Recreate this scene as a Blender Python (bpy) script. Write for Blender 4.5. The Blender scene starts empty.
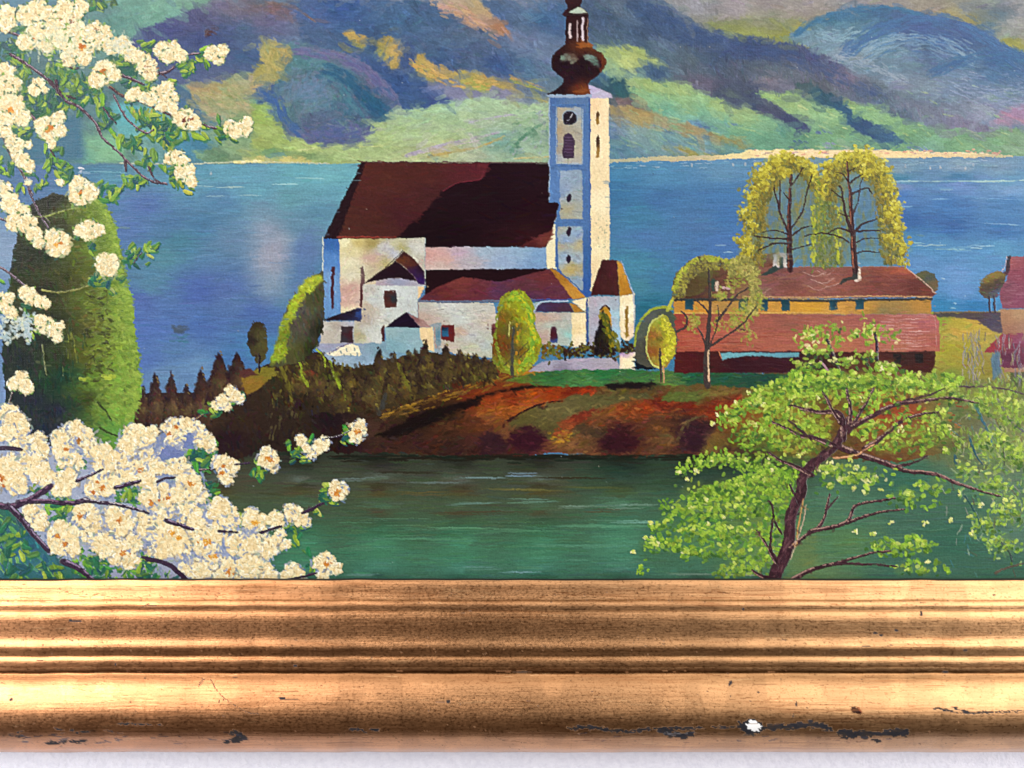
import math, os, sys
import numpy as np
F32 = np.float32
# ---------------------------------------------------------------- oil paint engine
# The picture inside the frame is really painted here, dab by dab, onto a dense
# sheet: colour, paint thickness and the painted subject are kept per spot.
S = 2
X0, Y0, X1, Y1 = -190, -300, 1210, 588
W, H = (X1 - X0) * S, (Y1 - Y0) * S
rng = np.random.default_rng(7)

def hx(c):
    if not isinstance(c, str):
        return np.array(c, F32)
    c = c.lstrip('#')
    return np.array([int(c[i:i + 2], 16) / 255 for i in (0, 2, 4)], F32)

def up(a, h, w):
    """smooth resize of a small grid"""
    gh, gw = a.shape[:2]
    y = np.linspace(0, gh - 1.001, h); x = np.linspace(0, gw - 1.001, w)
    yi = y.astype(int); xi = x.astype(int)
    fy = (y - yi); fx = (x - xi)
    fy = (fy * fy * (3 - 2 * fy)).astype(F32); fx = (fx * fx * (3 - 2 * fx)).astype(F32)
    if a.ndim == 3:
        fy = fy[:, None, None]; fx = fx[None, :, None]
    else:
        fy = fy[:, None]; fx = fx[None, :]
    r0 = a[yi][:, xi] * (1 - fx) + a[yi][:, xi + 1] * fx
    r1 = a[yi + 1][:, xi] * (1 - fx) + a[yi + 1][:, xi + 1] * fx
    return r0 * (1 - fy) + r1 * fy

def noise(h, w, cx, cy=None, seed=0, octaves=2):
    cy = cy or cx
    g = np.random.default_rng(seed + 1000)
    out = np.zeros((h, w), F32); amp = 1.0; tot = 0
    for o in range(octaves):
        gh = max(2, int(h / cy * 2 ** o) + 3); gw = max(2, int(w / cx * 2 ** o) + 3)
        out += amp * up(g.uniform(-1, 1, (gh, gw)).astype(F32), h, w)
        tot += amp; amp *= .5
    return out / tot

img = np.zeros((H, W, 3), F32); img[:] = hx('4f7a94')
hgt = np.zeros((H, W), F32)
ids = np.zeros((H, W), np.uint8)
WX = noise(H, W, 13, seed=1, octaves=3); WY = noise(H, W, 13, seed=2, octaves=3)

def spl(pts, closed=True, n=8):
    P = np.array(pts, float); m = len(P); out = []
    rngi = range(m) if closed else range(m - 1)
    for i in rngi:
        if closed:
            a, b, c, d = P[(i - 1) % m], P[i], P[(i + 1) % m], P[(i + 2) % m]
        else:
            a, b, c, d = P[max(i - 1, 0)], P[i], P[i + 1], P[min(i + 2, m - 1)]
        for t in np.arange(n) / n:
            out.append(.5 * ((2 * b) + (c - a) * t + (2 * a - 5 * b + 4 * c - d) * t * t + (3 * b - a - 3 * c + d) * t ** 3))
    if not closed: out.append(P[-1])
    return np.array(out)

def blur(a, r):
    r = int(round(r))
    if r < 1: return a
    for ax in (0, 1):
        for _ in range(2):
            p = np.pad(a, [(r + 1, r) if k == ax else (0, 0) for k in range(2)], mode='edge')
            c = np.cumsum(p, axis=ax, dtype=np.float64)
            n = a.shape[ax]
            hi = np.take(c, np.arange(2 * r + 1, 2 * r + 1 + n), axis=ax)
            lo = np.take(c, np.arange(0, n), axis=ax)
            a = ((hi - lo) / (2 * r + 1)).astype(F32)
    return a

def box(x0, y0, x1, y1):
    return (max(0, int((x0 - X0) * S)), max(0, int((y0 - Y0) * S)), min(W, int((x1 - X0) * S) + 1), min(H, int((y1 - Y0) * S) + 1))

def region(pts, spline=False, warp=.6, soft=0):
    P = spl(pts) if spline else np.array(pts, float)
    pad = 2 + warp + 2 * soft
    a, b, c, d = box(P[:, 0].min() - pad, P[:, 1].min() - pad, P[:, 0].max() + pad, P[:, 1].max() + pad)
    if c <= a or d <= b: return None
    yy, xx = np.mgrid[b:d, a:c].astype(F32)
    xx = xx / S + X0; yy = yy / S + Y0
    if warp:
        xx = xx + WX[b:d, a:c] * warp * 1.6; yy = yy + WY[b:d, a:c] * warp * 1.6
    ins = np.zeros(xx.shape, bool)
    n = len(P)
    for i in range(n):
        x1, y1 = P[i]; x2, y2 = P[(i + 1) % n]
        if y1 == y2: continue
        r = (y1 > yy) != (y2 > yy)
        ins ^= r & (xx < (x2 - x1) * (yy - y1) / (y2 - y1) + x1)
    m = ins.astype(F32)
    if soft: m = blur(m, soft * S)
    return (a, b, c, d), m

def field(spec, bx, power=2.6):
    """colour field from scattered samples"""
    a, b, c, d = bx
    if isinstance(spec, str):
        return np.broadcast_to(hx(spec), (d - b, c - a, 3)).copy()
    gh = max(2, (d - b) // 5 + 2); gw = max(2, (c - a) // 5 + 2)
    gy, gx = np.meshgrid(np.linspace(b, d, gh) / S + Y0, np.linspace(a, c, gw) / S + X0, indexing='ij')
    gx = gx + noise(gh, gw, 5, seed=int(a + b) % 997) * 4; gy = gy + noise(gh, gw, 5, seed=int(c + d) % 991) * 3
    num = np.zeros((gh, gw, 3)); den = np.zeros((gh, gw, 1))
    for s in spec:
        w = 1 / (((gx - s[0]) ** 2 + (1.6 * (gy - s[1])) ** 2) + 4) ** (power / 2)
        num += w[..., None] * hx(s[2]); den += w[..., None]
    return up((num / den).astype(F32), d - b, c - a)

def put(bx, m, col, id=None, h=0.0):
    a, b, c, d = bx
    mm = m[..., None]
    img[b:d, a:c] = img[b:d, a:c] * (1 - mm) + col * mm
    if h: hgt[b:d, a:c] += h * m
    if id is not None:
        ids[b:d, a:c][m > .5] = id

def stamp(x, y, L, w, ang, col, alpha=.9, h=.25, id=None, bend=0, taper=0):
    """one loaded brush dab with bristle streaks"""
    R = max(L, w) + 1
    a, b, c, d = box(x - R, y - R, x + R, y + R)
    if c <= a or d <= b: return
    yy, xx = np.ogrid[b:d, a:c]
    dx = (xx / S + X0 - x).astype(F32); dy = (yy / S + Y0 - y).astype(F32)
    ca, sa = math.cos(ang), math.sin(ang)
    u = (dx * ca + dy * sa) / L; v = (-dx * sa + dy * ca) / w
    if bend: v = v - bend * u * u
    if taper: v = v / (1 - taper * (u + 1) / 2).clip(.15, 2)
    r = u * u * np.abs(u) + v * v
    m = ((1.05 - r) * 2.5).clip(0, 1)
    q = rng.uniform(0, 6.28)
    br = np.sin(v * (3 + 3 * (q / 6.28)) + q)
    col = hx(col) if isinstance(col, str) else col
    m = (m * alpha).astype(F32)
    mm = m[..., None]
    tgt = col[None, None, :] * (1 + .045 * br[..., None])
    img[b:d, a:c] = img[b:d, a:c] * (1 - mm) + tgt * mm
    hgt[b:d, a:c] = hgt[b:d, a:c] * (1 - .5 * m) + h * m * (1 + .5 * br + .6 * (r > .6))
    if id is not None:
        ids[b:d, a:c][m > .45] = id

def dabs(bx, m, n, L, w, ang, jit=.04, aj=.25, alpha=.7, h=.18, id=None, src=None, edge=.5):
    """n dabs inside a mask, colour picked up from what is already there"""
    a, b, c, d = bx
    ys, xs = np.nonzero(m > edge)
    if not len(ys): return
    k = rng.integers(0, len(ys), n)
    for i in k:
        px, py = xs[i] + a, ys[i] + b
        col = (src[ys[i], xs[i]] if src is not None else img[py, px]).copy()
        j = rng.normal(0, jit); col = col * (1 + j) + rng.normal(0, jit * .35, 3)
        an = ang(px / S + X0, py / S + Y0) if callable(ang) else ang
        s = rng.uniform(.6, 1.3)
        stamp(px / S + X0, py / S + Y0, L * s, w * rng.uniform(.6, 1.2), an + rng.normal(0, aj), col.astype(F32), alpha, h, id)

def fill(pts, spec, id=None, spline=False, warp=.6, soft=0, n=None, L=5, w=1.3, ang=0, jit=.035, aj=.25, alpha=1, h=.15, power=2.6, da=.65):
    r = region(pts, spline, warp, soft)
    if r is None: return
    bx, m = r
    f = field(spec, bx, power)
    a, b, c, d = bx
    clip = warp <= .4
    if clip: i0, h0, s0 = img[b:d, a:c].copy(), hgt[b:d, a:c].copy(), ids[b:d, a:c].copy()
    put(bx, m * alpha, f, id, 0)
    area = m.sum() / S / S
    if n is None: n = int(area / (L * w * 2.2))
    n = min(n, 9000)
    if n: dabs(bx, m, n, L, w, ang, jit, aj, da * alpha, h, id if warp > .4 else None, f, .6)
    if clip:                                     # cut in with a clean edge
        k = blur(m, 1); k3 = k[..., None]
        img[b:d, a:c] = i0 * (1 - k3) + img[b:d, a:c] * k3
        hgt[b:d, a:c] = h0 * (1 - k) + hgt[b:d, a:c] * k

def line(pts, w0, w1=None, col='3a2a30', id=None, hi=None, spline=True, h=.4, alpha=.92, jit=.05):
    w1 = w0 if w1 is None else w1
    P = spl(pts, False, 10) if spline else np.array(pts, float)
    seg = np.hypot(*np.diff(P, axis=0).T); tot = seg.sum() + 1e-6; acc = 0
    for i in range(len(P) - 1):
        t = acc / tot; acc += seg[i]
        w = w0 + (w1 - w0) * t
        k = max(1, int(seg[i] / max(.7, w * .6)))
        an = math.atan2(*(P[i + 1] - P[i])[::-1])
        for j in range(k):
            p = P[i] + (P[i + 1] - P[i]) * (j / k)
            c = hx(col) * (1 + rng.normal(0, jit))
            stamp(p[0] + rng.normal(0, .12), p[1] + rng.normal(0, .12), max(w, 1.0) * 1.1, w * .55, an, c.astype(F32), alpha, h, id)
    if hi:
        acc = 0
        for i in range(len(P) - 1):
            t = acc / tot; acc += seg[i]; w = w0 + (w1 - w0) * t
            an = math.atan2(*(P[i + 1] - P[i])[::-1])
            if rng.random() < .75:
                stamp(P[i][0] + math.sin(an) * w * .3, P[i][1] - math.cos(an) * w * .3, max(1.2, seg[i] * .8), max(.35, w * .17), an, hx(hi), .75, h, id)

CREAM = ['eed8a8', 'e8cf9c', 'f3e2b8', 'e0c695', 'f0deb2', 'd8c090']
COOL = ['d6d2ac', 'ccc9a4', 'c4c6ae', 'dcd6ae']
LILAC = ['929dba', '8792b0', 'a3abc0', '9aa0b4']

def blossom(x, y, r, centre=0, id=None, cool=.16, warmc='c8802c'):
    """a blossom: five lumpy petals of short thick cream dabs, gold stamens"""
    ph = rng.uniform(0, 6.28); np_ = 5
    sq = rng.uniform(.82, 1.0); tilt = rng.uniform(0, 3.1)
    ct, st = math.cos(tilt), math.sin(tilt)
    def at(a, q):
        u, v = math.cos(a) * q, math.sin(a) * q * sq
        return x + u * ct - v * st, y + u * st + v * ct
    sh = cool > .13                                     # what shows between the heads: leaf shade or cool lilac
    for k in range(int(r * 1.5)):
        a = rng.uniform(0, 6.28); px, py = at(a, r * rng.uniform(.85, 1.12))
        stamp(px, py + .5, r * rng.uniform(.16, .34), 1.25, a + 1.57 + rng.normal(0, .5), hx((['486a48', '5c7c44', '6a8470', '3c5c54', '8a9470', '7c9c48'] if sh else ['8490ae', '9ca4b8', '6c7c98', '8c9c90', '9c9c9c', '8c8474'])[rng.integers(6)]), .74, .1, id)
    if cool > .13:
        for k in range(5):
            a = ph + k * 1.26 + .6; px, py = at(a, r * .7)
            stamp(px + .6, py + 1.0, r * .34, r * .26, a, hx(LILAC[k % 4] if cool > .3 else COOL[k % 4]), .55, .3, id)
    for k in range(np_):                      # body of each petal
        a = ph + k * 6.283 / np_ + rng.normal(0, .15); rr = r * rng.uniform(.44, .6); px, py = at(a, rr)
        stamp(px, py, r * rng.uniform(.42, .52), r * rng.uniform(.36, .46), a + tilt, hx(CREAM[rng.integers(6)]), .97, .5, id)
    stamp(x, y, r * .5, r * .45, 0, hx(CREAM[3]), .95, .4, id)
    for k in range(int(10 + r * r * .42)):
        a = rng.uniform(0, 6.28); q = math.sqrt(rng.random()); lump = .76 + .22 * abs(math.cos(2.5 * (a - ph)))
        c = hx(COOL[rng.integers(4)] if rng.random() < cool * (1.5 - q) else CREAM[rng.integers(6)]) * (1 + rng.normal(0, .022))
        px, py = at(a, q * r * lump)
        stamp(px, py, rng.uniform(1.3, 2.9), rng.uniform(.9, 1.6), a + tilt + rng.normal(0, .6), c.astype(F32), .75, rng.uniform(.35, .8), id)
    if r > 6:
        for k in range(int(r * .8)):             # little cuts between the petals
            a = ph + (k % 5 + .5) * 1.257 + rng.normal(0, .18); px, py = at(a, rng.uniform(.3, .85) * r)
            stamp(px, py, rng.uniform(1.2, 2.8), .5, a + tilt + rng.normal(0, .4), hx(['b0a07a', 'a88c60', 'b0b094', 'b89c6c'][rng.integers(4)]), .6, .15, id)
    for k in range(int(r * .9)):                 # thick highlights on the petal edges
        a = ph + (k % 5) * 1.257 + rng.normal(0, .3); px, py = at(a, rng.uniform(.45, .95) * r)
        stamp(px, py - .4, rng.uniform(1.4, 3), rng.uniform(.6, 1), a + tilt + 1.57 + rng.normal(0, .5), hx(['fbf0cc', 'f8e8bc', 'fff6dc'][rng.integers(3)]), .75, 1.0, id)
    if centre:
        for k in range(int(5 * centre) + 3):
            a = rng.uniform(0, 6.28); q = rng.uniform(0, 1.7) * centre
            stamp(x + math.cos(a) * q, y + math.sin(a) * q * .8, rng.uniform(.8, 1.7) * centre, .9 * centre, rng.uniform(0, 3), hx([warmc, 'd9a04a', 'b36a24'][rng.integers(3)]) * F32(rng.uniform(.92, 1.08)), .8, .5, id)

LEAFG = ['7f9a3a', '6b8a38', '93a648', '5f8040', '4f7442']
LEAFD = ['2f6450', '2a5a4c', '34704f', '28505a']

def leaf(x, y, L, ang, col=None, id=None, w=None, two=True):
    w = w or L * .46
    c = hx(col or LEAFG[rng.integers(5)]) * F32(rng.uniform(.93, 1.07))
    if two: stamp(x + 1.0, y + 1.4, L, w, ang + rng.normal(0, .2), hx(LEAFD[rng.integers(4)]), .85, .2, id, taper=.4)
    stamp(x, y, L, w, ang, c, .92, .4, id, bend=rng.uniform(-.25, .25), taper=.45)
    stamp(x + math.sin(ang) * w * .3, y - math.cos(ang) * w * .3, L * .7, w * .3, ang, c * F32(1.18), .6, .4, id)

def leaves(x, y, r, n, L=6, id=None, dark=.3, ang=None, pal=LEAFG):
    for k in range(n):
        a = rng.uniform(0, 6.28); q = r * math.sqrt(rng.random())
        an = (rng.uniform(0, 6.28) if ang is None else ang + rng.normal(0, .5))
        c = LEAFD[rng.integers(4)] if rng.random() < dark else pal[rng.integers(len(pal))]
        leaf(x + math.cos(a) * q, y + math.sin(a) * q, L * rng.uniform(.6, 1.15), an, c, id)

def speck(pts, n, spec, L=1.6, w=.9, id=None, spline=True, ang=None, aj=1.5, alpha=.85, h=.4, jit=.06, soft=0):
    """scatter dabs of palette colours in a shape (foliage, sparkle)"""
    r = region(pts, spline, .5, soft)
    if r is None: return
    bx, m = r; a, b, c, d = bx
    ys, xs = np.nonzero(m > .5)
    if not len(ys): return
    dens = m[ys, xs]
    for i in rng.integers(0, len(ys), n):
        col = hx(spec[rng.integers(len(spec))]) * (1 + rng.normal(0, jit))
        an = rng.uniform(0, 3.14) if ang is None else ang + rng.normal(0, aj)
        stamp((xs[i] + a) / S + X0, (ys[i] + b) / S + Y0, L * rng.uniform(.6, 1.4), w * rng.uniform(.6, 1.3), an, col.astype(F32), alpha, h, id)

def ell(cx, cy, rx, ry, n=14, t=0):
    return [(cx + rx * math.cos(k * 6.2832 / n) * math.cos(t) - ry * math.sin(k * 6.2832 / n) * math.sin(t), cy + rx * math.cos(k * 6.2832 / n) * math.sin(t) + ry * math.sin(k * 6.2832 / n) * math.cos(t)) for k in range(n)]

def smear(bx, n, L, w, ang, reach, alpha, only=None, aj=.4, jit=.03, h=.2, near=9):
    """drag wet paint: dabs loaded from a spot close by"""
    for k in range(n):
        x = rng.uniform(bx[0], bx[2]); y = rng.uniform(bx[1], bx[3])
        iy, ix = int((y - Y0) * S), int((x - X0) * S)
        if only is not None and ids[iy, ix] not in only: continue
        a = (ang(x, y) if callable(ang) else ang) + rng.normal(0, aj)
        sx = int(np.clip(ix + rng.normal(0, reach) * S, 0, W - 1)); sy = int(np.clip(iy + rng.normal(0, reach * .6) * S, 0, H - 1))
        if only is not None and ids[sy, sx] not in only: continue
        if near < 9 and max(np.abs(img[sy, sx] - img[iy, ix]).max(), np.abs(img[min(iy + 3, H - 1), ix] - img[iy, ix]).max(), np.abs(img[iy - 3, ix] - img[iy, ix]).max(), np.abs(img[iy, min(ix + 3, W - 1)] - img[iy, ix]).max()) > near: continue
        stamp(x, y, L * rng.uniform(.5, 1.2), w * rng.uniform(.6, 1.3), a, (img[sy, sx] * (1 + rng.normal(0, jit))).astype(F32), alpha, h)

def clump(cx, cy, rx, ry, pal, dark, lite, id, n=None, L=2.6):
    """a mass of foliage: soft body, shaded underside, lights on top"""
    fill(ell(cx, cy, rx, ry, 12, rng.uniform(-.2, .2)), pal[0], id, spline=True, warp=5, soft=1.6, n=0, alpha=.2)
    n = n or int(rx * ry * .34)
    for k in range(n):
        u, v = rng.normal(0, .5), rng.normal(0, .5)
        if v > .15 and rng.random() < .55: c = dark[rng.integers(len(dark))]
        elif v < -.05 and rng.random() < .35: c = lite[rng.integers(len(lite))]
        else: c = pal[rng.integers(len(pal))]
        stamp(cx + u * rx * 1.1, cy + v * ry * 1.1, L * rng.uniform(.6, 1.4), rng.uniform(1.0, 2.0), rng.normal(-.3, .8), hx(c) * F32(rng.uniform(.92, 1.08)), .75, .5, id)
# subjects: index in SUBJ is the id kept per spot
SUBJ = ['canvas', 'painted_lake', 'painted_pond', 'painted_hillside', 'painted_church', 'painted_farmhouse', 'painted_cottage',
        'painted_poplar', 'painted_conifers', 'painted_round_tree', 'painted_yellow_tree', 'painted_willow', 'painted_willow', 'painted_orchard_tree',
        'painted_bush', 'painted_blossom_branch', 'painted_blossom_branch', 'painted_gnarled_tree', 'painted_meadow', 'painted_garden_wall', 'painted_grass']
(CANVAS, LAKE, POND, HILL, CHURCH, FARM, COTT, POPLAR, CONIF, ROUND, YELLOW, WIL1, WIL2, ORCH, BUSH, BLOS1, BLOS2, GNARL, MEADOW, GWALL, GRASS) = range(21)

def paint_mountains():
    # sky and upper slopes beyond the sight edge, loosely
    fill([(-190, -300), (1210, -300), (1210, 60), (-190, 60)], [(-100, -280, '8fa9bd'), (300, -280, '9fb4c4'), (700, -280, 'a9b4bd'), (1100, -260, '93a9bd'), (0, -180, 'b9bcc0'), (400, -190, 'c4c0ba'), (800, -180, 'b8b4b4'), (1100, -150, 'a4aab4'), (500, -60, '7a86a0'), (900, -50, '968f96'), (1100, 0, '7f8a98'), (1020, 20, '7c8a92'), (0, -60, '5f86a0'), (0, 0, '54788a'), (700, -20, '8a8a98')], warp=0, n=3500, L=16, w=4)
    fill([(-190, -120), (-60, -150), (60, -110), (200, -60), (300, -120), (420, -150), (520, -110), (640, -40), (740, 60), (-190, 80)], [(-150, -80, '54708a'), (0, -60, '4f7a88'), (150, -30, '4a6a88'), (300, -80, '50648f'), (420, -100, '6f7a9c'), (520, -60, '556a94'), (600, -20, '54688a'), (480, -20, '8a8a98'), (100, 20, '5a8a8a')], spline=True, n=2500, L=12, w=3, ang=.4)
    base = [(60, 5, '55808a'), (85, 3, '5b7c84'), (120, 10, '5a8f8a'), (160, 8, '68a294'), (120, 28, '5a9088'), (110, 22, '5c958c'), (30, 60, '456f78'), (60, 105, '4a7582'), (100, 100, '47757e'), (100, 145, '5d8f80'), (20, 140, '4a7078'), (140, 120, '57939a'),
            (170, 140, '6a9c94'), (190, 148, '3a7a9e'), (215, 105, '8aa07a'), (225, 140, '7da080'), (240, 120, '8ba87a'), (250, 150, '96ab82'), (256, 5, '6f6673'), (262, 78, '96a074'), (265, 112, '96b268'), (270, 140, 'a6c08a'), (285, 55, '548492'), (265, 95, '44689a'),
            (256, 100, 'a8ad80'), (330, 150, 'a9c08c'), (420, 118, 'a0c6a4'), (480, 110, '9dc0a0'), (460, 128, 'a8c09a'), (400, 145, 'a5bd8c'), (360, 148, '9bb884'), (500, 148, '649a8c'), (300, 152, '7f9f6e'), (525, 145, '5f9a80'), (540, 130, '8a86a0'),
            (340, 10, '35589a'), (370, 30, '3c6094'), (400, 20, '426694'), (310, 15, '45609a'), (445, 60, '3f5c8e'), (500, 65, '3a5690'), (470, 50, '4a628a'), (500, 15, '4c6896'), (440, 15, '42608c'), (480, 30, '5a6a8a'), (470, 92, '75799c'), (495, 92, '84809e'),
            (530, 10, '5a769a'), (520, 40, '64749a'), (545, 55, '687aa0'), (552, 20, '3c6094'), (525, 65, '4a7095'), (600, 15, '43597c'), (620, 5, '576a80'), (640, 30, '475f84'), (680, 45, '556a82'), (720, 60, '4a5c80'), (750, 72, '424f76'), (690, 62, '56687e'), (700, 5, '7f8494'),
            (600, 80, '3d6488'), (655, 72, '42608a'), (615, 92, '345c70'), (690, 85, '615d7a'), (730, 92, '4b5878'), (765, 108, '42587c'), (640, 85, 'a2c692'), (670, 95, '8cbf98'), (650, 102, '7ab496'), (700, 118, '66a89a'), (740, 132, '66a692'), (735, 112, '92bc88'),
            (615, 105, '7c6c74'), (640, 118, 'a5936c'), (610, 130, '587aa2'), (640, 128, '86a4a4'), (660, 142, '6a92a0'), (700, 148, '6a94a0'), (620, 150, '5a86a0'), (760, 148, '5f8f98'),
            (775, 48, '3c507a'), (800, 58, '41507e'), (780, 70, '606e7c'), (800, 80, '5c6878'), (850, 80, '746f88'), (830, 72, '5a6088'), (880, 95, '5a6a84'), (910, 108, '607890'), (940, 112, '76829a'), (970, 128, '7d789a'), (775, 85, '86808a'),
            (790, 105, '93be88'), (830, 118, '8cbc8c'), (860, 108, '86ba88'), (800, 130, '6ca288'), (900, 135, '74ac86'), (960, 143, '70a884'), (1010, 142, '7aaa86'), (780, 142, '5c9880'), (900, 148, '68a490'), (870, 148, '6a9f8c')]
    fill([(-190, 0), (1210, 0), (1210, 163), (-190, 163)], base, warp=0, n=9000, L=7, w=1.8, ang=lambda x, y: .25 + .3 * math.sin(x / 90) + .15 * math.sin(y / 23), aj=.35, jit=.045, power=3)
    # right: sky over the blue mountain
    fill([(655, -30), (660, -3), (690, 18), (720, 30), (742, 37), (768, 39), (795, 46), (830, 55), (900, 40), (1000, 45), (1030, 56), (1210, 90), (1210, -60), (700, -60)], [(700, 5, '8c8b98'), (735, 8, '9a9099'), (770, 5, '93898f'), (800, 8, '988b90'), (780, 22, '8a8f7a'), (850, 0, '8a8690'), (880, 0, '908a8c'), (935, 8, '968a86'), (965, 8, '77808c'), (1000, 12, '5a7488'), (985, 25, '56748c'), (1015, 8, '8a8890'), (1010, 34, '8c9090'), (1024, 30, '9a929a'), (790, 30, '9a9a58'), (725, 32, '8f9a66'), (750, 33, '97a06c'), (945, 14, 'a29468'), (970, 20, 'a59a5c'), (1015, 46, '98a05c'), (1100, 20, '8a8f98')], spline=False, soft=1, warp=2, n=900, L=9, w=1.8, ang=-.1, jit=.05)
    fill([(1000, 38), (1012, 39), (1040, 45), (1040, 58), (1010, 50)], 'a0a05a', soft=1.5, n=20)
    fill([(700, 22), (730, 33), (768, 40), (810, 44), (830, 30), (815, 26), (790, 32), (760, 30), (735, 26)], [(710, 26, '8f9a62'), (750, 34, '96a266'), (795, 33, 'a0a850'), (815, 28, '9a9460')], soft=2, n=60, alpha=.8)
    fill([(788, 38), (795, 30), (815, 20), (840, 11), (860, 6), (880, 5), (905, 9), (925, 14), (948, 19), (970, 23), (990, 34), (1008, 47), (1030, 54), (1210, 100), (1210, 160), (1024, 128), (985, 126), (940, 110), (900, 92), (850, 68), (815, 48)],
         [(825, 17, '3f7490'), (870, 8, '356a9a'), (850, 14, '3b709c'), (860, 27, '5a86a2'), (830, 36, '6889a2'), (815, 40, '6a8ba0'), (890, 18, '3f6c9a'), (905, 24, '416096'), (925, 30, '3c5a96'), (955, 38, '3d5c96'), (980, 45, '3d6096'), (1005, 58, '33619a'), (880, 46, '66889e'), (870, 38, '4c7a98'), (900, 62, '6585a0'), (930, 55, '4c6c98'), (960, 75, '6680a0'), (960, 62, '4a7098'), (1000, 75, '3f6a98'), (1000, 90, '667fa4'), (1010, 105, '7684a8'), (850, 52, '7f92a4'), (930, 85, '72869e'), (900, 85, '72829a'), (980, 110, '8088a4'), (1010, 70, '3c6a9c')],
         spline=False, soft=.7, warp=1.2, n=2200, L=8, w=1.2, ang=lambda x, y: (x - 900) / 260., aj=.12, jit=.05, power=3)
    for p in ([(848, 56), (865, 38), (890, 24), (925, 17)], [(935, 70), (960, 60), (1000, 55), (1040, 58)], [(795, 34), (820, 22), (850, 12), (885, 8)]):
        line(p, 3, 1.5, '35688e', alpha=.35, h=.15)
    for k in range(220):           # dry-brush lights over the weave
        x = rng.uniform(845, 1040); y = 45 + rng.uniform(0, 75)
        if y > 40 + (x - 800) * .42: continue
        stamp(x, y, rng.uniform(2, 5), .5, (x - 880) / 300, hx(['8fa2b2', '9aa8b0', '8090b0'][rng.integers(3)]), .35, .3)
    fill([(996, 117), (1004, 108), (1022, 104), (1060, 104), (1060, 125), (1000, 124)], [(1005, 115, 'a8789a'), (1020, 112, '9a7aa4'), (1012, 122, 'b0809a')], soft=1.5, n=40)
    # purple ridge coming down from left
    fill([(740, 36), (768, 39), (795, 45), (822, 54), (850, 73), (890, 93), (940, 108), (990, 128), (985, 136), (950, 135), (900, 124), (860, 108), (835, 92), (800, 88), (768, 90), (730, 80), (700, 60)],
         [(760, 46, '3a4e7a'), (785, 50, '3f5282'), (810, 58, '434f80'), (765, 66, '5c6a7c'), (790, 72, '606a7c'), (830, 66, '525a84'), (845, 76, '756a86'), (820, 84, '5c6470'), (860, 92, '566480'), (880, 100, '526680'), (900, 104, '6c7690'), (930, 114, '727c96'), (960, 126, '7a7696'), (900, 118, '4f6a86'), (772, 84, '84788a'), (740, 70, '4e5a76'), (715, 55, '4a5c80')], spline=False, soft=1.6, n=900, L=6, w=1.3, ang=1.2, aj=.4, jit=.05)
    fill([(640, -5), (690, 22), (730, 40), (790, 50), (780, 62), (720, 56), (670, 40), (620, 5)], [(660, 15, '3b5788'), (700, 34, '3a5286'), (740, 47, '3b5082'), (780, 55, '3c4c7a')], soft=4, n=120, alpha=.7)
    fill([(690, 75), (720, 78), (768, 84), (800, 92), (815, 110), (768, 118), (735, 104), (705, 92)], [(700, 82, '655c76'), (730, 90, '47506f'), (765, 100, '3f5078'), (790, 100, '45567c')], soft=2.5, n=150, alpha=.8)
    # meadows of the right slope
    mg = [(775, 98, '98c084'), (790, 105, '9cc48c'), (805, 118, '94c496'), (820, 125, '7fb494'), (840, 132, '74ac86'), (800, 135, '5f9a82'), (775, 130, '5a9890'), (850, 110, '90bf86'), (870, 118, '8cc094'), (895, 130, '84ba8a'), (910, 140, '6fa884'), (950, 140, '74ac88'), (1000, 140, '76a888'), (1020, 148, '84a890'), (860, 145, '6aa088'), (930, 148, '74a898'), (842, 100, '7f9a78')]
    fill([(760, 92), (775, 90), (795, 93), (815, 104), (838, 120), (862, 138), (900, 148), (760, 152)], mg, soft=.9, warp=2.2, n=220, L=6, ang=.6)
    fill([(838, 98), (860, 103), (885, 112), (920, 124), (960, 133), (1000, 131), (1060, 127), (1060, 153), (860, 152), (895, 143), (870, 130), (850, 112)], mg, soft=.9, warp=2.2, n=380, L=7, ang=.35)
    for x, y in ((800, 106), (805, 108), (832, 115), (845, 128), (915, 131)): stamp(x, y, 3, .8, .4, hx('cfe0a4'), .7, .5)
    fill([(793, 84), (812, 86), (832, 92), (845, 104), (855, 114), (878, 126), (903, 140), (893, 144), (870, 138), (852, 128), (838, 112), (818, 100)], [(800, 88, '44646f'), (825, 95, '2f5c78'), (840, 108, '2a5a80'), (870, 130, '2c5080'), (890, 140, '33608a')], spline=True, soft=.6, warp=2, n=70, ang=.7)
    fill([(756, 98), (772, 104), (786, 112), (800, 120), (808, 128), (800, 131), (785, 124), (770, 116), (758, 112)], [(770, 108, '4c5274'), (795, 125, '3f4a78')], spline=True, soft=.6, warp=2, n=30, ang=.5)
    for x, y, c in ((775, 146, '50649a'), (800, 143, '3f5c94'), (808, 147, '4a6a9c'), (822, 133, '5a74a0'), (795, 147, '566a98'), (830, 146, '8084aa'), (915, 147, '5c7ca4'), (925, 149, '7484b4'), (870, 150, '7a90b0'), (845, 148, '7a9aa0')):
        for k in range(5): stamp(x + rng.normal(0, 3), y + rng.normal(0, 1.2), 3, 1.1, rng.normal(.3, .3), hx(c), .75, .4)
    # middle slopes, right of steeple
    fill([(595, 50), (604, 46), (628, 45), (640, 49), (650, 57), (664, 66), (645, 64), (632, 68), (618, 74), (604, 74), (595, 66)], [(605, 52, 'a2bc80'), (620, 50, 'adc27c'), (628, 58, 'bfce86'), (645, 60, 'a4b87c'), (610, 68, '8fb694'), (600, 60, '86b09a')], spline=True, soft=.8, warp=2.4, n=90, L=4, ang=.3)
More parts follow.
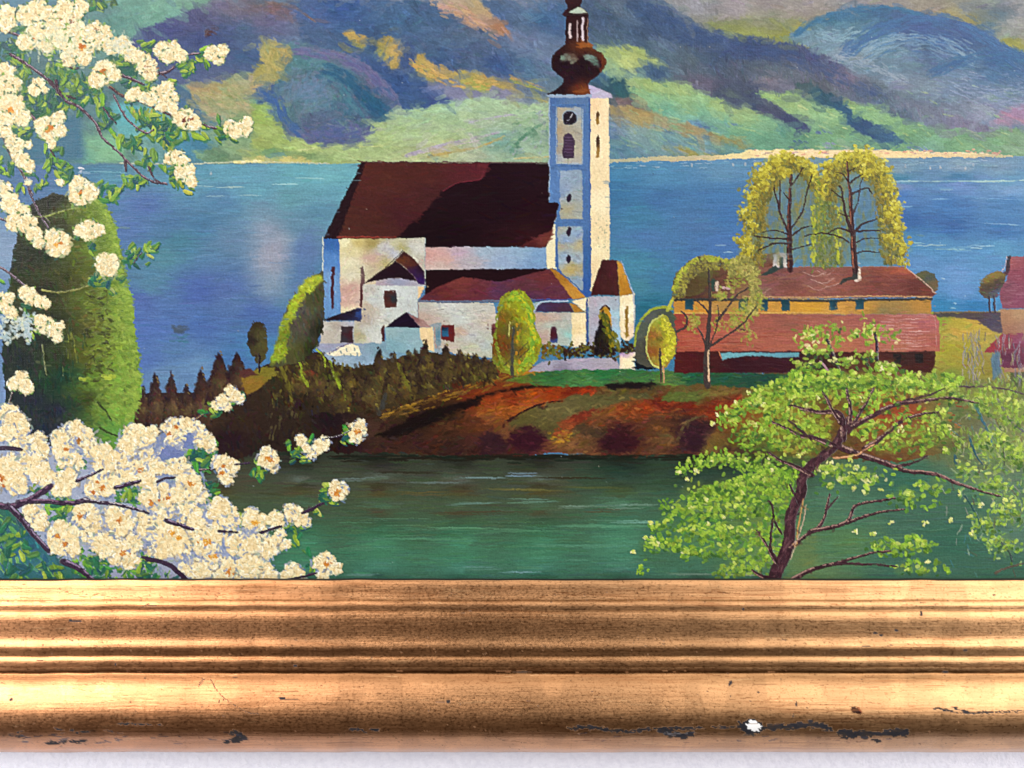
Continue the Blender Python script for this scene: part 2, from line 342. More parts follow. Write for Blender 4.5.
    fill([(622, 80), (640, 79), (668, 82), (690, 84), (702, 94), (728, 101), (755, 112), (775, 124), (790, 150), (745, 150), (720, 138), (690, 130), (660, 116), (640, 108), (628, 98)],
         [(632, 84, 'a5c492'), (650, 86, 'a8c884'), (680, 90, 'a4c48a'), (655, 100, '84bc98'), (640, 96, '7fb894'), (690, 100, '92c090'), (665, 112, '6fb09c'), (700, 112, '74b49a'), (720, 106, 'a4c484'), (740, 114, 'a2c28c'), (720, 125, '6aae9c'), (750, 124, '86bc94'), (745, 138, '62a892'), (700, 125, '5a86a8'), (770, 140, '68a48c')], spline=False, soft=.9, warp=2.2, n=420, L=6, ang=.35)
    for k in range(14): stamp(695 + rng.normal(0, 14), 124 + rng.normal(0, 3), 4, 1.2, .2, hx(['5674a8', '5070a0', '6a9aa6'][rng.integers(3)]), .6, .3)
    fill([(608, 76), (624, 78), (630, 92), (632, 104), (612, 98)], [(615, 85, '2f5a70'), (628, 95, '34606a')], soft=1.5, n=30)
    fill([(606, 97), (625, 97), (648, 106), (640, 112), (612, 103)], '77656c', soft=2, n=20)
    fill([(606, 104), (630, 106), (652, 114), (690, 124), (722, 135), (752, 146), (745, 149), (710, 140), (670, 130), (640, 122), (606, 112)], [(620, 107, 'a8946c'), (645, 117, 'b89a68'), (690, 130, 'a89674'), (730, 142, '9c9468'), (660, 126, '9f9a86')], soft=1, warp=2, n=110, ang=.35)
    fill([(655, 144), (675, 147), (700, 152), (725, 155), (700, 159), (670, 152)], 'a09a62', soft=1, warp=2, n=24, ang=.15)
    for k in range(46):
        x = rng.uniform(608, 720); y = rng.uniform(114 + (x - 608) * .22, 153)
        stamp(x, y, 7, 1.2, .35, hx(['6a90a4', '88a6a6', '527ca2', '74a09a', '8c98ae'][rng.integers(5)]), .5, .3)
    # left: blue-violet hill
    fill([(88, -5), (215, -5), (195, 9), (165, 20), (130, 38), (122, 38), (108, 24), (88, 20)], [(95, 8, '54848a'), (130, 8, '5f988e'), (160, 6, '6fa698'), (190, 2, '72a294'), (115, 22, '4c8480'), (130, 30, '5f9a90'), (160, 16, '64a092')], n=160, L=8, w=1.4, ang=-.35, soft=.6)
    fill([(128, 40), (140, 31), (165, 20), (190, 10), (215, 1), (240, -6), (262, 2), (285, 8), (300, 22), (320, 30), (335, 45), (300, 75), (256, 73), (235, 70), (225, 80), (200, 82), (180, 84), (160, 80), (150, 68), (130, 52)],
         [(140, 38, '3c4a84'), (165, 28, '3c4688'), (190, 18, '4a4c7e'), (212, 6, '67648a'), (235, 3, '74667a'), (260, 8, '6f6478'), (275, 8, '805f66'), (200, 40, '384a88'), (225, 35, '3c4f86'), (245, 30, '44608c'), (245, 55, '3c5a8c'), (280, 28, '5f6490'), (265, 20, '605e86'), (300, 30, '5c6a92'), (270, 45, '56709a'), (300, 50, '52809a'), (190, 62, '415a8a'), (170, 72, '4c5c88'), (225, 72, '4e5c88'), (150, 50, '3e5088')], soft=1.2, n=520, L=7, w=1.8, ang=.1)
    line([(256, 6), (275, 3), (292, 6), (305, 14), (315, 22)], 3.5, 2, '7a6468', alpha=.7); line([(300, 22), (325, 30), (338, 40)], 2.4, 2, '4a5f8c', alpha=.7)
    for k in range(9): stamp(209 + rng.normal(0, 2.2), 33 + rng.normal(0, 2.2), 2.4, 1.6, 0, hx('563540'), .8, .5)
    fill([(160, 78), (175, 82), (188, 90), (200, 106), (216, 126), (210, 132), (196, 124), (172, 108), (155, 88)], [(165, 85, '3d6488'), (190, 105, '3d6890'), (210, 124, '3f7490')], soft=1.2, n=40)
    fill([(186, 83), (210, 84), (235, 76), (262, 72), (275, 95), (258, 115), (262, 150), (230, 150), (225, 125), (205, 112), (192, 98)], [(192, 88, 'b09474'), (210, 90, 'b0946c'), (225, 95, '98985e'), (222, 100, '93a050'), (240, 78, '8c9c7c'), (250, 90, '9c9c74'), (215, 108, 'a0987c'), (235, 102, '86a474'), (245, 105, 'b8a484'), (240, 120, '84a87c'), (255, 100, '6a9a84'), (222, 118, '88a890'), (240, 140, '80a482'), (255, 80, 'b0a08a')], soft=.8, warp=2.4, n=190, L=5, ang=.3)
    fill([(195, 92), (222, 116), (214, 118), (196, 102)], 'b49a80', soft=.8, warp=2.4, n=14, ang=.8)
    fill([(168, 135), (190, 137), (212, 138), (220, 148), (196, 150), (170, 147)], '3a80a4', soft=1.5, n=20)
    fill([(190, 150), (215, 147), (235, 156), (250, 163), (205, 163)], [(200, 155, '6f9a84'), (220, 155, '5f8a70'), (240, 162, '8fa684')], soft=1, warp=2, n=30)
    # hills over the church
    fill([(300, 18), (318, 25), (345, 42), (365, 53), (400, 68), (432, 86), (462, 100), (445, 106), (425, 108), (404, 109), (385, 112), (360, 90), (330, 60), (300, 45)], [(320, 35, '45608e'), (350, 50, '3d5a90'), (380, 70, '39568e'), (400, 85, '345592'), (410, 100, '3c5c90'), (440, 98, '3c5290'), (340, 55, '4a6c94')], soft=.9, warp=2.2, n=170, L=6, ang=.6)
    mound = [(285, 42), (310, 45), (335, 50), (360, 62), (383, 82), (399, 104), (392, 112), (378, 118), (350, 100), (300, 60)]
    fill([(262, 45), (290, 42), (330, 48), (365, 66), (390, 90), (402, 106), (396, 113), (372, 120), (372, 132), (370, 140), (340, 144), (310, 143), (285, 134), (272, 118), (258, 105), (262, 90), (275, 72)],
         [(285, 52, '548690'), (310, 50, '5a7c92'), (335, 54, '66688e'), (355, 62, '6a6488'), (375, 82, '6c6a92'), (395, 102, '5f6690'), (345, 72, '4a7490'), (330, 65, '56869a'), (350, 90, '2a6480'), (365, 100, '22607c'), (380, 108, '265a84'), (300, 66, '4a848c'), (275, 85, '4a7a8c'), (265, 98, '3e6094'), (295, 85, '5a7a90'), (315, 82, '646e94'), (335, 95, '54808c'), (310, 105, '5a868e'), (290, 105, '4d7286'), (285, 122, '4f7488'), (340, 115, '446e90'), (355, 122, '4c648c'), (365, 130, '5c6490'), (335, 135, '505c90'), (310, 132, '626490'), (320, 120, '56649090'[:6])], soft=1, warp=2, n=620, L=5.5, w=1.6, ang=lambda x, y: math.atan2(y - 110, x - 320) + 1.57, aj=.3, jit=.05, power=3)
    line([(276, 106), (283, 92), (300, 80), (318, 76), (335, 80), (345, 92)], 2, 2, '5c6a8c', alpha=.35); line([(340, 104), (356, 106), (368, 116), (373, 130), (360, 140), (335, 144)], 3, 2, '5a5f8c', alpha=.4)
    line([(310, 48), (345, 55), (375, 72), (392, 92), (400, 106)], 4, 3, '6e6890', alpha=.35)
    fill([(262, 44), (288, 44), (292, 55), (282, 75), (268, 82), (256, 78), (258, 58)], [(270, 50, '9aa27a'), (285, 52, 'b49c64'), (288, 62, 'b8a070'), (272, 66, '9a985f'), (262, 76, 'a8a058'), (275, 74, 'a8985f')], soft=1, warp=2, n=44, ang=1)
    fill([(254, 70), (276, 70), (272, 82), (258, 96), (252, 92)], [(262, 74, 'aca264'), (258, 86, 'b8a880')], soft=.8, warp=2.4, n=24)
    fill([(256, 88), (272, 80), (280, 92), (274, 104), (256, 100)], '42649a', soft=1.2, n=18)
    for p, c in (([(341, 31), (352, 30), (366, 40), (366, 47), (356, 48)], 'c6a05c'), ([(374, 37), (400, 38), (402, 50), (400, 68), (392, 68), (380, 58), (374, 50)], 'bfa25c'), ([(412, 52), (424, 54), (436, 66), (450, 70), (470, 72), (490, 76), (515, 82), (515, 89), (490, 86), (484, 92), (470, 86), (450, 78), (432, 82), (424, 76), (414, 72)], 'bfa05c')):
        fill(p, [(p[0][0], p[0][1], c), (p[2][0], p[2][1], 'cca468'), (p[-1][0], p[-1][1], '9a9c60'), (480, 86, 'a4b25e'), (490, 78, 'cfa068')], soft=.8, warp=2.4, n=26, ang=.5)
    for k in range(70):
        x, y = rng.uniform(372, 520), rng.uniform(-5, 75)
        stamp(x, y, 6, 1, rng.normal(.9 if x > 420 else -1.1, .25), hx(['41628c', '34507c', '5a6c90', '486a94'][rng.integers(4)]), .45, .25)
    fill([(368, 45), (378, 20), (384, 22), (374, 52)], '3a5480', soft=1, warp=2, n=8, ang=1.9); fill([(400, 62), (404, 40), (416, 44), (412, 72), (402, 70)], '41588a', soft=1, warp=2, n=10, ang=1.5)
    fill([(424, -6), (470, -8), (485, 6), (508, 30), (515, 40), (500, 34), (480, 26), (468, 26), (452, 12), (436, 6)], [(435, 0, 'a8928c'), (455, 8, 'b49a8a'), (475, 10, 'b89c7c'), (478, 4, 'b8a27c'), (500, 28, 'a8745c'), (470, 20, 'b08c84'), (510, 38, 'a8745c')], soft=1, warp=2, n=50, ang=.8)
    fill([(425, 82), (445, 84), (470, 92), (500, 96), (515, 100), (500, 104), (462, 101), (440, 96)], [(440, 88, '7c7ea4'), (480, 96, '7a7a9e')], soft=1.4, n=36, ang=.2)
    mead = [(262, 115, '98ba62'), (280, 130, 'a6c476'), (262, 130, '9cb468'), (300, 145, 'abc682'), (340, 150, 'a2be88'), (380, 148, 'a4c08c'), (385, 128, 'aac894'), (420, 115, '9cc4a4'), (450, 108, 'a0caa8'), (480, 102, 'a8cca8'), (510, 106, 'a4c4a4'), (460, 125, 'a8c8a0'), (430, 135, 'a6c494'), (490, 122, 'a0b8a0'), (500, 140, '6f9c94'), (440, 150, 'b4b890'), (400, 158, 'b0bc90'), (470, 156, 'a8b49c')]
    fill([(252, 103), (262, 105), (275, 118), (288, 136), (310, 144), (345, 145), (368, 141), (376, 128), (384, 118), (405, 111), (430, 106), (455, 101), (480, 98), (515, 101), (549, 104), (549, 165), (252, 163)], mead, soft=.8, warp=2.4, n=900, L=7, w=1.3, ang=lambda x, y: -.18 if x > 380 else .2, jit=.05)
    fill([(254, 150), (275, 148), (300, 152), (330, 156), (310, 160), (285, 156), (254, 156)], [(265, 152, '6f9a74'), (300, 155, '7a9c70')], soft=1, warp=2, n=22)
    fill([(254, 157), (280, 155), (300, 157), (320, 163), (254, 164)], 'd0c680', soft=.8, warp=2.4, n=24)
    for p, c, w in (([(408, 155), (430, 148), (460, 141), (500, 132)], 'a498b0', 4), ([(430, 156), (455, 151), (480, 146), (505, 136)], 'c2a868', 3), ([(420, 153), (450, 146), (480, 140)], 'b6a8ac', 2), ([(470, 122), (500, 116), (530, 112)], 'a9a6b4', 2.5), ([(512, 96), (535, 98), (547, 102)], 'b4ae7c', 3), ([(512, 80), (530, 86), (548, 92)], 'a2a85e', 4), ([(512, 78), (530, 83), (545, 88)], 'c49a60', 2.2), ([(512, 150), (525, 135), (545, 122)], '5a927c', 4), ([(515, 125), (530, 118), (546, 116)], '8ab08c', 3), ([(515, 158), (540, 157), (549, 156)], 'c0b888', 2), ([(300, 150), (340, 146), (380, 146)], 'c0d092', 2)):
        line(p, w, w * .6, c, alpha=.6, h=.3)
    for k in range(60): stamp(rng.uniform(512, 548), rng.uniform(112, 155), 4, 1.1, rng.normal(-.7, .4), hx(['5f947c', '7aa68c', '8f9ab0', '4f8070', '9a94a8'][rng.integers(5)]), .5, .3)
    # broken, mixed handling over the near left slopes
    for k in range(900):
        q = rng.integers(6); cx, cy, rx, ry, pal, an = [(225, 100, 30, 14, ['a8a478', 'b49a78', '8ca070', '98a888', 'c0b08c', '7c9c80'], .3), (272, 62, 9, 16, ['b4a45c', 'a0a060', 'c8b070', '8c9868', 'd0b878'], 1.2), (300, 88, 30, 26, ['5a7488', '4c6c84', '686e90', '74788e', '3f6478', '54848c'], 1.9), (350, 95, 22, 22, ['6c6a8c', '2f6480', '4a6c8c', '3c5880', '787090'], .9), (330, 130, 26, 9, ['5c6488', '4c7088', '6c6c90', '46648a'], .1), (430, 125, 70, 14, ['98bc98', 'a8c494', '8cb090', 'b0c8a0', 'a8a8a4'], -.15)][q]
        stamp(cx + rng.normal(0, rx * .55), cy + rng.normal(0, ry * .55), rng.uniform(3, 7), rng.uniform(1, 2), an + rng.normal(0, .35), hx(pal[rng.integers(len(pal))]), .38, .25)
    for k in range(700):
        x = rng.uniform(380, 860); y = rng.uniform(-5, 95)
        c0 = img[int((y - Y0) * S), int((x - X0) * S)]
        if c0[1] > .62 or c0[2] < c0[0]: continue
        stamp(x, y, rng.uniform(3, 8), rng.uniform(.8, 1.6), rng.normal(1.2 if x > 560 else 1.0, .3), (c0 * F32(rng.uniform(.82, 1.2)) + F32(rng.normal(0, .012))), .5, .25)
    for k in range(240):
        x = rng.uniform(620, 1020); y = rng.uniform(85, 148); c0 = img[int((y - Y0) * S), int((x - X0) * S)]
        if c0[1] < .5: continue
        stamp(x, y, rng.uniform(3, 7), 1, .4 + rng.normal(0, .2), hx(['a8c88c', '8ab894', 'bcd098', '6ca48c', '7ca47c'][rng.integers(5)]), .45, .4)
    a, b, c_, d = box(-190, -300, 1210, 164)
    v = img[b:d, a:c_]; g = v.mean(2, keepdims=True)
    v[:] = g + (v - g) * F32(.76) * np.array([.985, .995, 1.0], F32) + np.array([-.005, .0, -.01], F32)
    n1 = noise(d - b, c_ - a, 5, 9, 31, 2)[..., None]; n2 = noise(d - b, c_ - a, 26, 14, 32, 3)[..., None]
    v[:] = v * (.975 + .05 * n1 + .08 * n2); gr = np.clip((v[..., 1:2] - v[..., 2:3]) * 6, 0, 1); v[:] = v * (1 - gr * np.array([.05, .06, .14], F32))
    smear((-40, -20, 1064, 160), 2600, 10, 3, lambda x, y: .25 + .35 * math.sin(x / 80), 6, .42, None)
    smear((-40, -20, 1064, 160), 3000, 5, 1.4, lambda x, y: .25 + .35 * math.sin(x / 80), 3, .5, None)
    def ridge(pts, n, cols, w, al, sp=2.2, L=5):
        P = spl(pts, False, 8)
        for k in range(n):
            i = rng.integers(len(P) - 1); a = math.atan2(*(P[i + 1] - P[i])[::-1])
            stamp(P[i][0] + rng.normal(0, sp), P[i][1] + rng.normal(0, sp), L * rng.uniform(.6, 1.3), w, a + rng.normal(0, .12), hx(cols[rng.integers(len(cols))]), al, .25)
    for k in range(130): stamp(312 + rng.normal(0, 12), 92 + rng.normal(0, 9), rng.uniform(3, 6), 1.5, rng.normal(-.5, .5), hx(['5c7c92', '647c98', '587890', '6c7c96'][rng.integers(4)]), .4, .25)
    for k in range(80): stamp(336 + rng.normal(0, 15), 132 + rng.normal(0, 4), rng.uniform(3, 6), 1.4, rng.normal(.1, .4), hx(['58648e', '62648e', '50608a'][rng.integers(3)]), .45, .25)
    ridge([(325, 70), (345, 78), (360, 92), (372, 106), (384, 112)], 130, ['2f5c78', '34607c', '2f5676'], 1.8, .38, 4)
    ridge([(322, 76), (340, 84), (350, 100), (362, 114)], 60, ['4a7888', '54808c', '446f82'], 1.4, .3, 3)
    ridge([(296, 50), (325, 54), (352, 62), (376, 80), (394, 98)], 130, ['6c688e', '74708f', '605f88', '5a6c90'], 1.5, .45, 2.6)
    ridge([(262, 92), (274, 100), (284, 118), (296, 132)], 60, ['3c5c90', '44648e'], 1.6, .45, 3)
    ridge([(848, 52), (866, 38), (892, 25), (925, 18), (962, 26), (995, 44), (1024, 66)], 260, ['4a6a94', '446490', '466f96'], 1.3, .36, 4, 7)
    ridge([(838, 58), (856, 62), (880, 70), (905, 82)], 60, ['8a98a6', '94a0ac'], .9, .4, 3, 6)
    ridge([(866, 52), (885, 42), (910, 38), (940, 44), (970, 58)], 160, ['7c98ac', '8ca2b0', '6c8ca8', '4a74a0'], .9, .42, 4.5, 7)
    ridge([(935, 72), (962, 60), (995, 55), (1030, 58)], 120, ['3f6a8c', '426c92', '40608c'], 1.2, .36, 3, 7)
    ridge([(820, 34), (840, 38), (860, 32)], 40, ['7c9cac', '88a4b0'], .9, .45, 3, 5)
    ridge([(795, 34), (818, 20), (850, 10), (885, 7), (920, 13)], 90, ['3f6c8c', '447090'], 1.2, .4, 1.8, 6)
    ridge([(955, 84), (985, 92), (1024, 92)], 90, ['8a98b0', '7c8cac', '94a0b4'], .8, .4, 7, 5)
    ridge([(660, 8), (700, 32), (745, 46), (790, 56), (840, 78), (885, 98)], 170, ['41547a', '485a80', '3c5276'], 1.6, .3, 4, 5)
    ridge([(410, 62), (430, 72), (460, 84), (500, 84)], 60, ['c89c5c', 'b89458', 'a8a05c', 'cfa868'], 1.1, .5, 2.2, 4)
    ridge([(440, 8), (460, 12), (480, 24), (502, 36)], 50, ['b8948c', 'b08c74', 'c4a07c'], 1.3, .5, 3, 5)
    # shade the unseen left
    fill([(-190, -60), (20, -40), (60, 8), (30, 60), (10, 160), (-190, 163)], [(-100, 0, '4a6a78'), (0, 5, '53788a'), (20, 60, '476e76'), (-80, 100, '4f7a84')], soft=4, n=200, L=12, w=3)
    fill([(84, 138), (110, 133), (125, 145), (122, 160), (84, 163), (70, 155)], [(95, 145, '6f9c80'), (110, 152, '7aa884'), (75, 155, '5a8c84')], soft=2, n=50)
    fill([(30, 120), (80, 115), (85, 160), (20, 165)], [(50, 140, '436c80'), (75, 130, '3f6a80')], soft=3, n=40)
    fill([(110, 100), (160, 112), (190, 135), (150, 140), (118, 135)], [(130, 112, '579aa0'), (160, 128, '6a9c98')], soft=2, n=50, ang=.4)

def paint_lake():
    L = [(-100, 200, '5a7ea4'), (0, 250, '7890b2'), (0, 400, '6a86b4'), (30, 180, '4a6c9c'), (90, 168, '3f7496'), (100, 190, '4a72a4'), (110, 180, '4c86a0'), (140, 175, '4f8098'), (145, 205, '4a6aa8'), (190, 168, '4a88a4'), (190, 180, '5a94ac'), (230, 172, '5a96ae'), (300, 172, '5e9eae'), (330, 175, '64a4b0'), (340, 190, '5c96ac'), (256, 190, '5a94ac'),
         (130, 230, '4c6ea8'), (160, 255, '4a8094'), (180, 240, '427a94'), (150, 285, '4c7c9c'), (170, 225, '46709c'), (200, 225, '44749c'), (220, 200, '4c7aa2'), (140, 300, '4a64a8'), (200, 290, '4560a8'), (235, 240, '5a7ca0'), (225, 290, '4c66a4'), (240, 300, '4f70a4'), (150, 330, '4a6ab0'), (200, 330, '4466a8'), (180, 350, '4e74a8'), (145, 360, '4c6cb0'), (200, 365, '5e84b2'), (235, 360, '3f6ea8'), (165, 375, '5c80ac'), (260, 350, '3f78a8'),
         (265, 210, '6288a2'), (290, 200, '5c92a2'), (315, 215, '5484a0'), (280, 240, '7a90a6'), (300, 250, '5878a4'), (315, 270, '4c7aa0'), (290, 300, '4f7aa2'), (260, 310, '4462a4'), (275, 320, '4468a4'), (300, 225, '5a809c'),
         (615, 168, '427ea8'), (660, 172, '4c84ae'), (720, 170, '5a88ae'), (620, 195, '3870a0'), (660, 200, '3f6ea4'), (720, 195, '4074ac'), (640, 215, '3e78a0'), (700, 225, '4670a4'), (650, 240, '4674aa'), (720, 245, '4470b0'), (640, 262, '3f80a0'), (700, 255, '4270a8'), (625, 300, '347294'), (640, 285, '408098'), (660, 280, '3a74a0'), (650, 310, '206a84'), (730, 215, '3e70ac'),
         (770, 230, '3f6ca8'), (800, 215, '4a74a4'), (800, 255, '4c84ae'), (860, 235, '3e6ea8'), (870, 260, '5288ac'), (810, 160, '6a8ea0'), (900, 161, '6c8ea6'), (900, 170, '7892a8'), (960, 167, '7a94ac'), (1000, 165, '6c8aa8'), (900, 177, '347aa0'), (960, 178, '3a76a4'), (1010, 181, '5a90b8'), (900, 187, '6a84bc'), (960, 187, '6484c0'), (1010, 188, '6c90c0'),
         (900, 196, '3f72b4'), (950, 205, '3a70b0'), (1010, 205, '447ab4'), (910, 220, '2f62a4'), (950, 225, '3264a6'), (1000, 232, '3a70b0'), (900, 240, '3f80b0'), (940, 247, '4a86b8'), (1000, 246, '5290bc'), (920, 262, '5484bc'), (960, 275, '5e8ec8'), (990, 265, '5088bc'), (960, 292, '5a8ac8'), (925, 290, '4c80ba'), (940, 305, '2a7cb0'), (975, 308, '2a78b4'), (1000, 290, '4a88c0'), (1100, 200, '4a7cb4'), (1100, 300, '4a80b8')]
    fill([(-190, 163), (50, 165), (120, 164), (200, 164), (320, 163), (420, 163), (549, 164), (549, 480), (-190, 480)], L, LAKE, warp=.3, n=5200, L=9, w=1.3, ang=0, aj=.06, jit=.03, power=3)
    fill([(549, 162), (620, 160), (700, 159), (745, 157), (820, 157), (900, 157), (1000, 156), (1210, 155), (1210, 480), (549, 480)], L, LAKE, warp=.3, n=5200, L=9, w=1.3, ang=0, aj=.05, jit=.03, power=3)
    fill([(255, 228), (262, 222), (275, 228), (282, 245), (280, 290), (262, 292), (258, 262)], [(265, 235, '8f90a8'), (272, 262, 'a09aa8'), (265, 285, '8494a4')], LAKE, soft=5, n=50, ang=1.5, alpha=.6, da=.4)
    fill([(246, 225), (262, 214), (284, 220), (292, 250), (288, 300), (262, 306), (246, 280)], [(255, 240, '7c8ca4'), (275, 250, '9490a4'), (282, 290, '8090a4')], LAKE, soft=6, n=40, ang=1.5, alpha=.5, da=.35)
    fill([(300, 232), (312, 228), (318, 260), (306, 300), (292, 290)], '5670a8', LAKE, soft=4, n=20, ang=1.5, alpha=.6, da=.4)
    for x, y, l, c in ((230, 187, 16, 'a9c0b8'), (205, 186, 10, '8ab0b8'), (285, 184, 14, 'a0c8cc'), (310, 178, 16, '8fc0c4'), (250, 195, 14, '88acb8'), (215, 196, 10, '80a4b4'), (950, 181, 50, 'a0c4bc'), (1000, 181, 30, 'b0d0c0'), (905, 181, 14, '94bcc4'), (1000, 199, 30, '6494c4'),
                       (930, 245, 18, '9ab8bc'), (950, 249, 16, '88b4bc'), (915, 243, 10, '84aeb8'), (985, 246, 10, 'c8e0e0'), (976, 248, 7, 'a8c8d0'), (953, 308, 3.5, 'c0dce8'), (955, 303, 2.5, '98c0d8'), (943, 278, 2, 'a8c8e0'), (1000, 224, 20, '7aa4c8'), (940, 199, 12, '6a9ac8'), (905, 206, 10, '7aa8c8'),
                       (720, 245, 6, '8ab0cc'), (728, 252, 5, '9abcd0'), (620, 190, 12, '4c88ac'), (110, 172, 20, '6ea4b4'), (130, 176, 14, '7cacb8')):
        stamp(x, y, l, .6, rng.normal(0, .02), hx(c), .7, .5, LAKE)
    for k in range(60):
        x = rng.uniform(606, 1024); stamp(x, rng.uniform(160, 168), rng.uniform(2, 5), .5, 0, hx(['8fb0c0', '9ab0c4', '88a8b8', 'a4b0c0'][rng.integers(4)]), .5, .3, LAKE)
    for x, y in ((905, 165), (930, 166), (940, 166), (965, 167), (973, 164), (692, 164), (733, 164), (745, 163), (755, 163), (762, 164), (211, 172)):
        for q in range(3): stamp(x, y + q, .9, 1.1, 1.5, hx('b4b0b4'), .6, .4, LAKE)
    stamp(81, 168, 3, 1.4, .2, hx('d8d0d8'), .9, .5, LAKE); stamp(81, 171, 1.5, 1.2, 1.5, hx('b8b8cc'), .8, .5, LAKE); stamp(74, 178, 5, .7, -.1, hx('b0c4d4'), .8, .4, LAKE)
    for k in range(22): stamp(180 + rng.normal(0, 4.2), 329 + rng.normal(0, 2.2), 2.6, 1.4, 0, hx('46566c'), .6, .3, LAKE)
    for k in range(16): stamp(180 + rng.normal(0, 3.5), 338 + rng.normal(0, 2.5), 3.4, 1.2, 0, hx(['3f6c84', '3a7490'][k % 2]), .55, .3, LAKE)
    a, b, c_, d = box(-190, 150, 1210, 482)
    v = img[b:d, a:c_]; g = v.mean(2, keepdims=True); k = (ids[b:d, a:c_] == LAKE)[..., None]
    n2 = noise(d - b, c_ - a, 40, 5, 33, 3)[..., None]
    v[:] = np.where(k, (g + (v - g) * F32(.80)) * np.array([.99, 1.01, 1.0], F32) * (1 + .05 * n2), v)
    # far shore
    fill([(606, 159), (650, 157), (700, 155.5), (742, 153), (748, 150), (800, 149.5), (880, 150), (960, 152), (1012, 155), (1012, 156.5), (960, 157), (880, 157.3), (800, 157), (746, 158), (700, 160), (606, 162)], [(620, 160, 'a8aa90'), (690, 158, 'b8ae8c'), (745, 155, 'e0cc98'), (770, 153, 'ecd2a0'), (830, 154, 'e8cca0'), (900, 154, 'e6cc9c'), (960, 155, 'dcc49a'), (1005, 156, 'b8b090')], MEADOW, warp=.5, n=150, L=4, w=.9, jit=.05)
    for k in range(90): stamp(rng.uniform(745, 1000), rng.normal(152.3, 1.2), rng.uniform(1, 3), .7, 0, hx(['d89a84', 'f4e0b8', 'c08a80', 'e8c898', 'a88a90', 'b0a088'][rng.integers(6)]), .8, .4, MEADOW)
    line([(120, 163), (180, 164), (240, 162), (330, 163)], 1.6, 1.2, 'b0b8a0', LAKE, alpha=.5)
    for x in range(235, 262, 4): stamp(x, 161 + rng.normal(0, 1), 2.5, 1.5, 0, hx(['e8dc9a', 'd8cc8c', 'f0e0b0'][rng.integers(3)]), .8, .5)

def paint_pond():
    P = []
    rows = ((455, '1a2422', '18241f'), (464, '242e2a', '1a2c28'), (472, '36423c', '20403a'), (479, '50645f', '2c4c44'), (486, '383a2c', '2c4438'), (493, '4a4a30', '3c5238'), (499, '3c5846', '3c6c58'), (505, '406652', '447868'), (512, '424c3a', '3c5c48'), (520, '345a46', '36705a'), (530, '2f6b53', '3a7a62'), (542, '3a7d62', '40846a'), (556, '387a60', '3c7e68'), (568, '3c7e70', '3e7c6e'), (577, '2c6054', '2f5c50'))
    for y, cl, cr in rows:
        for x in (140, 220, 300, 380, 460, 540): P.append((x, y, cl))
        for x in (620, 700, 760): P.append((x, y, cr))
    P += [(230, 470, '3c4438'), (240, 485, '41483c'), (830, 500, '447460'), (800, 530, '4a7a58'), (850, 540, '4c7c54'), (820, 560, '4c7a58'), (900, 480, '2f685a'), (860, 475, '3f6c58'), (900, 520, '3a6a5c'), (950, 540, '2f685a'), (960, 500, '3a6c5c'), (900, 560, '36685c'), (1000, 570, '36685a'), (1020, 530, '4a7468'), (990, 480, '5a7c64'), (1000, 440, '6a7c64'), (950, 440, '5a7858'), (1100, 500, '4a7464'), (860, 515, '447460')]
    fill([(150, 452), (300, 446), (420, 452), (520, 455), (700, 452), (850, 448), (1000, 400), (1210, 400), (1210, 600), (-190, 600), (-190, 440)], P, POND, warp=.5, n=5200, L=13, w=1.2, ang=0, aj=.05, jit=.04, power=3)
    for x, y, l, c, al in ((480, 478, 26, '5f8084', .6), (520, 475, 20, '6488a0', .6), (350, 479, 22, '5a7678', .5), (440, 482, 22, '587274', .5), (600, 506, 36, '547c6c', .4), (570, 507, 18, '68887c', .4), (640, 506, 26, '6c9488', .45), (700, 510, 25, '5f8c80', .4), (500, 530, 60, '4c8a6c', .4), (420, 538, 50, '4a8a6c', .4), (600, 525, 50, '4c9074', .5), (560, 545, 50, '4a8a74', .4), (450, 527, 40, '4f8a6c', .4), (480, 503, 30, '5a8480', .4), (530, 500, 26, '5c8c80', .5), (640, 521, 30, '6aa49a', .5), (420, 493, 30, '5a5630', .5), (520, 490, 40, '66683a', .45), (600, 487, 40, '4f5c34', .4), (560, 478, 40, '2f2f22', .5), (400, 472, 40, '2a2c24', .5), (480, 513, 50, '463f30', .5), (600, 511, 20, '504838', .4), (760, 512, 20, '7ca098', .4), (745, 574, 30, '90a494', .5), (700, 574, 30, '6c8c84', .4), (360, 575, 20, '5c8c88', .4), (515, 572, 20, '6898a4', .4), (480, 568, 22, '5c8c90', .3)):
        for q in range(3): stamp(x + rng.normal(0, l * .25), y + rng.normal(0, 1), l * .8, .8, rng.normal(0, .015), hx(c), al, .3, POND)
    for k in range(160):
        stamp(rng.uniform(320, 1000), rng.uniform(515, 572), rng.uniform(14, 40), .35, 0, hx(['4f9074', '2a6450', '5a947c', '286858'][rng.integers(4)]), .3, .3, POND)

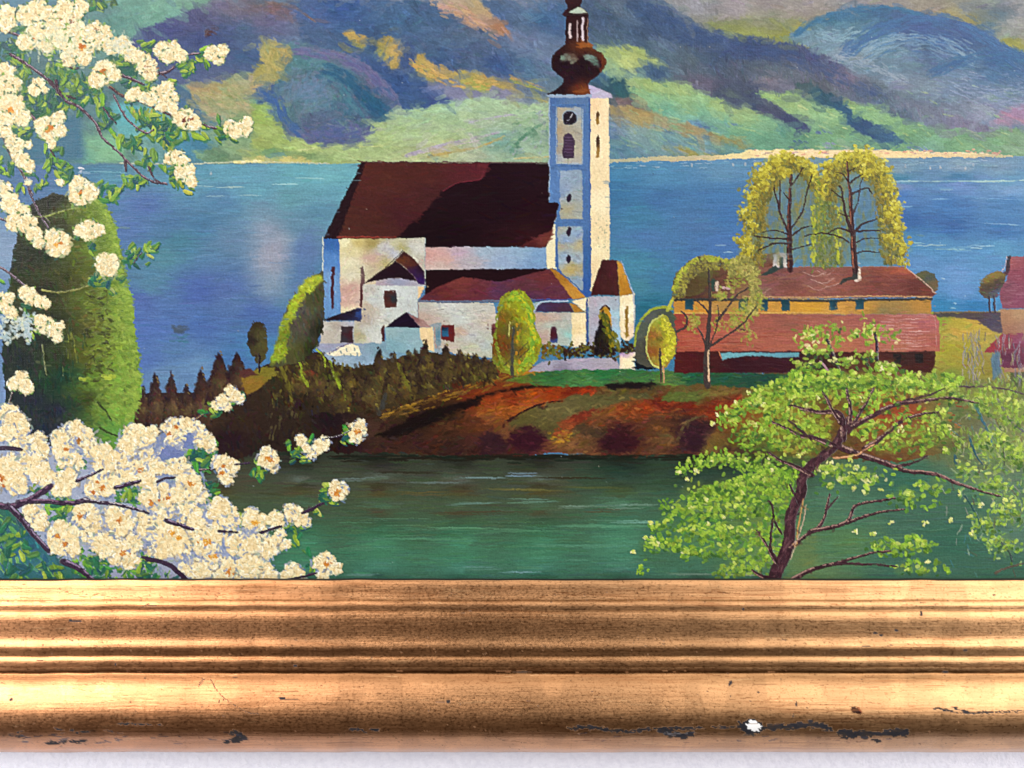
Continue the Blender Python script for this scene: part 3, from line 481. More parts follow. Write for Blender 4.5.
def paint_bank():
    B = [(130, 430, '2c1820'), (140, 400, '301c20'), (155, 410, '3a2422'), (175, 410, '3c2a22'), (200, 400, '35241f'), (215, 420, '3c2a1e'), (240, 425, '38261c'), (230, 440, '2c1620'), (260, 440, '30221c'), (300, 430, '33261c'), (330, 420, '24141c'), (300, 400, '38301e'), (280, 380, '3a2c1e'), (340, 395, '34301c'), (345, 440, '2a1418'), (370, 430, '4a3024'), (370, 400, '3a301e'), (400, 435, '40241c'), (400, 410, '40301a'), (420, 420, '2a1810'), (450, 410, '3a2414'), (440, 430, '4c2c1a'), (470, 425, '5c3018'), (450, 445, '3a201c'), (490, 410, '8a4218'), (490, 440, '3c1c24'), (500, 425, '74401e'), (480, 400, '7a2c10'), (510, 398, '86320e'), (540, 395, '96400f'), (560, 390, '8a2a0c'), (530, 405, '9a4e1a'), (585, 390, '7c2a10'),
         (545, 415, '6a5430'), (560, 405, '665830'), (580, 400, '625a30'), (600, 396, '5c5028'), (570, 425, '6a5a30'), (530, 425, '6c5428'), (555, 435, '9a6428'), (520, 440, '3c1424'), (535, 438, '401420'), (500, 445, '3a1c20'), (505, 435, '7a4a28'), (600, 410, '7c4a24'), (590, 425, '6a3c20'), (580, 438, '74502c'), (615, 440, '3c1420'), (625, 430, '4a1c1e'), (640, 435, '5c3420'), (620, 410, '8c4a1c'), (645, 408, '96380e'), (665, 402, '7c2414'), (650, 420, '5a3820'), (665, 438, '6a4a26'), (690, 435, '3c1c26'), (700, 445, '381a26'), (680, 420, '4c2c20'), (720, 440, '4a2820'), (715, 445, '6a5024'), (740, 445, '341a1e'), (690, 405, '74200f'), (715, 410, '8a3010'), (740, 405, '8a2814'), (760, 410, '742a12'), (650, 390, '5a4824'), (680, 393, '66582c'), (720, 390, '70582a'), (750, 388, '644e24'), (620, 392, '5c5028'), (690, 398, '566428'), (790, 410, '7a4018'), (820, 430, '5a3018'), (860, 415, '8c4a20'), (900, 420, '8a4020'), (880, 440, '6c4420'), (930, 410, '84502c'), (960, 420, '6c5a3c'), (1000, 420, '6a5848'), (950, 390, '5c6430'), (1000, 390, '5c6440')]
    fill([(118, 450), (130, 420), (136, 398), (150, 392), (200, 392), (230, 384), (240, 378), (262, 366), (300, 352), (345, 352), (400, 352), (440, 355), (500, 362), (560, 370), (700, 374), (800, 372), (1030, 370), (1210, 370), (1210, 430), (1000, 440), (900, 462), (840, 458), (760, 455), (700, 453), (650, 455), (600, 455), (560, 452), (500, 457), (440, 456), (400, 452), (370, 452), (320, 452), (260, 450), (215, 470), (180, 480), (120, 470)],
         B, HILL, warp=1.2, n=3600, L=4.5, w=1.4, ang=lambda x, y: -.25 if x > 360 else 1.2, aj=.5, jit=.09, power=3)
    fill([(374, 436), (395, 426), (425, 412), (460, 402), (490, 392), (520, 386), (560, 384), (548, 390), (520, 393), (490, 400), (460, 410), (430, 424), (400, 436)], '1d1010', HILL, soft=1, n=60, L=7, ang=-.3)
    fill([(480, 398), (500, 392), (540, 387), (590, 385), (594, 392), (580, 396), (560, 398), (545, 404), (530, 410), (515, 418), (490, 424), (475, 414)], [(490, 400, '8c3410'), (510, 398, '7c2a0c'), (530, 396, 'a04a12'), (500, 410, '9a5018'), (520, 408, 'a8561a'), (550, 392, '9a3a0c'), (575, 390, '7a2410'), (490, 418, '7c4a20')], HILL, soft=.8, n=150, L=6, w=.9, ang=-.15, jit=.12)
    fill([(508, 424), (520, 414), (540, 404), (562, 402), (575, 394), (610, 396), (638, 392), (650, 396), (620, 402), (596, 408), (578, 412), (565, 425), (556, 440), (545, 438), (530, 430), (515, 428)], [(520, 420, '5c5428'), (560, 406, '665c34'), (600, 398, '605a30'), (555, 430, '5a5228'), (640, 394, '54502c')], HILL, spline=True, soft=1, n=120, L=5, ang=-.2)
    line([(505, 423), (520, 413), (540, 404), (563, 400)], 2.4, 1, '2f1018', HILL, alpha=.8)
    fill([(552, 436), (562, 420), (575, 414), (595, 408), (585, 420), (572, 430), (562, 440)], [(560, 430, '8a4420'), (580, 414, '7a2c1a')], HILL, soft=1, n=26)
    for cx, cy, rx, ry, c in ((528, 439, 19, 11, '3a1222'), (492, 444, 13, 12, '3a1c24'), (618, 441, 19, 13, '3c1420'), (697, 434, 19, 17, '371a26'), (737, 440, 14, 9, '341c1e'), (590, 432, 14, 7, '4c3824')):
        fill(ell(cx, cy, rx, ry), c, HILL, spline=True, warp=5, soft=2.2, n=60, alpha=.72)
    line([(678, 438), (684, 425), (696, 417), (706, 416)], 3, 2, '625030', HILL, alpha=.6); fill([(704, 452), (706, 444), (716, 446), (718, 454)], '7a5c2c', HILL, soft=.8, n=8); fill([(708, 440), (716, 432), (726, 436), (712, 444)], '6c5030', HILL, soft=.8, n=8)
    for k in range(26): stamp(561 + rng.normal(0, 5), 436 + rng.normal(0, 2.5), 2, 1, 0, hx(['b8860f', 'a8742a', '9a8a30'][rng.integers(3)]), .6, .4, HILL)
    for k in range(60): stamp(rng.uniform(598, 680), rng.normal(410, 6), 4, .9, -.1, hx(['a8521a', '9a3a12', '7a2814', '8c5a28'][rng.integers(4)]), .45, .3, HILL)
    for k in range(70): stamp(rng.uniform(650, 790), rng.normal(404, 4), 5, .9, 0, hx(['8c2c14', '7a2010', '9a4418', '5c1c14'][rng.integers(4)]), .5, .3, HILL)
    fill([(660, 398), (668, 392), (700, 391), (742, 390), (730, 394), (700, 398), (690, 401), (668, 401)], [(670, 398, '59662a'), (690, 396, '5c682c'), (720, 392, '7c642c')], HILL, soft=.6, n=50, ang=-.05)
    for k in range(120):
        t = rng.random(); x = 382 + 138 * t; y = 415 - 42 * t + rng.normal(0, 3.4)
        stamp(x, y, rng.uniform(3, 7), .9, -.3 + rng.normal(0, .15), hx(['8a6418', '6a4a1a', '9a7418', '4c3414', '7c5a28'][rng.integers(5)]), .65, .4, HILL)
    for x, y, l in ((388, 413, 7), (436, 394, 8), (444, 391, 6), (480, 380, 8), (408, 405, 9), (470, 384, 6)): stamp(x, y, l, 1.1, -.25, hx('a87c20'), .8, .5, HILL)
    for k in range(26): stamp(rng.uniform(560, 760), rng.normal(453, 1), rng.uniform(3, 9), .6, 0, hx('7a4a2c'), .4, .3, HILL)
    for k in range(900):
        x = rng.uniform(380, 800); y = rng.uniform(388, 454)
        if y < 436 - (x - 374) * .42 + 6: continue
        c0 = img[int((y - Y0) * S), int((x - X0) * S)]
        f = F32(rng.uniform(.72, 1.32)); stamp(x, y, rng.uniform(2, 5.5), rng.uniform(.8, 1.6), rng.normal(-.15, .5), c0 * f + (np.array([.03, .015, 0], F32) if f > 1.15 else F32(0)), .6, .35, HILL)
    # dark seam where bank meets water
    for k in range(120): stamp(rng.uniform(330, 760), rng.normal(457.5, 1.6), rng.uniform(6, 14), 1.1, 0, hx(['16201c', '1c1c1a', '122622'][rng.integers(3)]), .65, .2, POND)
    # grass terrace
    fill([(505, 381), (520, 375), (530, 371), (545, 369), (620, 369), (680, 371), (760, 373), (810, 374), (810, 384), (760, 388), (700, 384), (640, 386), (600, 386), (560, 386), (530, 384)], [(520, 379, '5c6a30'), (550, 374, '34643c'), (600, 372, '2f6a40'), (580, 382, '4c7a44'), (640, 380, '447040'), (640, 373, '34603c'), (700, 377, '285440'), (760, 380, '244a3c'), (660, 384, '5c743c'), (620, 384, '44683c'), (800, 380, '24483c')], GRASS, warp=1, soft=.4, n=420, L=5, w=.9, ang=-.05, jit=.09)
    fill([(604, 384), (640, 382), (664, 384), (640, 388), (606, 388)], '1f1618', HILL, soft=.8, n=16); fill([(514, 372), (540, 369), (542, 371), (520, 375)], 'a87424', GRASS, soft=.5, n=12)

def conifer(x, y0, y1, w, dark='261820', mid='40301e', lit='5f5630', id=CONIF, side=1):
    hgt_ = y1 - y0; q = rng.uniform(-.15, .15)
    L = [(x + w * q, y0), (x + w * .35, y0 + hgt_ * .22), (x + w * .62, y0 + hgt_ * .45), (x + w * .95, y0 + hgt_ * .75), (x + w, y1), (x - w, y1), (x - w * .9, y0 + hgt_ * .7), (x - w * .6, y0 + hgt_ * .42), (x - w * .3, y0 + hgt_ * .2)]
    fill(L, [(x - w * .6, y0 + hgt_ * .5, dark), (x - w * .7, y1, dark), (x - w * .1, y0 + 2, dark), (x + w * .25, y0 + hgt_ * .5, mid), (x + w * .6, y0 + hgt_ * .6, lit), (x + w * .5, y1 - 4, mid), (x, y1, mid)], id, warp=1.3, soft=.4, n=int(hgt_ * w * .10), L=2.4, w=1, ang=1.2, aj=.7, jit=.1)
    for k in range(int(hgt_ * .5)):
        t = rng.random() ** .8; u = rng.choice([-1, 1]); ww = w * (.06 + .94 * t ** .85)
        stamp(x + u * ww * .92, y0 + hgt_ * t, 1.6, .9, (.8 if u > 0 else 2.3), hx(lit if u > 0 and rng.random() < .5 else dark) * F32(rng.uniform(.9, 1.15)), .8, .35, id)

def paint_conifers():
    for x, y0, y1, w in ((143, 384, 425, 7), (155, 371, 428, 9), (171, 370, 428, 9), (186, 383, 425, 8), (201, 367, 425, 10), (219, 350, 405, 13), (237, 351, 395, 12)):
        conifer(x, y0, y1, w * 1.15, '2c1c22', '4a3428', '6c5c3c')
    fill([(240, 376), (262, 367), (275, 367), (272, 378), (256, 390), (246, 395)], [(250, 382, '8c6a20'), (268, 370, '7c7420')], HILL, soft=.6, n=40, ang=-.4)
    fill([(238, 370), (250, 368), (256, 374), (244, 378)], '5a302c', HILL, soft=.6, n=8)
    fill(ell(258, 341, 10, 20), [(252, 340, '2c2420'), (262, 335, '4c4a2c'), (264, 345, '54502c'), (256, 325, '38301e')], BUSH, spline=True, warp=2, n=70, L=2.4, w=1, ang=1); line([(259, 355), (259, 372)], 2, 2, '251a22', BUSH, spline=False)
    # low rows in front of the church
    fill([(290, 362), (310, 358), (330, 364), (350, 368), (380, 360), (430, 352), (480, 358), (500, 366), (490, 378), (440, 392), (400, 406), (360, 412), (300, 412), (270, 400), (268, 380)], [(300, 380, '3c321e'), (350, 390, '40381e'), (400, 375, '423620'), (450, 370, '3a3020'), (300, 400, '2f241c'), (420, 390, '443820'), (380, 400, '3c3222')], CONIF, warp=2, n=420, L=3, w=1.2, ang=1.2, jit=.16)
    rows = ((300, 352, 395, 9), (318, 350, 400, 9), (333, 358, 400, 8), (348, 364, 400, 8), (360, 365, 402, 7), (340, 378, 412, 8), (379, 346, 398, 10), (393, 350, 392, 8), (408, 350, 390, 8), (415, 347, 388, 7), (424, 338, 385, 8), (438, 352, 384, 7), (446, 343, 382, 8), (460, 348, 378, 6), (467, 352, 376, 5), (475, 352, 376, 6), (484, 355, 377, 6), (492, 358, 378, 5), (368, 374, 408, 8), (388, 372, 404, 7), (404, 370, 398, 7), (425, 368, 394, 7))
    for i, (x, y0, y1, w) in enumerate(rows):
        conifer(x, y0, y1, w * 1.25, ['2a1e1e', '30241f'][i % 2], ['54462a', '4a3e26'][i % 2], ['746a34', '66562e', '7c7430'][i % 3])
    for k in range(150):
        t = rng.random(); x = 272 + 228 * t; y = 362 + rng.uniform(0, 46) * (1 - .55 * t)
        stamp(x, y, rng.uniform(2, 5), rng.uniform(.8, 1.6), 1.1 + rng.normal(0, .4), hx(['6c682c', '2a1e1a', '544c24', '7a7430', '3a2c1e', '241818', '5c5228', '44341e'][rng.integers(8)]), .6, .4, CONIF)
    line([(296, 357), (301, 366), (302, 376), (308, 385)], 2, 2.5, '84922c', CONIF, alpha=.8); line([(330, 362), (334, 374), (340, 388)], 2.5, 3, '7c8c2a', CONIF, alpha=.75); line([(317, 350), (323, 356), (325, 366)], 2, 1.5, '8a9a30', CONIF, alpha=.8)
    line([(280, 366), (288, 384), (292, 404)], 4, 3, '6a6428', CONIF, alpha=.6); line([(399, 366), (405, 380), (410, 390)], 4, 2, '6c6c28', CONIF, alpha=.55)
    fill(ell(310, 372, 4, 3), '6a3a28', CONIF, soft=.6, n=5)
    for k in range(7): stamp(385 - k * .9 + rng.normal(0, 1.5), 395 + k * 3, 3, 2.4, 1.7, hx('3f403c'), .7, .3, HILL)
    for k in range(60): stamp(rng.uniform(268, 300), rng.uniform(400, 440), 3, 1.1, 1.8, hx(['4c4228', '33241c', '2a1a20', '5a5030'][rng.integers(4)]), .6, .3, HILL)

def paint_church():
    c = CHURCH
    # base walls and bank wall
    fill([(314, 343), (330, 341), (362, 340), (383, 340), (400, 338), (445, 338), (445, 350), (420, 362), (395, 366), (368, 368), (340, 366), (330, 362)], [(325, 346, '8c98b0'), (345, 348, '8896a8'), (360, 360, '7c9ab0'), (380, 350, '6f92a0'), (400, 350, '6a94ac'), (435, 346, '8ca0a8'), (340, 362, '8ea6b8'), (370, 366, '88a4c0')], c, n=90, L=4)
    fill([(418, 301), (493, 303), (500, 330), (496, 358), (455, 354), (440, 346), (432, 330), (417, 318)], [(425, 306, 'b0aca0'), (450, 306, 'c0c4bc'), (480, 308, 'b8b8ac'), (424, 318, 'b49c8c'), (460, 320, 'b8c0b8'), (490, 320, 'bcae9c'), (456, 330, 'b89c88'), (470, 335, 'b4b8b4'), (485, 345, 'a8b4b0'), (448, 348, 'b8a898'), (495, 345, 'a8a880'), (470, 350, 'b4b498')], c, n=190, L=4, w=1.3, ang=.1, jit=.05)
    for x, y, l in ((440, 309, 4), (480, 311, 4), (446, 306, 2)): stamp(x, y, l, .5, 0, hx('6a6a64'), .7, .3, c)
    fill([(429, 325), (441, 322), (441, 345), (433, 350)], [(432, 335, 'b8a898'), (439, 335, '4a7c94')], c, warp=.3, n=12)
    # nave
    fill([(323, 237), (340, 237), (340, 315), (323, 318)], [(330, 242, '2f62a8'), (330, 260, '4a7ec0'), (330, 290, '6490c4'), (337, 310, '5a88c0'), (325, 280, '6a94c8')], c, n=50, L=5, w=1, ang=1.5, warp=.25)
    fill([(339, 237), (425, 236), (425, 286), (400, 284), (365, 290), (363, 309), (340, 315)], [(343, 242, 'dcd4a4'), (352, 250, 'd0c48c'), (350, 262, 'd8d0a8'), (358, 242, 'c4b068'), (372, 243, 'a08e50'), (352, 275, 'cfc8a8'), (360, 268, 'c8c09c'), (350, 290, 'c09488'), (345, 300, 'c49c8c'), (358, 300, 'c8a898'), (370, 258, 'c09c8c'), (376, 270, 'b8a888'), (385, 248, 'b4b4b8'), (395, 252, 'aaaebc'), (384, 265, 'b0a468'), (410, 246, 'b8bab8'), (420, 250, 'c0c0b4'), (420, 262, 'b0aa98'), (404, 247, 'a49c58'), (395, 245, 'b8b48c'), (346, 310, 'dccca0')], c, n=260, L=3.5, w=1.2, ang=-.6, aj=.8, jit=.05, warp=.25, power=3)
    line([(322.5, 238), (322.5, 300)], 1, 1, 'c8d0c0', c, spline=False, alpha=.7)
    fill([(331, 266), (334, 266), (333.8, 308), (332, 310), (330.6, 306)], '4c1e28', c, warp=.2, n=0); fill([(360, 268), (363, 266), (365, 278), (363, 292), (362, 308), (359.5, 306), (360, 285)], [(362, 270, '6a5050'), (361, 300, '542028')], c, warp=.2, n=0)
    fill([(425, 246), (547, 247), (546, 270), (425, 270)], [(430, 255, 'c8948a'), (445, 260, 'c89c92'), (460, 252, 'b49ca8'), (470, 262, 'a8a0a8'), (485, 252, '90a8bc'), (500, 262, '88a0c0'), (520, 252, '84a4c0'), (540, 258, '7098c0'), (535, 266, '6c8cb8'), (440, 268, 'c0a89c')], c, n=110, L=7, w=1, ang=-.03, jit=.03, warp=.2)
    fill([(425, 269.5), (546, 268), (546, 276), (500, 282), (465, 282), (440, 290), (425, 300)], '250b14', c, n=20, warp=.3)
    fill([(545, 222), (550, 206), (558, 205), (557, 269), (546.5, 269)], [(550, 230, 'e4d8ac'), (552, 262, 'ecdcA8'.lower())], c, n=12, warp=.2)
    # tower
    fill([(548.5, 97), (591, 96), (591, 297), (575, 296), (555, 266), (554.5, 222), (558, 203), (549, 202)], [(552, 100, '4468a0'), (552, 150, '5076ac'), (552, 190, '5078b0'), (560, 220, '4a72a8'), (587, 120, '456ea6'), (587, 200, '446ca4'), (588, 260, '34609c'), (575, 290, '2c58a0'), (570, 102, '5474a0')], c, n=180, L=6, w=1, ang=1.5, aj=.1, warp=.2, jit=.03)
    fill([(590, 97), (608.5, 97.5), (609.5, 160), (609.5, 262), (603, 264), (592, 292), (590, 290)], [(595, 105, 'f0c894'), (603, 105, 'f4dca8'), (598, 140, 'f2d8a4'), (595, 180, 'ecd09c'), (604, 200, 'f0dcac'), (596, 230, 'e8cc98'), (604, 250, 'ecd8a4'), (595, 270, 'e8cc98')], c, n=170, L=4, w=1.2, ang=1.5, aj=.5, jit=.025, warp=.3)
    line([(549, 99), (549, 200)], 1, 1, '8aa4c0', c, spline=False, alpha=.8); line([(589.5, 98), (590, 288)], 1.2, 1.2, '34609c', c, spline=False, alpha=.8)
    tex = lambda: rng.normal(0, 1)
    def panel(x0, y0, x1, y1, spec, n, L=3):
        fill([(x0, y0), (x1, y0), (x1, y1), (x0, y1)], spec, c, warp=.25, n=n, L=L, w=.8, ang=.0, jit=.06)
    panel(556.5, 107, 582, 163.5, [(560, 112, 'a89e86'), (558, 130, 'a89270'), (560, 150, '9a9080'), (580, 112, '8a9cac'), (580, 125, 'a8a898'), (579, 150, 'b0a890'), (570, 128, 'a09a88'), (568, 161, 'a8a498'), (558, 160, '98a0a8')], 50)
    panel(559.5, 170, 582.5, 219, [(562, 175, '8aa0b8'), (578, 175, '8298ac'), (562, 190, '7c94b4'), (578, 195, '94a0a4'), (568, 210, 'a49c78'), (580, 212, '98a098'), (560, 214, 'a0a08c')], 60)
    fill([(556.5, 226), (582.5, 226), (583, 290), (575, 288), (558, 268)], [(560, 230, '9aa094'), (560, 245, 'a8a07c'), (578, 232, '84a0c0'), (578, 245, 'b0a478'), (566, 240, '7c98bc'), (566, 255, '84a0bc'), (562, 262, '8ca4bc'), (578, 258, '90a4b4'), (570, 270, 'b8a05c'), (573, 266, 'a89868'), (575, 280, '7c98b4')], c, warp=.3, n=70, L=2.6, w=1, jit=.07)
    for y in (104.5, 165, 222): line([(553, y + .5), (585, y)], 2, 2, '466ea6', c, spline=False, alpha=.85)
    line([(556, 107), (556, 163), (582, 164), (582.6, 108)], .9, .9, '8fa4b4', c, spline=False, alpha=.6)
    fill(ell(569.2, 117.5, 8, 8), '7c94ac', c, spline=True, warp=.1, n=0, alpha=.8); fill(ell(569.2, 118, 7.2, 7.4), '241a28', c, spline=True, warp=.1, n=6, L=2)
    stamp(571, 115.5, 3.4, .45, -.95, hx('b8b8c8'), .95, .4, c); stamp(567.5, 119.8, 2, .35, 2.7, hx('9a9ab4'), .9, .4, c)
    for k in range(12): stamp(569.2 + 6 * math.cos(k * .5236), 118 + 6 * math.sin(k * .5236), .5, .3, k * .5236, hx('6a6484'), .6, .2, c)
    fill([(562.4, 158), (562.6, 138), (565, 133.8), (568.5, 132.6), (572, 134), (574, 138), (574.2, 158)], [(566, 140, '44304a'), (570, 150, '4c3050'), (566, 156, '3c2c44')], c, warp=.15, n=10, L=2.5)
    for y in range(137, 158, 3): stamp(568.3, y, 4.5, .25, 0, hx('6a5474'), .6, .2, c)
    for y in (197.5, 231.5, 258.5): fill(ell(568.8, y, 2.6, 4.7), '2c1a34', c, spline=True, warp=.15, n=0)
    fill([(596, 124), (595.6, 114), (597.6, 110), (599.6, 114), (599.2, 124), (597.6, 125)], [(597, 113, '5a3a20'), (597, 121, 'a07828')], c, warp=.1, n=0)
    fill([(596, 157), (595.6, 138), (597.5, 134), (599.6, 138), (599.2, 157)], [(597, 139, '4c3024'), (597, 152, 'a07830')], c, warp=.1, n=0)
    for k in range(34): stamp(rng.uniform(596, 608), rng.uniform(213, 250), rng.uniform(.5, 1.1), .5, rng.uniform(0, 3), hx(['6a8a78', 'a4a884', '8a9c80'][rng.integers(3)]), .6, .2, c)
    # cornice and onion spire
    fill([(586, 84), (592, 85), (612, 94), (612, 98), (590, 98), (588, 94)], [(592, 88, 'b0a4c8'), (605, 95, 'b4acc4')], c, warp=.2, n=14)
    fill([(545, 94.5), (592, 94), (592, 97.5), (548, 97.5)], '8ca0bc', c, warp=.2, n=8, L=4)
    sp = [(544.5, 94.5), (552, 91), (559, 87), (563, 82), (563.5, 78.5), (557, 74), (552.5, 69), (551, 62), (552, 55), (556, 50), (561, 46.5), (565, 43.5), (565.5, 17), (561.5, 15), (562, 12.5), (567, 8), (567, 5), (565, 2), (564.6, -2), (566, -7), (570, -12), (571.6, -24), (571, -30), (572.6, -52), (573.6, -70), (574.6, -52), (576, -30), (575.6, -24), (577.4, -12), (581, -7), (582.5, -2), (582, 3), (580, 6.5), (588, 12.5), (588.4, 15), (588, 44), (593, 47.5), (600, 52), (605.5, 58), (606.5, 64), (603, 70.5), (597, 76), (591, 80), (588, 84), (589, 90), (591, 94.5)]
    fill(sp, [(556, 60, '260c18'), (560, 70, '280e1c'), (575, 70, '2a1022'), (570, 80, '2c1020'), (575, 10, '34141c'), (570, 0, '3a1c20'), (598, 66, '341420'), (604, 58, '5c2c1c'), (592, 48, '6c3818'), (578, 46, '5a2c18'), (570, 52, '3c1c18'), (585, 62, '220c18'), (565, 66, '200c18'), (578, 72, '240e1a'), (590, 70, '240e18'), (562, 50, '34181a'), (585, 30, '3c1818'), (568, 30, '2a0e18'), (560, 90, '240c18'), (578, 90, '6a3018'), (585, 90, '80401c')], c, warp=.25, n=110, L=3, w=1, ang=.8, aj=.6, jit=.08)
    fill([(568, 13), (573, 9.5), (579, 6), (584, 9.5), (588, 13)], 'a8baa4', c, warp=.15, n=6, L=2)
    line([(565, 15.5), (588, 15)], 1.2, 1.2, '2a0c14', c, spline=False)
    for x, y0, y1, w, cc in ((569.6, 22, 38.5, 2.6, 'cbb4b4'), (577.2, 20, 41.5, 1.6, 'b49a9a'), (582.4, 16.5, 41.5, 2.4, 'd0bcc4'), (587.2, 17, 43, .9, 'a4907c')):
        fill([(x - w / 2, y1), (x - w / 2, y0 + 1), (x, y0), (x + w / 2, y0 + 1), (x + w / 2, y1)], cc, c, warp=.15, n=0)
    fill([(578, 42.5), (590, 43), (592, 47), (580, 48)], '985420', c, soft=.4, n=6)
    fill([(560, 60), (562, 54.5), (567, 53), (575, 54), (578, 58), (575, 62), (570, 64), (568, 60), (565, 62)], [(563, 59, '6c8474'), (569, 60, '7c8470'), (576, 57, '5c3c30')], c, soft=1, n=26, L=2, warp=1, alpha=.75)
    fill([(583, 54), (588, 53), (594, 55), (599, 62), (599.5, 69), (594, 65), (588, 61), (585, 59)], [(586, 56, '7c9488'), (596, 62, '587468')], c, soft=1, n=26, L=2, warp=1, alpha=.75)
    fill([(601, 52.5), (606, 60), (605, 67), (599, 74), (602, 66), (602, 58)], '6c3418', c, soft=.7, n=8, L=3, ang=1.5, alpha=.8); fill([(572, 92), (583, 88), (588, 93)], '84441c', c, soft=.4, n=5)
    # big roof
    fill([(361, 162), (549, 163), (549, 202), (558.5, 202.5), (557, 213), (552, 230), (546, 247), (425, 247), (425, 238), (323, 238.5)], [(450, 200, '240a16'), (500, 200, '230a16'), (540, 180, '280e1a'), (440, 235, '1e0812'), (540, 240, '341018'), (552, 215, '280a16')], c, warp=.3, n=240, L=8, w=1.2, ang=.0, jit=.08, da=.5)
    fill([(363, 162), (489, 163), (484, 176), (480, 180), (456, 183), (443, 190), (432, 202), (420, 216), (408, 226), (396, 238), (338, 238)], [(380, 180, '56261f'), (420, 175, '542420'), (470, 172, '582028'), (350, 230, '54281f'), (380, 225, '50241e'), (430, 195, '4c2022'), (400, 220, '4a1c22'), (485, 168, '64202c')], c, warp=.5, soft=.3, n=230, L=7, w=1.3, ang=.1, jit=.04, da=.5)
    fill([(361, 162), (366, 162.5), (337, 238), (322.5, 238.5)], '280e18', c, warp=.2, n=10, L=6, ang=-1.1)
    line([(484, 170), (481, 179), (456, 183), (442, 191)], 1, 1, '702030', c, spline=False, alpha=.5)
    line([(338, 236.8), (395, 237)], 1.6, 1.2, '8c3428', c, spline=False, alpha=.8)
    fill([(553, 229), (550, 239), (545, 247), (519, 247), (536, 238)], [(530, 245, '542024'), (545, 240, '74342c')], c, soft=.4, n=14)
    line([(362, 161.5), (548, 162.5)], .9, .9, '5a3c40', c, spline=False, alpha=.6)
    # aisle
    fill([(418, 300), (424, 295), (436, 287), (450, 281), (463, 276.5), (480, 279), (500, 281.5), (522, 275.5), (548, 268.5), (556, 272), (572, 292), (586, 298), (540, 301), (430, 301)], [(440, 292, '6c2a2a'), (460, 282, '783430'), (480, 290, '6a2a34'), (500, 292, '5c3050'), (520, 288, '64303c'), (545, 278, '6c2c30'), (530, 297, '582c4a'), (560, 290, '643040'), (430, 298, '602834')], c, warp=.3, n=150, L=6, w=1.1, ang=.0, jit=.06)
    fill([(549, 268), (553, 268), (562, 274), (586, 297), (572, 300), (563, 287)], [(558, 276, 'a8701f'), (575, 292, 'c4882c')], c, warp=.25, n=14, ang=.8)
    line([(553, 268), (570, 280), (584, 294)], 1, 1, '38608c', c, alpha=.7)
    line([(418, 301), (470, 301.5), (536, 300)], 2, 2.4, '5c647c', c, alpha=.85); line([(528, 302), (540, 299.5), (572, 299.5)], 1.6, 1.2, '3c4a8c', c, alpha=.7)
    fill([(532, 303), (545, 301), (537, 312), (533, 312)], '90a8a8', c, n=4)
    fill([(571, 301), (589, 296.5), (588, 306), (585.5, 312), (577, 306)], 'eed8a4', c, warp=.2, n=8)
    fill([(534, 312), (573, 312), (572, 346), (538, 344)], [(540, 318, 'b89884'), (555, 318, 'b8a090'), (565, 320, 'a8aca0'), (569, 335, '8cc0b8'), (548, 335, 'b49c8c'), (560, 340, 'a4b0a4'), (540, 340, 'b49484'), (551, 326, 'a4b4a4')], c, warp=.3, n=70, L=3)
    fill([(571.5, 312), (586, 312), (585.5, 347), (571, 347)], [(578, 318, 'ecd49c'), (576, 330, 'eccC90'.lower()), (582, 340, 'ecd8ac')], c, warp=.25, n=26, ang=1.5)
    fill([(534.5, 311.8), (537, 305.5), (542, 302.5), (569, 302), (574, 312)], [(540, 308, '403058'), (555, 306, '4a2c4c'), (565, 310, '4c2c40')], c, warp=.2, n=14)
    line([(533.5, 311), (538, 304.5), (544, 301.4), (568, 301)], 1.1, 1, 'a4b4d0', c, alpha=.9); fill([(569, 302), (574, 304), (585, 311.6), (574, 312)], 'b07a24', c, warp=.2, n=5)
    fill([(549.6, 342), (550, 330), (552, 326.5), (555, 326.3), (557.3, 330), (557.6, 342)], [(552, 335, '541822'), (557, 341, '2c5090')], c, warp=.15, n=5)
    line([(586.5, 300), (587, 345)], 1.8, 2, '2c4c90', c, spline=False)
    # little blocks at left
    fill([(363, 284), (424, 283), (424, 288), (417.5, 300), (417, 318), (408, 312), (384, 328), (381, 343), (354, 343), (353, 322), (362, 309)], [(367, 290, 'b4b0a4'), (366, 305, 'b8a68c'), (375, 300, 'b8c0bc'), (390, 290, 'c4ccc8'), (405, 295, 'bcc4c0'), (412, 305, 'b4bcb8'), (370, 330, 'bcc0b8'), (358, 335, 'a8a078'), (375, 338, 'c4c8c0'), (395, 315, 'bcc4bc'), (362, 318, 'ac9c8c')], c, warp=.25, n=170, L=3, w=1.1, ang=.6, aj=1, jit=.05)
    fill([(418, 286), (424.5, 287), (421, 296), (417.5, 299)], 'e4bc84', c, warp=.2, n=3); line([(417.6, 303), (418, 318)], 1, 1, '9a7c74', c, spline=False, alpha=.6)
    fill([(375, 279), (395, 277.5), (412, 278.5), (423, 283), (423, 286), (375, 285)], [(380, 283, 'a4949c'), (400, 281, '8c90a8'), (415, 284, 'a09aa8')], c, warp=.3, n=14)
    fill([(363.5, 283.5), (380, 272), (395, 260.5), (398, 262), (408, 270), (418, 281), (410, 280), (398, 277.5), (378, 280)], '260e1e', c, warp=.25, n=18)
    fill([(395, 260), (404, 250.5), (414, 259), (424, 271), (425, 285), (419, 284), (416, 279), (406, 268)], [(404, 255, '3c1c20'), (402, 261, '6c3a1c'), (410, 263, '5c2c20'), (416, 272, '38184a'), (421, 270, '2a1028'), (421, 280, '34145a')], c, warp=.25, n=26, L=2.5, ang=.8)
    line([(364, 283), (384, 269), (403, 250)], .8, .8, '34141c', c, spline=False, alpha=.7)
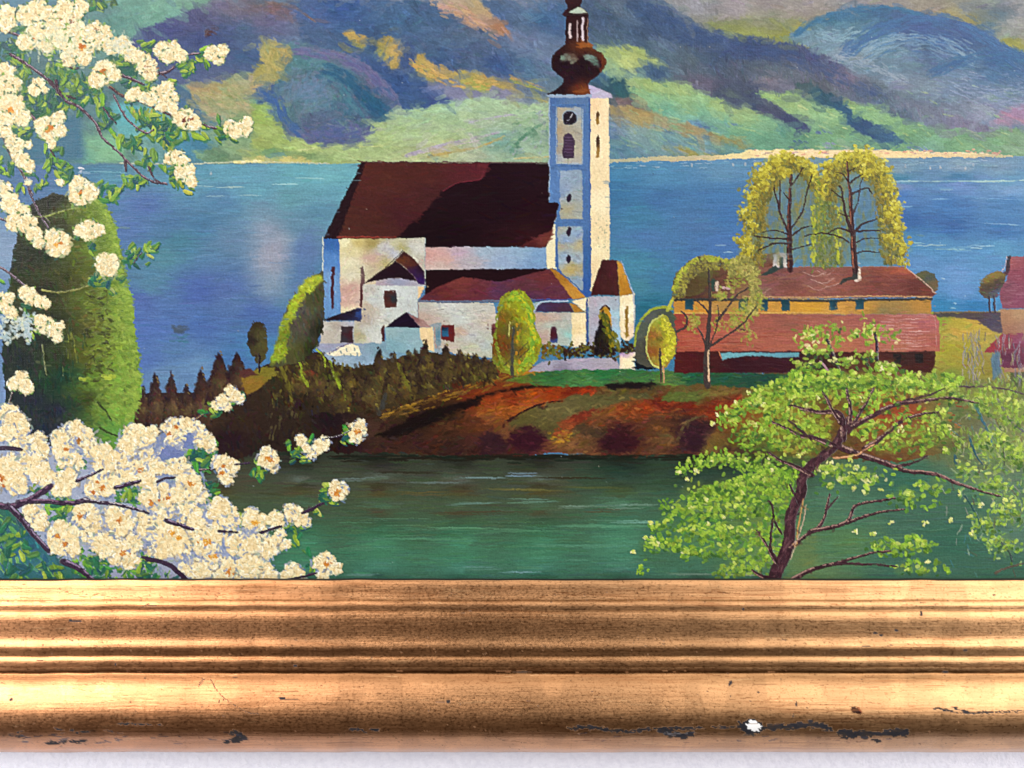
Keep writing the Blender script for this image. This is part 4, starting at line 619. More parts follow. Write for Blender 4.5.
    fill([(383.5, 290), (396, 290), (397, 300), (396, 307), (384.5, 308)], [(385, 298, '5a261f'), (393, 298, '24343c'), (390, 306, '5c2c24'), (387, 292, '5c2824')], c, warp=.2, n=12, L=2)
    fill([(321, 320.5), (340, 313), (357, 307.5), (361.5, 308), (361, 321), (343, 320)], [(330, 318, '260f18'), (355, 313, '240f1a'), (360, 314, '2c4a8c')], c, warp=.25, n=12)
    fill([(321, 321), (354, 321), (354, 344), (320, 344)], [(325, 326, 'b8b4a8'), (330, 336, 'b4ac9c'), (337, 325, 'a89c8c'), (352, 322, 'a4a8b8')], c, warp=.25, n=40, L=3, ang=.5, aj=.8)
    fill([(341, 326), (353, 325.5), (353.5, 343), (340, 343)], [(345, 330, '3c3238'), (351, 335, '4a1c24'), (344, 340, '38343c')], c, warp=.2, n=10, L=3, ang=1.4)
    fill([(384, 327), (420, 327), (434, 327), (436, 350), (420, 356), (386, 350)], [(390, 332, '88a8ac'), (405, 335, '7fa4ac'), (415, 340, '86a8b0'), (395, 345, '74a0ac')], c, warp=.2, n=50, L=3.4)
    fill([(419, 327), (432.5, 327), (434.5, 352), (424, 348), (420, 338)], 'e6c48c', c, warp=.2, n=12, ang=1.5); line([(434, 328), (435.5, 348)], 1.5, 1.5, 'a88c7c', c, spline=False)
    fill([(384, 327.3), (395, 319), (406, 311.5), (413, 318), (420, 327)], '1f0c28', c, warp=.2, n=8); fill([(406, 311.5), (420, 318.5), (432, 327.3), (420, 327)], [(415, 319, '8c5c5c'), (425, 325, 'a07c74')], c, warp=.2, n=8, ang=.5)
    fill([(381, 327), (384, 325), (384, 341), (381, 341)], '4c1a1e', c, warp=.15, n=0)
    fill([(315, 346), (322, 343), (345, 342.5), (352, 344), (340, 350), (330, 353)], '8f94ac', c, warp=.4, n=14); fill([(329, 354), (338, 348.5), (352, 343), (358, 345), (361, 356), (345, 355.5)], [(335, 352, 'e4d8b4'), (352, 350, 'e8dcb0')], c, warp=1, n=10)
    for x, y in ((341, 352), (346, 350), (350, 355), (354, 349), (357, 354), (344, 355)): stamp(x, y, 2, .8, 1.2, hx('7c9090'), .85, .4, c)
    line([(329, 353), (340, 347), (352, 342)], .8, .8, '6a5078', c, alpha=.7)
    fill([(441, 324.5), (454.5, 324), (454, 343), (449, 341), (441.5, 339)], [(452, 330, '681c20'), (448, 340, '6a2020')], c, warp=.2, n=8, ang=1.5); fill([(441.5, 326), (448.5, 327), (448, 336), (442, 337)], [(443, 328, '162840'), (446, 332, '20648c')], c, warp=.15, n=4)
    fill([(491, 324), (496, 323), (497, 334), (492, 336)], [(492, 330, '4a1824'), (495, 328, '804844')], c, warp=.2, n=2)
    # right annex
    fill([(588.5, 296), (619, 295.5), (621, 345), (600, 352), (588, 350)], [(592, 300, 'a8a0ac'), (605, 300, 'a8a4b0'), (600, 320, 'a49aa8'), (595, 340, '9c98a8'), (612, 302, '9aa8b4'), (616, 315, '98c0cc'), (615, 335, '90bcd0')], c, warp=.3, n=60, L=3.4, ang=.8, aj=.7)
    fill([(619, 296), (634.5, 292.5), (634.5, 335), (626, 342), (620, 336)], [(624, 300, 'f2dca8'), (631, 310, 'f2e2bc'), (623, 325, 'f0d8a4'), (632, 330, 'e8c8a8')], c, warp=.25, n=36, ang=1.5)
    fill([(625, 338), (625, 310), (626.6, 305), (628.2, 306), (628, 336)], '94701f', c, warp=.2, n=4, ang=1.5)
    fill([(599, 312), (601, 307), (605, 305.5), (609, 308), (611, 315), (612, 328), (608, 322), (604, 312)], [(603, 309, 'b8841c'), (609, 318, 'd0941c')], c, warp=.2, n=8, L=2); line([(600, 309), (605, 305.4), (610, 309)], 1.5, 1.5, '4c2418', c)
    fill([(601.5, 259.5), (617, 260), (618.5, 278), (619.5, 296), (605, 294.5), (590, 295.5), (594, 282)], [(605, 270, '421a1e'), (610, 285, '4c2020'), (616, 270, '582228'), (595, 292, '481a1c')], c, warp=.25, n=40, L=4, ang=1.4)
    fill([(616.5, 260), (621, 261.5), (626, 275), (632.5, 293), (619.5, 296.5), (618, 278)], [(619, 266, 'd0902c'), (626, 288, 'b87c1c')], c, warp=.2, n=16, ang=1.3); line([(621, 261), (633, 292), (634.5, 334)], .9, .9, 'a0a8bc', c, spline=False, alpha=.6)

def paint_churchyard():
    fill([(527, 372), (534, 366), (542, 361), (570, 358), (605, 357.5), (616, 357), (620, 369), (560, 370)], [(545, 365, '9c98a8'), (580, 362, 'a49cac'), (610, 362, 'a09aa4'), (560, 369, '807c8c')], GWALL, warp=.4, n=50, L=5, w=1)
    for k in range(260):
        x = rng.uniform(542, 640); y = rng.normal(351, 3.8) - 3 * math.exp(-((x - 586) / 5) ** 2) - 2 * math.exp(-((x - 628) / 8) ** 2)
        stamp(x, y, 2.2, 1.4, rng.uniform(0, 3), hx(['2a1a18', '3c2c18', '5c5a20', '6c6428', '32220f', '3c1c1a'][rng.integers(6)] if x > 562 else ['5c6428', '746c28', '4c4a1c', '6c4a1c'][rng.integers(4)]), .85, .4, BUSH)
    conifer(604, 309, 354, 11, '16101a', '241a18', '3c3c18', BUSH, 1)
    for k in range(60):
        t = rng.random(); stamp(605 + 10 * t + rng.normal(0, 2.5), 314 + 36 * t, 3, 1.3, 1.2, hx(['5c6420', '4a5220', '6c6c24', '8c7c1c'][rng.integers(4)]), .8, .4, BUSH)
    fill([(619, 369), (619.5, 354), (623, 352), (627, 354.5), (631, 352), (635, 352), (635, 369)], [(622, 360, 'f0dcb0'), (631, 362, 'f2e4b4'), (620, 356, 'a888b4')], GWALL, warp=.4, n=26, L=3, ang=1.4)
    fill([(635, 345), (641, 344), (650, 356), (652, 369), (636, 369)], [(640, 355, '10182c'), (645, 366, '141a24')], BUSH, warp=.6, n=18)
    # bush at the church's left end
    fill([(270, 365), (277, 345), (281, 325), (287, 305), (297, 292), (310, 278), (318, 272), (323, 274), (323.5, 320), (316, 345), (308, 356), (290, 364)], [(285, 345, '5c5c44'), (300, 310, '54524a'), (305, 330, '524e44'), (318, 300, '4a4c30'), (320, 330, '26261c'), (312, 350, '2a2c1c'), (295, 350, '50502c')], BUSH, spline=True, warp=1.2, n=200, L=4, w=1.3, ang=1.3, jit=.08)
    fill([(271, 366), (276, 345), (281, 322), (288, 302), (300, 286), (316, 273), (323, 276), (322, 284), (306, 292), (298, 305), (291, 325), (287, 345), (283, 362)], [(277, 350, '8c9c30'), (290, 305, '98a834'), (312, 278, 'a0ac3c'), (288, 340, '74802c')], BUSH, warp=3, soft=1, n=150, L=2.6, w=1.2, ang=.9, aj=.9, jit=.1)
    # round tree
    fill([(492, 352), (493, 338), (497, 322), (497, 308), (503, 295), (513, 290), (523, 292), (531, 301), (535, 314), (536, 328), (541, 342), (539, 356), (530, 368), (516, 376), (503, 372), (494, 362)], [(500, 340, '6a4a1c'), (503, 315, '6c5c20'), (508, 300, '84862c'), (505, 350, '683c1c'), (512, 330, '5a5228'), (520, 305, '8c9428'), (526, 320, '9aa02a'), (530, 340, '94a42c'), (530, 355, '8c9c2c'), (515, 350, '4a4838'), (522, 350, '7c5c1c'), (520, 365, '8c8c2c'), (498, 362, '74742c')], ROUND, spline=True, warp=1.2, n=330, L=3, w=1.1, ang=1.3, aj=.6, jit=.12)
    for k in range(150):
        a = rng.uniform(-1.9, 1.3); x = 515 + 20 * math.cos(a) * rng.uniform(.72, 1); y = 333 + 41 * math.sin(a) * rng.uniform(.8, 1)
        stamp(x, y, 2.6, 1, a + 1.5 + rng.normal(0, .4), hx(['7ca030', 'a4b02c', 'c0b82c', '88a838', '6c9434'][rng.integers(5)]), .8, .5, ROUND)
    for k in range(80):
        a = rng.uniform(1.7, 4.5); x = 515 + 21 * math.cos(a) * rng.uniform(.88, 1); y = 333 + 41 * math.sin(a) * rng.uniform(.9, 1)
        stamp(x, y, 2.2, .9, a + 1.5, hx(['7c8c30', '8c9c38', '6c7424'][rng.integers(3)]), .75, .4, ROUND)
    line([(513, 328), (512, 350), (512, 377)], 2.5, 4, '46463c', ROUND, spline=False, alpha=.8); line([(510, 322), (508, 336)], 1, 1, 'b0ac60', ROUND, spline=False, alpha=.7)
    for y in (325, 333, 341, 353, 362, 372): stamp(517 + rng.normal(0, .8), y, 2.4, 1.3, 1.4, hx('c08a28'), .75, .4, ROUND)
    for x0, x1, y in ((520, 528, 345), (520, 530, 352), (505, 512, 360)): line([(x0, y + 5), (x1, y - 4)], 1.4, 1, '4a4030', ROUND, alpha=.6)

def paint_farm():
    c = FARM
    # ground right of it
    fill([(930, 312), (1010, 312), (1010, 400), (925, 400)], [(940, 320, '84963a'), (950, 335, '96984a'), (960, 325, 'a89a40'), (975, 322, 'b89a48'), (985, 324, 'b8a04c'), (955, 333, 'bc964c'), (970, 345, '9c9438'), (960, 360, '988e3c'), (945, 350, '9a9438'), (985, 345, 'a4984c'), (985, 365, '8c8440'), (950, 375, '74843c'), (1000, 350, '7c7464')], MEADOW, warp=.8, n=260, L=5, w=1.2, jit=.07, aj=.3)
    fill([(933, 312), (960, 312.5), (1004, 312), (1005, 335), (990, 330), (978, 320), (960, 318), (935, 316)], [(945, 314, '4c4a48'), (975, 316, '54484c'), (995, 322, '4c4858'), (1000, 330, '5c505c')], MEADOW, warp=.8, soft=.5, n=60)
    line([(935, 312.5), (965, 311.5), (1003, 312)], 1.4, 1.2, '6c6454', MEADOW, alpha=.8)
    # small tree behind farm right end
    fill([(914, 277), (922, 271), (932, 272), (938, 280), (937, 290), (930, 292)], [(920, 276, '5c5c3c'), (930, 278, '4c544c'), (935, 284, '6c5c44')], BUSH, spline=True, warp=1, n=40, L=2, w=1)
    # behind-left gable
    fill([(735, 262), (757, 254), (776, 252), (776, 272), (735, 276)], '703a28', c, warp=.4, n=30)
    # main roof
    fill([(671, 298), (680, 288), (700, 272), (722, 264), (760, 266), (783, 267.5), (820, 266.5), (905, 267), (912, 272), (922, 282), (937, 294), (930, 297), (671, 299.5)],
         [(680, 294, '4c2c22'), (700, 285, '5a4030'), (700, 275, '605030'), (730, 280, '6c4034'), (750, 290, '885448'), (760, 292, '8c6058'), (780, 275, '84504a'), (790, 285, '7c4840'), (810, 282, '8c5850'), (825, 284, '985c50'), (820, 274, '8a5448'), (840, 290, '8c5044'), (860, 275, '84483c'), (880, 285, '7c4038'), (900, 280, '7c403a'), (902, 269, 'b0583a'), (915, 285, '68302c'), (925, 292, '74382c'), (800, 294, '8c5040')], c, warp=.35, n=460, L=6, w=1.1, ang=-.05, aj=.3, jit=.06)
    for x, y, l in ((822, 281, 12), (830, 284, 13), (818, 288, 10), (815, 274, 12), (826, 273, 8), (762, 291, 8)): line([(x - l, y - 2), (x, y + 2), (x + l, y - 3)], .9, .9, 'b08478', c, alpha=.55)
    line([(905, 267), (915, 275), (925, 283), (936, 293.5)], 1, 1, 'c09480', c, alpha=.8); line([(745, 296.5), (800, 297), (870, 296), (932, 296.5)], 1.1, 1.1, 'b88a5c', c, alpha=.85); line([(783, 267), (905, 266.6)], .8, .8, '9a6450', c, alpha=.7)
    # ochre storey
    fill([(673, 299), (931, 298), (931.5, 314), (674, 315)], [(680, 305, 'c08430'), (700, 312, 'd08a2c'), (720, 308, 'a88040'), (770, 306, 'c48c34'), (810, 308, 'd09428'), (850, 306, 'c08838'), (870, 308, 'b48434'), (890, 308, '9c7c40'), (885, 312, '847044'), (925, 304, 'b48034'), (840, 312, 'c8903c')], c, warp=.3, n=180, L=5, w=1.1, jit=.05)
    line([(673, 299.5), (740, 299.5), (820, 300.5), (932, 298.5)], 2.6, 2, '3a3a38', c, spline=False, alpha=.9)
    line([(674, 313.4), (780, 312.6), (845, 313)], 1.4, 1, 'd09c4c', c, alpha=.7)
    for x0, x1, y1 in ((684.5, 693.5, 310), (738, 748, 310.5), (760, 768, 310.5), (780.5, 790, 310.5), (828.5, 838, 309.5), (855, 864.5, 309.5)):
        fill([(x0, 299), (x1, 299), (x1 - .5, y1), (x0 + .5, y1)], [((x0 + x1) / 2, 303, '1a4452'), (x0, 308, '205868')], c, warp=.25, n=5, L=2.5, ang=1.5)
    # low wall storey
    fill([(675, 350), (936, 350), (933, 372), (674, 373)], [(690, 360, '56181c'), (710, 358, '4c1a1c'), (740, 364, '3c1420'), (780, 364, '401624'), (820, 358, '381620'), (850, 366, '541c1e'), (890, 368, '5c2420'), (910, 358, '40201e'), (925, 366, '4c1c18')], c, warp=.3, n=140, L=5, w=1.1, jit=.07)
    fill([(720, 352.5), (799, 352), (799, 357), (780, 357.5), (765, 355.8), (745, 356), (730, 358), (721, 360)], [(730, 354, '64a4b0'), (780, 355, '5c98a8')], c, warp=.3, n=18, L=4)
    for x in (897, 919): fill([(x - 4.5, 353.5), (x + 4.5, 353.5), (x + 4, 363), (x - 4, 363)], '20181c', c, warp=.3, n=5, L=2.5)
    line([(719, 352), (721, 358)], 1, 1, 'c07048', c, spline=False)
    # lower roof
    fill([(673, 313.5), (780, 313.5), (845, 314), (930, 313.5), (936, 315), (939, 322), (940, 351), (860, 352), (800, 351), (675, 351.5)],
         [(680, 320, '9c3c34'), (700, 318, '94503c'), (690, 340, 'b45640'), (680, 346, 'a84c38'), (720, 335, 'ac5844'), (740, 325, '9c5848'), (760, 340, 'ac5c48'), (790, 322, '985848'), (800, 340, 'a85c48'), (820, 325, 'a05c4c'), (840, 345, 'b06848'), (860, 322, 'a0584c'), (880, 335, 'ac6050'), (900, 325, 'b06458'), (925, 325, 'b0605c'), (930, 345, 'ac5c4c'), (900, 347, 'b06850')], c, warp=.35, n=560, L=9, w=.9, ang=0, aj=.05, jit=.05)
    for k in range(46):
        y = 316 + (k % 12) * 3; x = rng.uniform(880, 922)
        stamp(x, y + rng.normal(0, .4), rng.uniform(5, 13), .45, -.02, hx(['d0a09c', 'b87c78', 'c89088'][rng.integers(3)]), .45, .4, c)
    line([(915, 314.5), (930, 315), (934.5, 320), (936, 345)], .8, .8, 'b87c74', c, alpha=.5)
    for k in range(40): stamp(rng.uniform(680, 780), rng.uniform(330, 350), rng.uniform(5, 12), .4, 0, hx(['c07058', '8a3428'][rng.integers(2)]), .4, .3, c)
    # chimneys
    fill([(772, 267), (773, 254), (778, 251.5), (786, 253), (787.5, 267)], [(775, 258, 'c8c0c0'), (786, 260, 'd4c4b8'), (780, 253, 'b0a09c')], c, warp=.3, n=10, L=2.5, ang=1.4)
    fill([(779.5, 268), (779, 257), (783, 256.5), (783, 268), (772, 273), (762, 276), (760, 275), (770, 268), (775, 265)], '304440', c, warp=.4, n=8, L=2)
    fill([(854, 267), (860, 266.5), (861.5, 280), (856, 282), (853, 280)], 'e0ccb4', c, warp=.2, n=5, ang=1.5); fill([(853, 266), (858, 266), (858, 279), (848, 280), (841, 284.5), (838, 284), (842, 278), (852, 276)], '343a38', c, warp=.3, n=8, L=2)
    fill([(711, 279), (715, 279), (714.6, 291), (711, 291)], '2f4c44', c, warp=.2, n=2); fill([(715, 281), (718, 280.5), (718, 291), (715, 291)], 'd0b49c', c, warp=.2, n=2)
    for k in range(8): stamp(rng.uniform(720, 730), 287 + rng.normal(0, 1.5), 3, .7, .3, hx('c09a98'), .7, .4, c)
    # cottage at the right edge
    c = COTT
    fill([(1000, 309), (1210, 309), (1210, 372), (1004, 372)], [(1008, 316, 'a87a58'), (1020, 314, 'b08a64'), (1010, 330, '9c6c54'), (1022, 328, 'a47a64'), (1100, 330, 'a47a64')], c, warp=.4, n=70, L=5)
    fill([(1008, 256), (1030, 255), (1200, 256), (1210, 309), (1001.5, 308.5), (998.5, 290), (1006, 280), (1008, 270)], [(1012, 262, '9c5058'), (1020, 275, '8c4054'), (1008, 285, '84485a'), (1004, 300, '844858'), (1020, 300, '8a4460'), (1100, 290, '8a4458')], c, warp=.35, n=150, L=4, w=1, jit=.06)
    for k in range(26): stamp(rng.uniform(1003, 1024), 260 + k * 1.9, 6, .4, 0, hx(['ac7888', '9a6074'][k % 2]), .4, .3, c)
    fill([(1006.5, 255), (1011, 255), (1010, 268), (1008, 274), (1002, 279), (1000, 276), (1005, 270)], [(1008, 260, '38303c'), (1003, 276, '54303c')], c, warp=.4, n=8, L=2.4, ang=1.4)
    line([(1006, 256), (1005, 265), (1001, 272)], .9, .9, 'c8a8b0', c, alpha=.6)
    fill([(980, 284), (986, 275), (996, 271), (1003, 273), (1004, 282), (1000, 290), (995, 297), (986, 298), (980, 292)], [(984, 280, '7c6c30'), (992, 275, '84743c'), (990, 288, '4c4034'), (998, 282, '4c4038'), (998, 292, '54586c')], BUSH, spline=True, warp=1, n=60, L=2.2, w=1, jit=.1)
    line([(989, 297), (990, 312)], 2, 2, '3c3440', BUSH, spline=False); line([(994, 297), (995, 312)], 2, 2, '3c3848', BUSH, spline=False)
    fill([(984, 352), (992, 342), (1002, 334), (1030, 333), (1030, 368), (1003, 368), (1000, 352)], [(992, 346, 'a03440'), (1005, 340, '9c3c48'), (1015, 345, '7c344c'), (1010, 358, '64304c'), (1020, 340, '90506c')], c, warp=.8, n=60, L=3, ang=-.7, aj=.5)
    for k in range(130):     # grey bare scrub by the cottage
        x = rng.choice([966, 972, 978, 1000, 1012, 1020]) + rng.normal(0, 3); y = rng.uniform(330, 385)
        stamp(x, y, rng.uniform(3, 7), .7, 1.57 + rng.normal(0, .25), hx(['7c7884', '948e9a', '5c5860', '6a7c88', '8c8468', 'a49a94'][rng.integers(6)]), .6, .4, BUSH)
    fill([(990, 358), (998, 350), (1001, 372), (992, 380)], '5a7484', BUSH, soft=.6, n=10, ang=1.4)

def paint_trees():
    # willows behind the farm
    LIT = ['b4aa3a', 'a89e34', 'c0b848', '9a8c2c', '8c8430']; DIM = ['7c7030', '6a6230', '8a7a34', '5c6038', '74743a']
    def curtain(P, Q, id, n, lit=LIT, dim=DIM, split=.45, L=2.4):
        P = spl(P, False, 6); Q = spl(Q, False, 6); m = min(len(P), len(Q))
        for k in range(n):
            t = rng.random() * (m - 1.01); i = int(t); f = t - i
            p = P[i] * (1 - f) + P[i + 1] * f; q = Q[i] * (1 - f) + Q[i + 1] * f
            s = rng.random() ** .9
            x, y = p * (1 - s) + q * s
            pal = lit if s < split + rng.normal(0, .18) else dim
            stamp(x + rng.normal(0, 1.6), y + rng.normal(0, 1.6), L * rng.uniform(.5, 1.3), rng.uniform(.8, 1.5), rng.choice([rng.uniform(0, 3.1), 1.57 + rng.normal(0, .3)]), hx(pal[rng.integers(len(pal))]) * F32(rng.uniform(.9, 1.1)), .78, .5, id)
    fill([(740, 266), (743, 240), (746, 215), (751, 192), (760, 174), (772, 162), (788, 157), (802, 160), (813, 170), (820, 182), (834, 182), (838, 215), (844, 264), (814, 266), (812, 225), (812, 190), (804, 178), (792, 172), (780, 182), (770, 200), (765, 230), (764, 264)], [(750, 230, '847c38'), (775, 170, '8c8434'), (828, 220, '6a7a40'), (828, 255, '7a7434'), (752, 260, '747040')], WIL1, soft=2.2, warp=2.5, alpha=.8, n=100, L=2.6)
    fill([(820, 190), (828, 170), (842, 158), (860, 153), (875, 159), (886, 168), (893, 184), (898, 206), (901, 235), (904, 264), (884, 264), (879, 240), (876, 210), (871, 186), (860, 174), (846, 176), (836, 190)], [(835, 170, '8c8436'), (870, 170, '88803a'), (885, 200, '74683a'), (890, 250, '746c34')], WIL2, soft=2.2, warp=2.5, alpha=.8, n=100, L=2.6)
    fill([(745, 262), (752, 215), (768, 175), (790, 160), (812, 172), (822, 262)], '6a7c74', WIL1, soft=4, warp=5, alpha=.5, n=0)
    for k in range(260): stamp(rng.uniform(758, 818), rng.uniform(166, 262), rng.uniform(3, 8), rng.uniform(1.2, 2.4), 1.57 + rng.normal(0, .25), hx(['7c7a40', '6c7448', '8c7c3c', '5f7460', '96883c'][rng.integers(5)]), rng.uniform(.15, .4), .2, WIL1)
    fill([(825, 262), (826, 190), (838, 165), (862, 160), (880, 175), (888, 200), (884, 264)], '607c84', WIL2, soft=4, warp=5, alpha=.5, n=0)
    for k in range(220): stamp(rng.choice([rng.uniform(832, 850), rng.uniform(836, 884)]), rng.uniform(166, 262), rng.uniform(3, 8), rng.uniform(1.2, 2.4), 1.57 + rng.normal(0, .25), hx(['6c7448', '7c7a44', '5a7468', '8a8040'][rng.integers(4)]), rng.uniform(.15, .38), .2, WIL2)
    curtain([(738, 264), (742, 240), (745, 215), (749, 192), (757, 174), (770, 161), (786, 155), (802, 158), (814, 168), (820, 182)], [(764, 264), (763, 240), (764, 220), (768, 202), (774, 190), (781, 178), (789, 170), (798, 170), (806, 180), (812, 190)], WIL1, 1150)
    curtain([(813, 268), (812, 245), (814, 225), (815, 205), (816, 190), (818, 178)], [(843, 266), (841, 245), (838, 225), (836, 205), (834, 190), (832, 180)], WIL1, 420, ['7c8c34', '6c7c38', '8c8c38', '647440'], ['6c7440', '5c6a40', '74703c'], L=2.6)
    for k in range(60):
        a = (813 if k % 2 else 838) + rng.normal(0, 1.6); stamp(a, rng.uniform(205, 264), 2.4, 1.3, 1.5, hx(['a8b038', 'b4b448', '96a038'][rng.integers(3)]), .7, .5, WIL1)
    curtain([(816, 196), (822, 176), (832, 162), (846, 154), (860, 152), (874, 157), (885, 166), (893, 182), (898, 205), (902, 235), (908, 264)], [(834, 200), (836, 186), (841, 177), (849, 171), (858, 170), (866, 174), (873, 182), (877, 198), (878, 215), (880, 240), (884, 264)], WIL2, 1300)
    for k in range(40):
        stamp(rng.uniform(770, 812), rng.uniform(172, 245), 2, 1, rng.uniform(0, 3), hx(DIM[rng.integers(5)]), .45, .3, WIL1)
        stamp(rng.uniform(832, 850), rng.uniform(172, 245), 2.4, 1.3, rng.uniform(0, 3), hx(DIM[rng.integers(5)]), .5, .3, WIL2)
    for cx, cy, r, q in ((742, 240, 6, WIL1), (745, 215, 6, WIL1), (750, 194, 7, WIL1), (758, 177, 8, WIL1), (770, 164, 8, WIL1), (786, 158, 9, WIL1), (802, 162, 8, WIL1), (813, 172, 7, WIL1), (766, 185, 6, WIL1), (780, 172, 6, WIL1), (832, 165, 8, WIL2), (845, 158, 8, WIL2), (860, 156, 9, WIL2), (874, 161, 8, WIL2), (884, 172, 8, WIL2), (891, 188, 8, WIL2), (895, 208, 7, WIL2), (898, 228, 7, WIL2), (902, 248, 7, WIL2), (885, 215, 6, WIL2), (888, 240, 6, WIL2), (868, 172, 6, WIL2), (748, 250, 6, WIL1), (752, 225, 5, WIL1)):
        clump(cx + rng.normal(0, 1.5), cy, r, r * rng.uniform(.8, 1.3), LIT, DIM, ['ccc454', 'd0c860', 'c0b848'], q, int(r * 5), 2)
    for k in range(160):
        q = rng.integers(2); a = rng.uniform(3.1, 6.3); cx, cy, rx, ry = ((780, 225, 42, 70), (860, 225, 40, 72))[q]
        stamp(cx + rx * math.cos(a) + rng.normal(0, 2), cy + ry * math.sin(a) + rng.normal(0, 2), 2, 1, rng.uniform(0, 3), hx(['9c943c', '8c8c44', '7c8454', 'b0a848'][rng.integers(4)]), .35, .3, (WIL1, WIL2)[q])
    T = '3c2428'
    line([(790, 266), (789.5, 240), (789, 215), (790, 190), (791, 175)], 6, 2.2, T, WIL1, hi='7c4a38'); 
    for p, w in (([(788, 232), (781, 215), (777, 200), (773, 185)], 2.4), ([(779, 210), (780, 195), (780, 180)], 2), ([(790, 230), (802, 212), (806, 195), (812, 174)], 2.2), ([(790, 200), (783, 192)], 1.4), ([(790, 186), (797, 177), (803, 167)], 2), ([(788, 234), (776, 230), (762, 232)], 1.4), ([(788, 238), (772, 238), (753, 236)], 2), ([(787, 243), (772, 244), (758, 250)], 2.4), ([(793, 235), (802, 228), (812, 226)], 2), ([(793, 249), (803, 246), (810, 244)], 1.8)):
        line(p, w, w * .6, T, WIL1)
    line([(855, 268), (853, 240), (851.5, 215), (850, 195), (848, 175), (847, 162)], 6, 2, T, WIL2, hi='94604a')
    for p, w in (([(852, 233), (846, 215), (843, 198), (840, 186)], 3), ([(842, 198), (835, 193), (831, 190)], 1.5), ([(850, 183), (855, 178), (862, 174)], 2), ([(851, 194), (862, 189), (868, 188), (872, 193)], 2), ([(854, 211), (858, 200), (860, 185), (863, 177)], 1.6), ([(848, 180), (842, 174), (836, 172)], 1.5), ([(849, 171), (855, 168)], 1.4), ([(853, 234), (862, 224), (877, 219)], 2.6), ([(855, 231), (866, 230), (880, 230)], 2), ([(857, 242), (866, 238), (880, 238)], 1.6), ([(855, 254), (864, 251), (880, 252)], 1.6), ([(850, 231), (838, 228), (828, 233)], 2), ([(848, 242), (838, 236), (820, 233), (804, 236)], 1.8), ([(849, 216), (842, 214), (838, 213)], 1.3)):
        line(p, w, w * .6, T, WIL2)
    fill([(738, 262), (760, 262), (758, 300), (745, 322), (736, 300)], '8a8438', ORCH, soft=3, alpha=.3, n=0)
    # grey-green bush + yellow tree beside the farm
    fill([(634, 352), (636, 330), (643, 316), (655, 309), (668, 309), (674, 318), (676, 350), (664, 366), (640, 364)], [(640, 330, '545c50'), (650, 318, '585c58'), (665, 315, '4c5448'), (645, 350, '4c4a40')], BUSH, spline=True, warp=1, n=90, L=3)
    line([(634, 345), (638, 325), (648, 312), (660, 307), (671, 308)], 2, 3, '8c9838', BUSH, alpha=.8); line([(668, 308), (672, 300)], 4, 3, 'a4a848', BUSH, alpha=.6)
    fill([(646, 350), (646, 338), (651, 324), (658, 316), (665, 315), (671, 323), (675, 336), (675, 350), (670, 362), (664, 368), (654, 366), (648, 358)], [(652, 335, '8a5c30'), (652, 352, '845028'), (658, 340, '7a6c30'), (663, 330, '948c38'), (668, 340, 'b8b434'), (668, 355, 'a8a834'), (660, 360, '8c7c34'), (659, 322, '94983c')], YELLOW, spline=True, warp=.8, n=150, L=2.4, w=1, ang=1.2, aj=.8, jit=.1)
    for k in range(130):
        a = rng.uniform(-1.5, 1.5); x = 661 + 13 * math.cos(a) * rng.uniform(.35, 1); y = 341 + 25 * math.sin(a) * rng.uniform(.5, 1)
        stamp(x, y, 1.8, .9, rng.uniform(0, 3), hx(['c8c434', 'b4b030', 'd4cc44', '9c9c30'][rng.integers(4)]), .8, .6, YELLOW)
    line([(662, 315), (652, 322), (647, 336), (647, 352), (652, 364), (659, 368)], 1.6, 1.6, 'b4b868', YELLOW, alpha=.8)
    line([(660, 350), (660.5, 381)], 2.2, 3, '4a4038', YELLOW, spline=False); line([(663, 366), (663.5, 382)], 1.5, 1.5, 'b08c64', YELLOW, spline=False)
    # orchard tree
    D = ['6c6438', '7c7440', '5c5438', '8c8844', '74704c', '94903c', 'a09a44', '4c4430']
    def arc(P, Q, n, pal, id=ORCH, al=.6):
        P = spl(P, False, 6); Q = spl(Q, False, 6)
        for k in range(n):
            t = rng.random() * (len(P) - 1.01); i = int(t); f = t - i; s = rng.random()
            x, y = (P[i] * (1 - f) + P[i + 1] * f) * (1 - s) + (Q[i] * (1 - f) + Q[i + 1] * f) * s
            stamp(x, y, rng.uniform(1.6, 3.2), 1.1, rng.uniform(0, 3.1), hx(pal[rng.integers(len(pal))]) * F32(rng.uniform(.88, 1.12)), al, .45, id)
    fill([(673, 292), (674, 278), (684, 266), (696, 258), (710, 257), (712, 275), (704, 290), (690, 296)], [(690, 280, '54442c'), (705, 270, '5c5838'), (690, 268, '64603a')], ORCH, spline=True, warp=1.5, n=60, L=2.5, alpha=.9)
    arc([(672, 298), (673, 284), (681, 270), (693, 259), (708, 256), (722, 259), (735, 260)], [(684, 296), (686, 286), (692, 278), (700, 272), (710, 270), (722, 268), (735, 270)], 620, D)
    arc([(672, 290), (676, 276), (688, 262), (700, 256), (716, 257), (730, 260), (740, 258)], [(676, 290), (680, 278), (690, 266), (702, 260), (716, 261), (730, 264), (740, 264)], 120, ['9aa43c', 'a8a848', '88943c'], al=.75)
    arc([(730, 262), (738, 255), (748, 258), (757, 265), (760, 280), (760, 300), (756, 315)], [(728, 278), (734, 275), (742, 276), (748, 282), (750, 292), (748, 305), (742, 315)], 420, ['8c8848', '9c9850', '7c7c44', 'a49c58', '747444', 'b0a860'], al=.7)
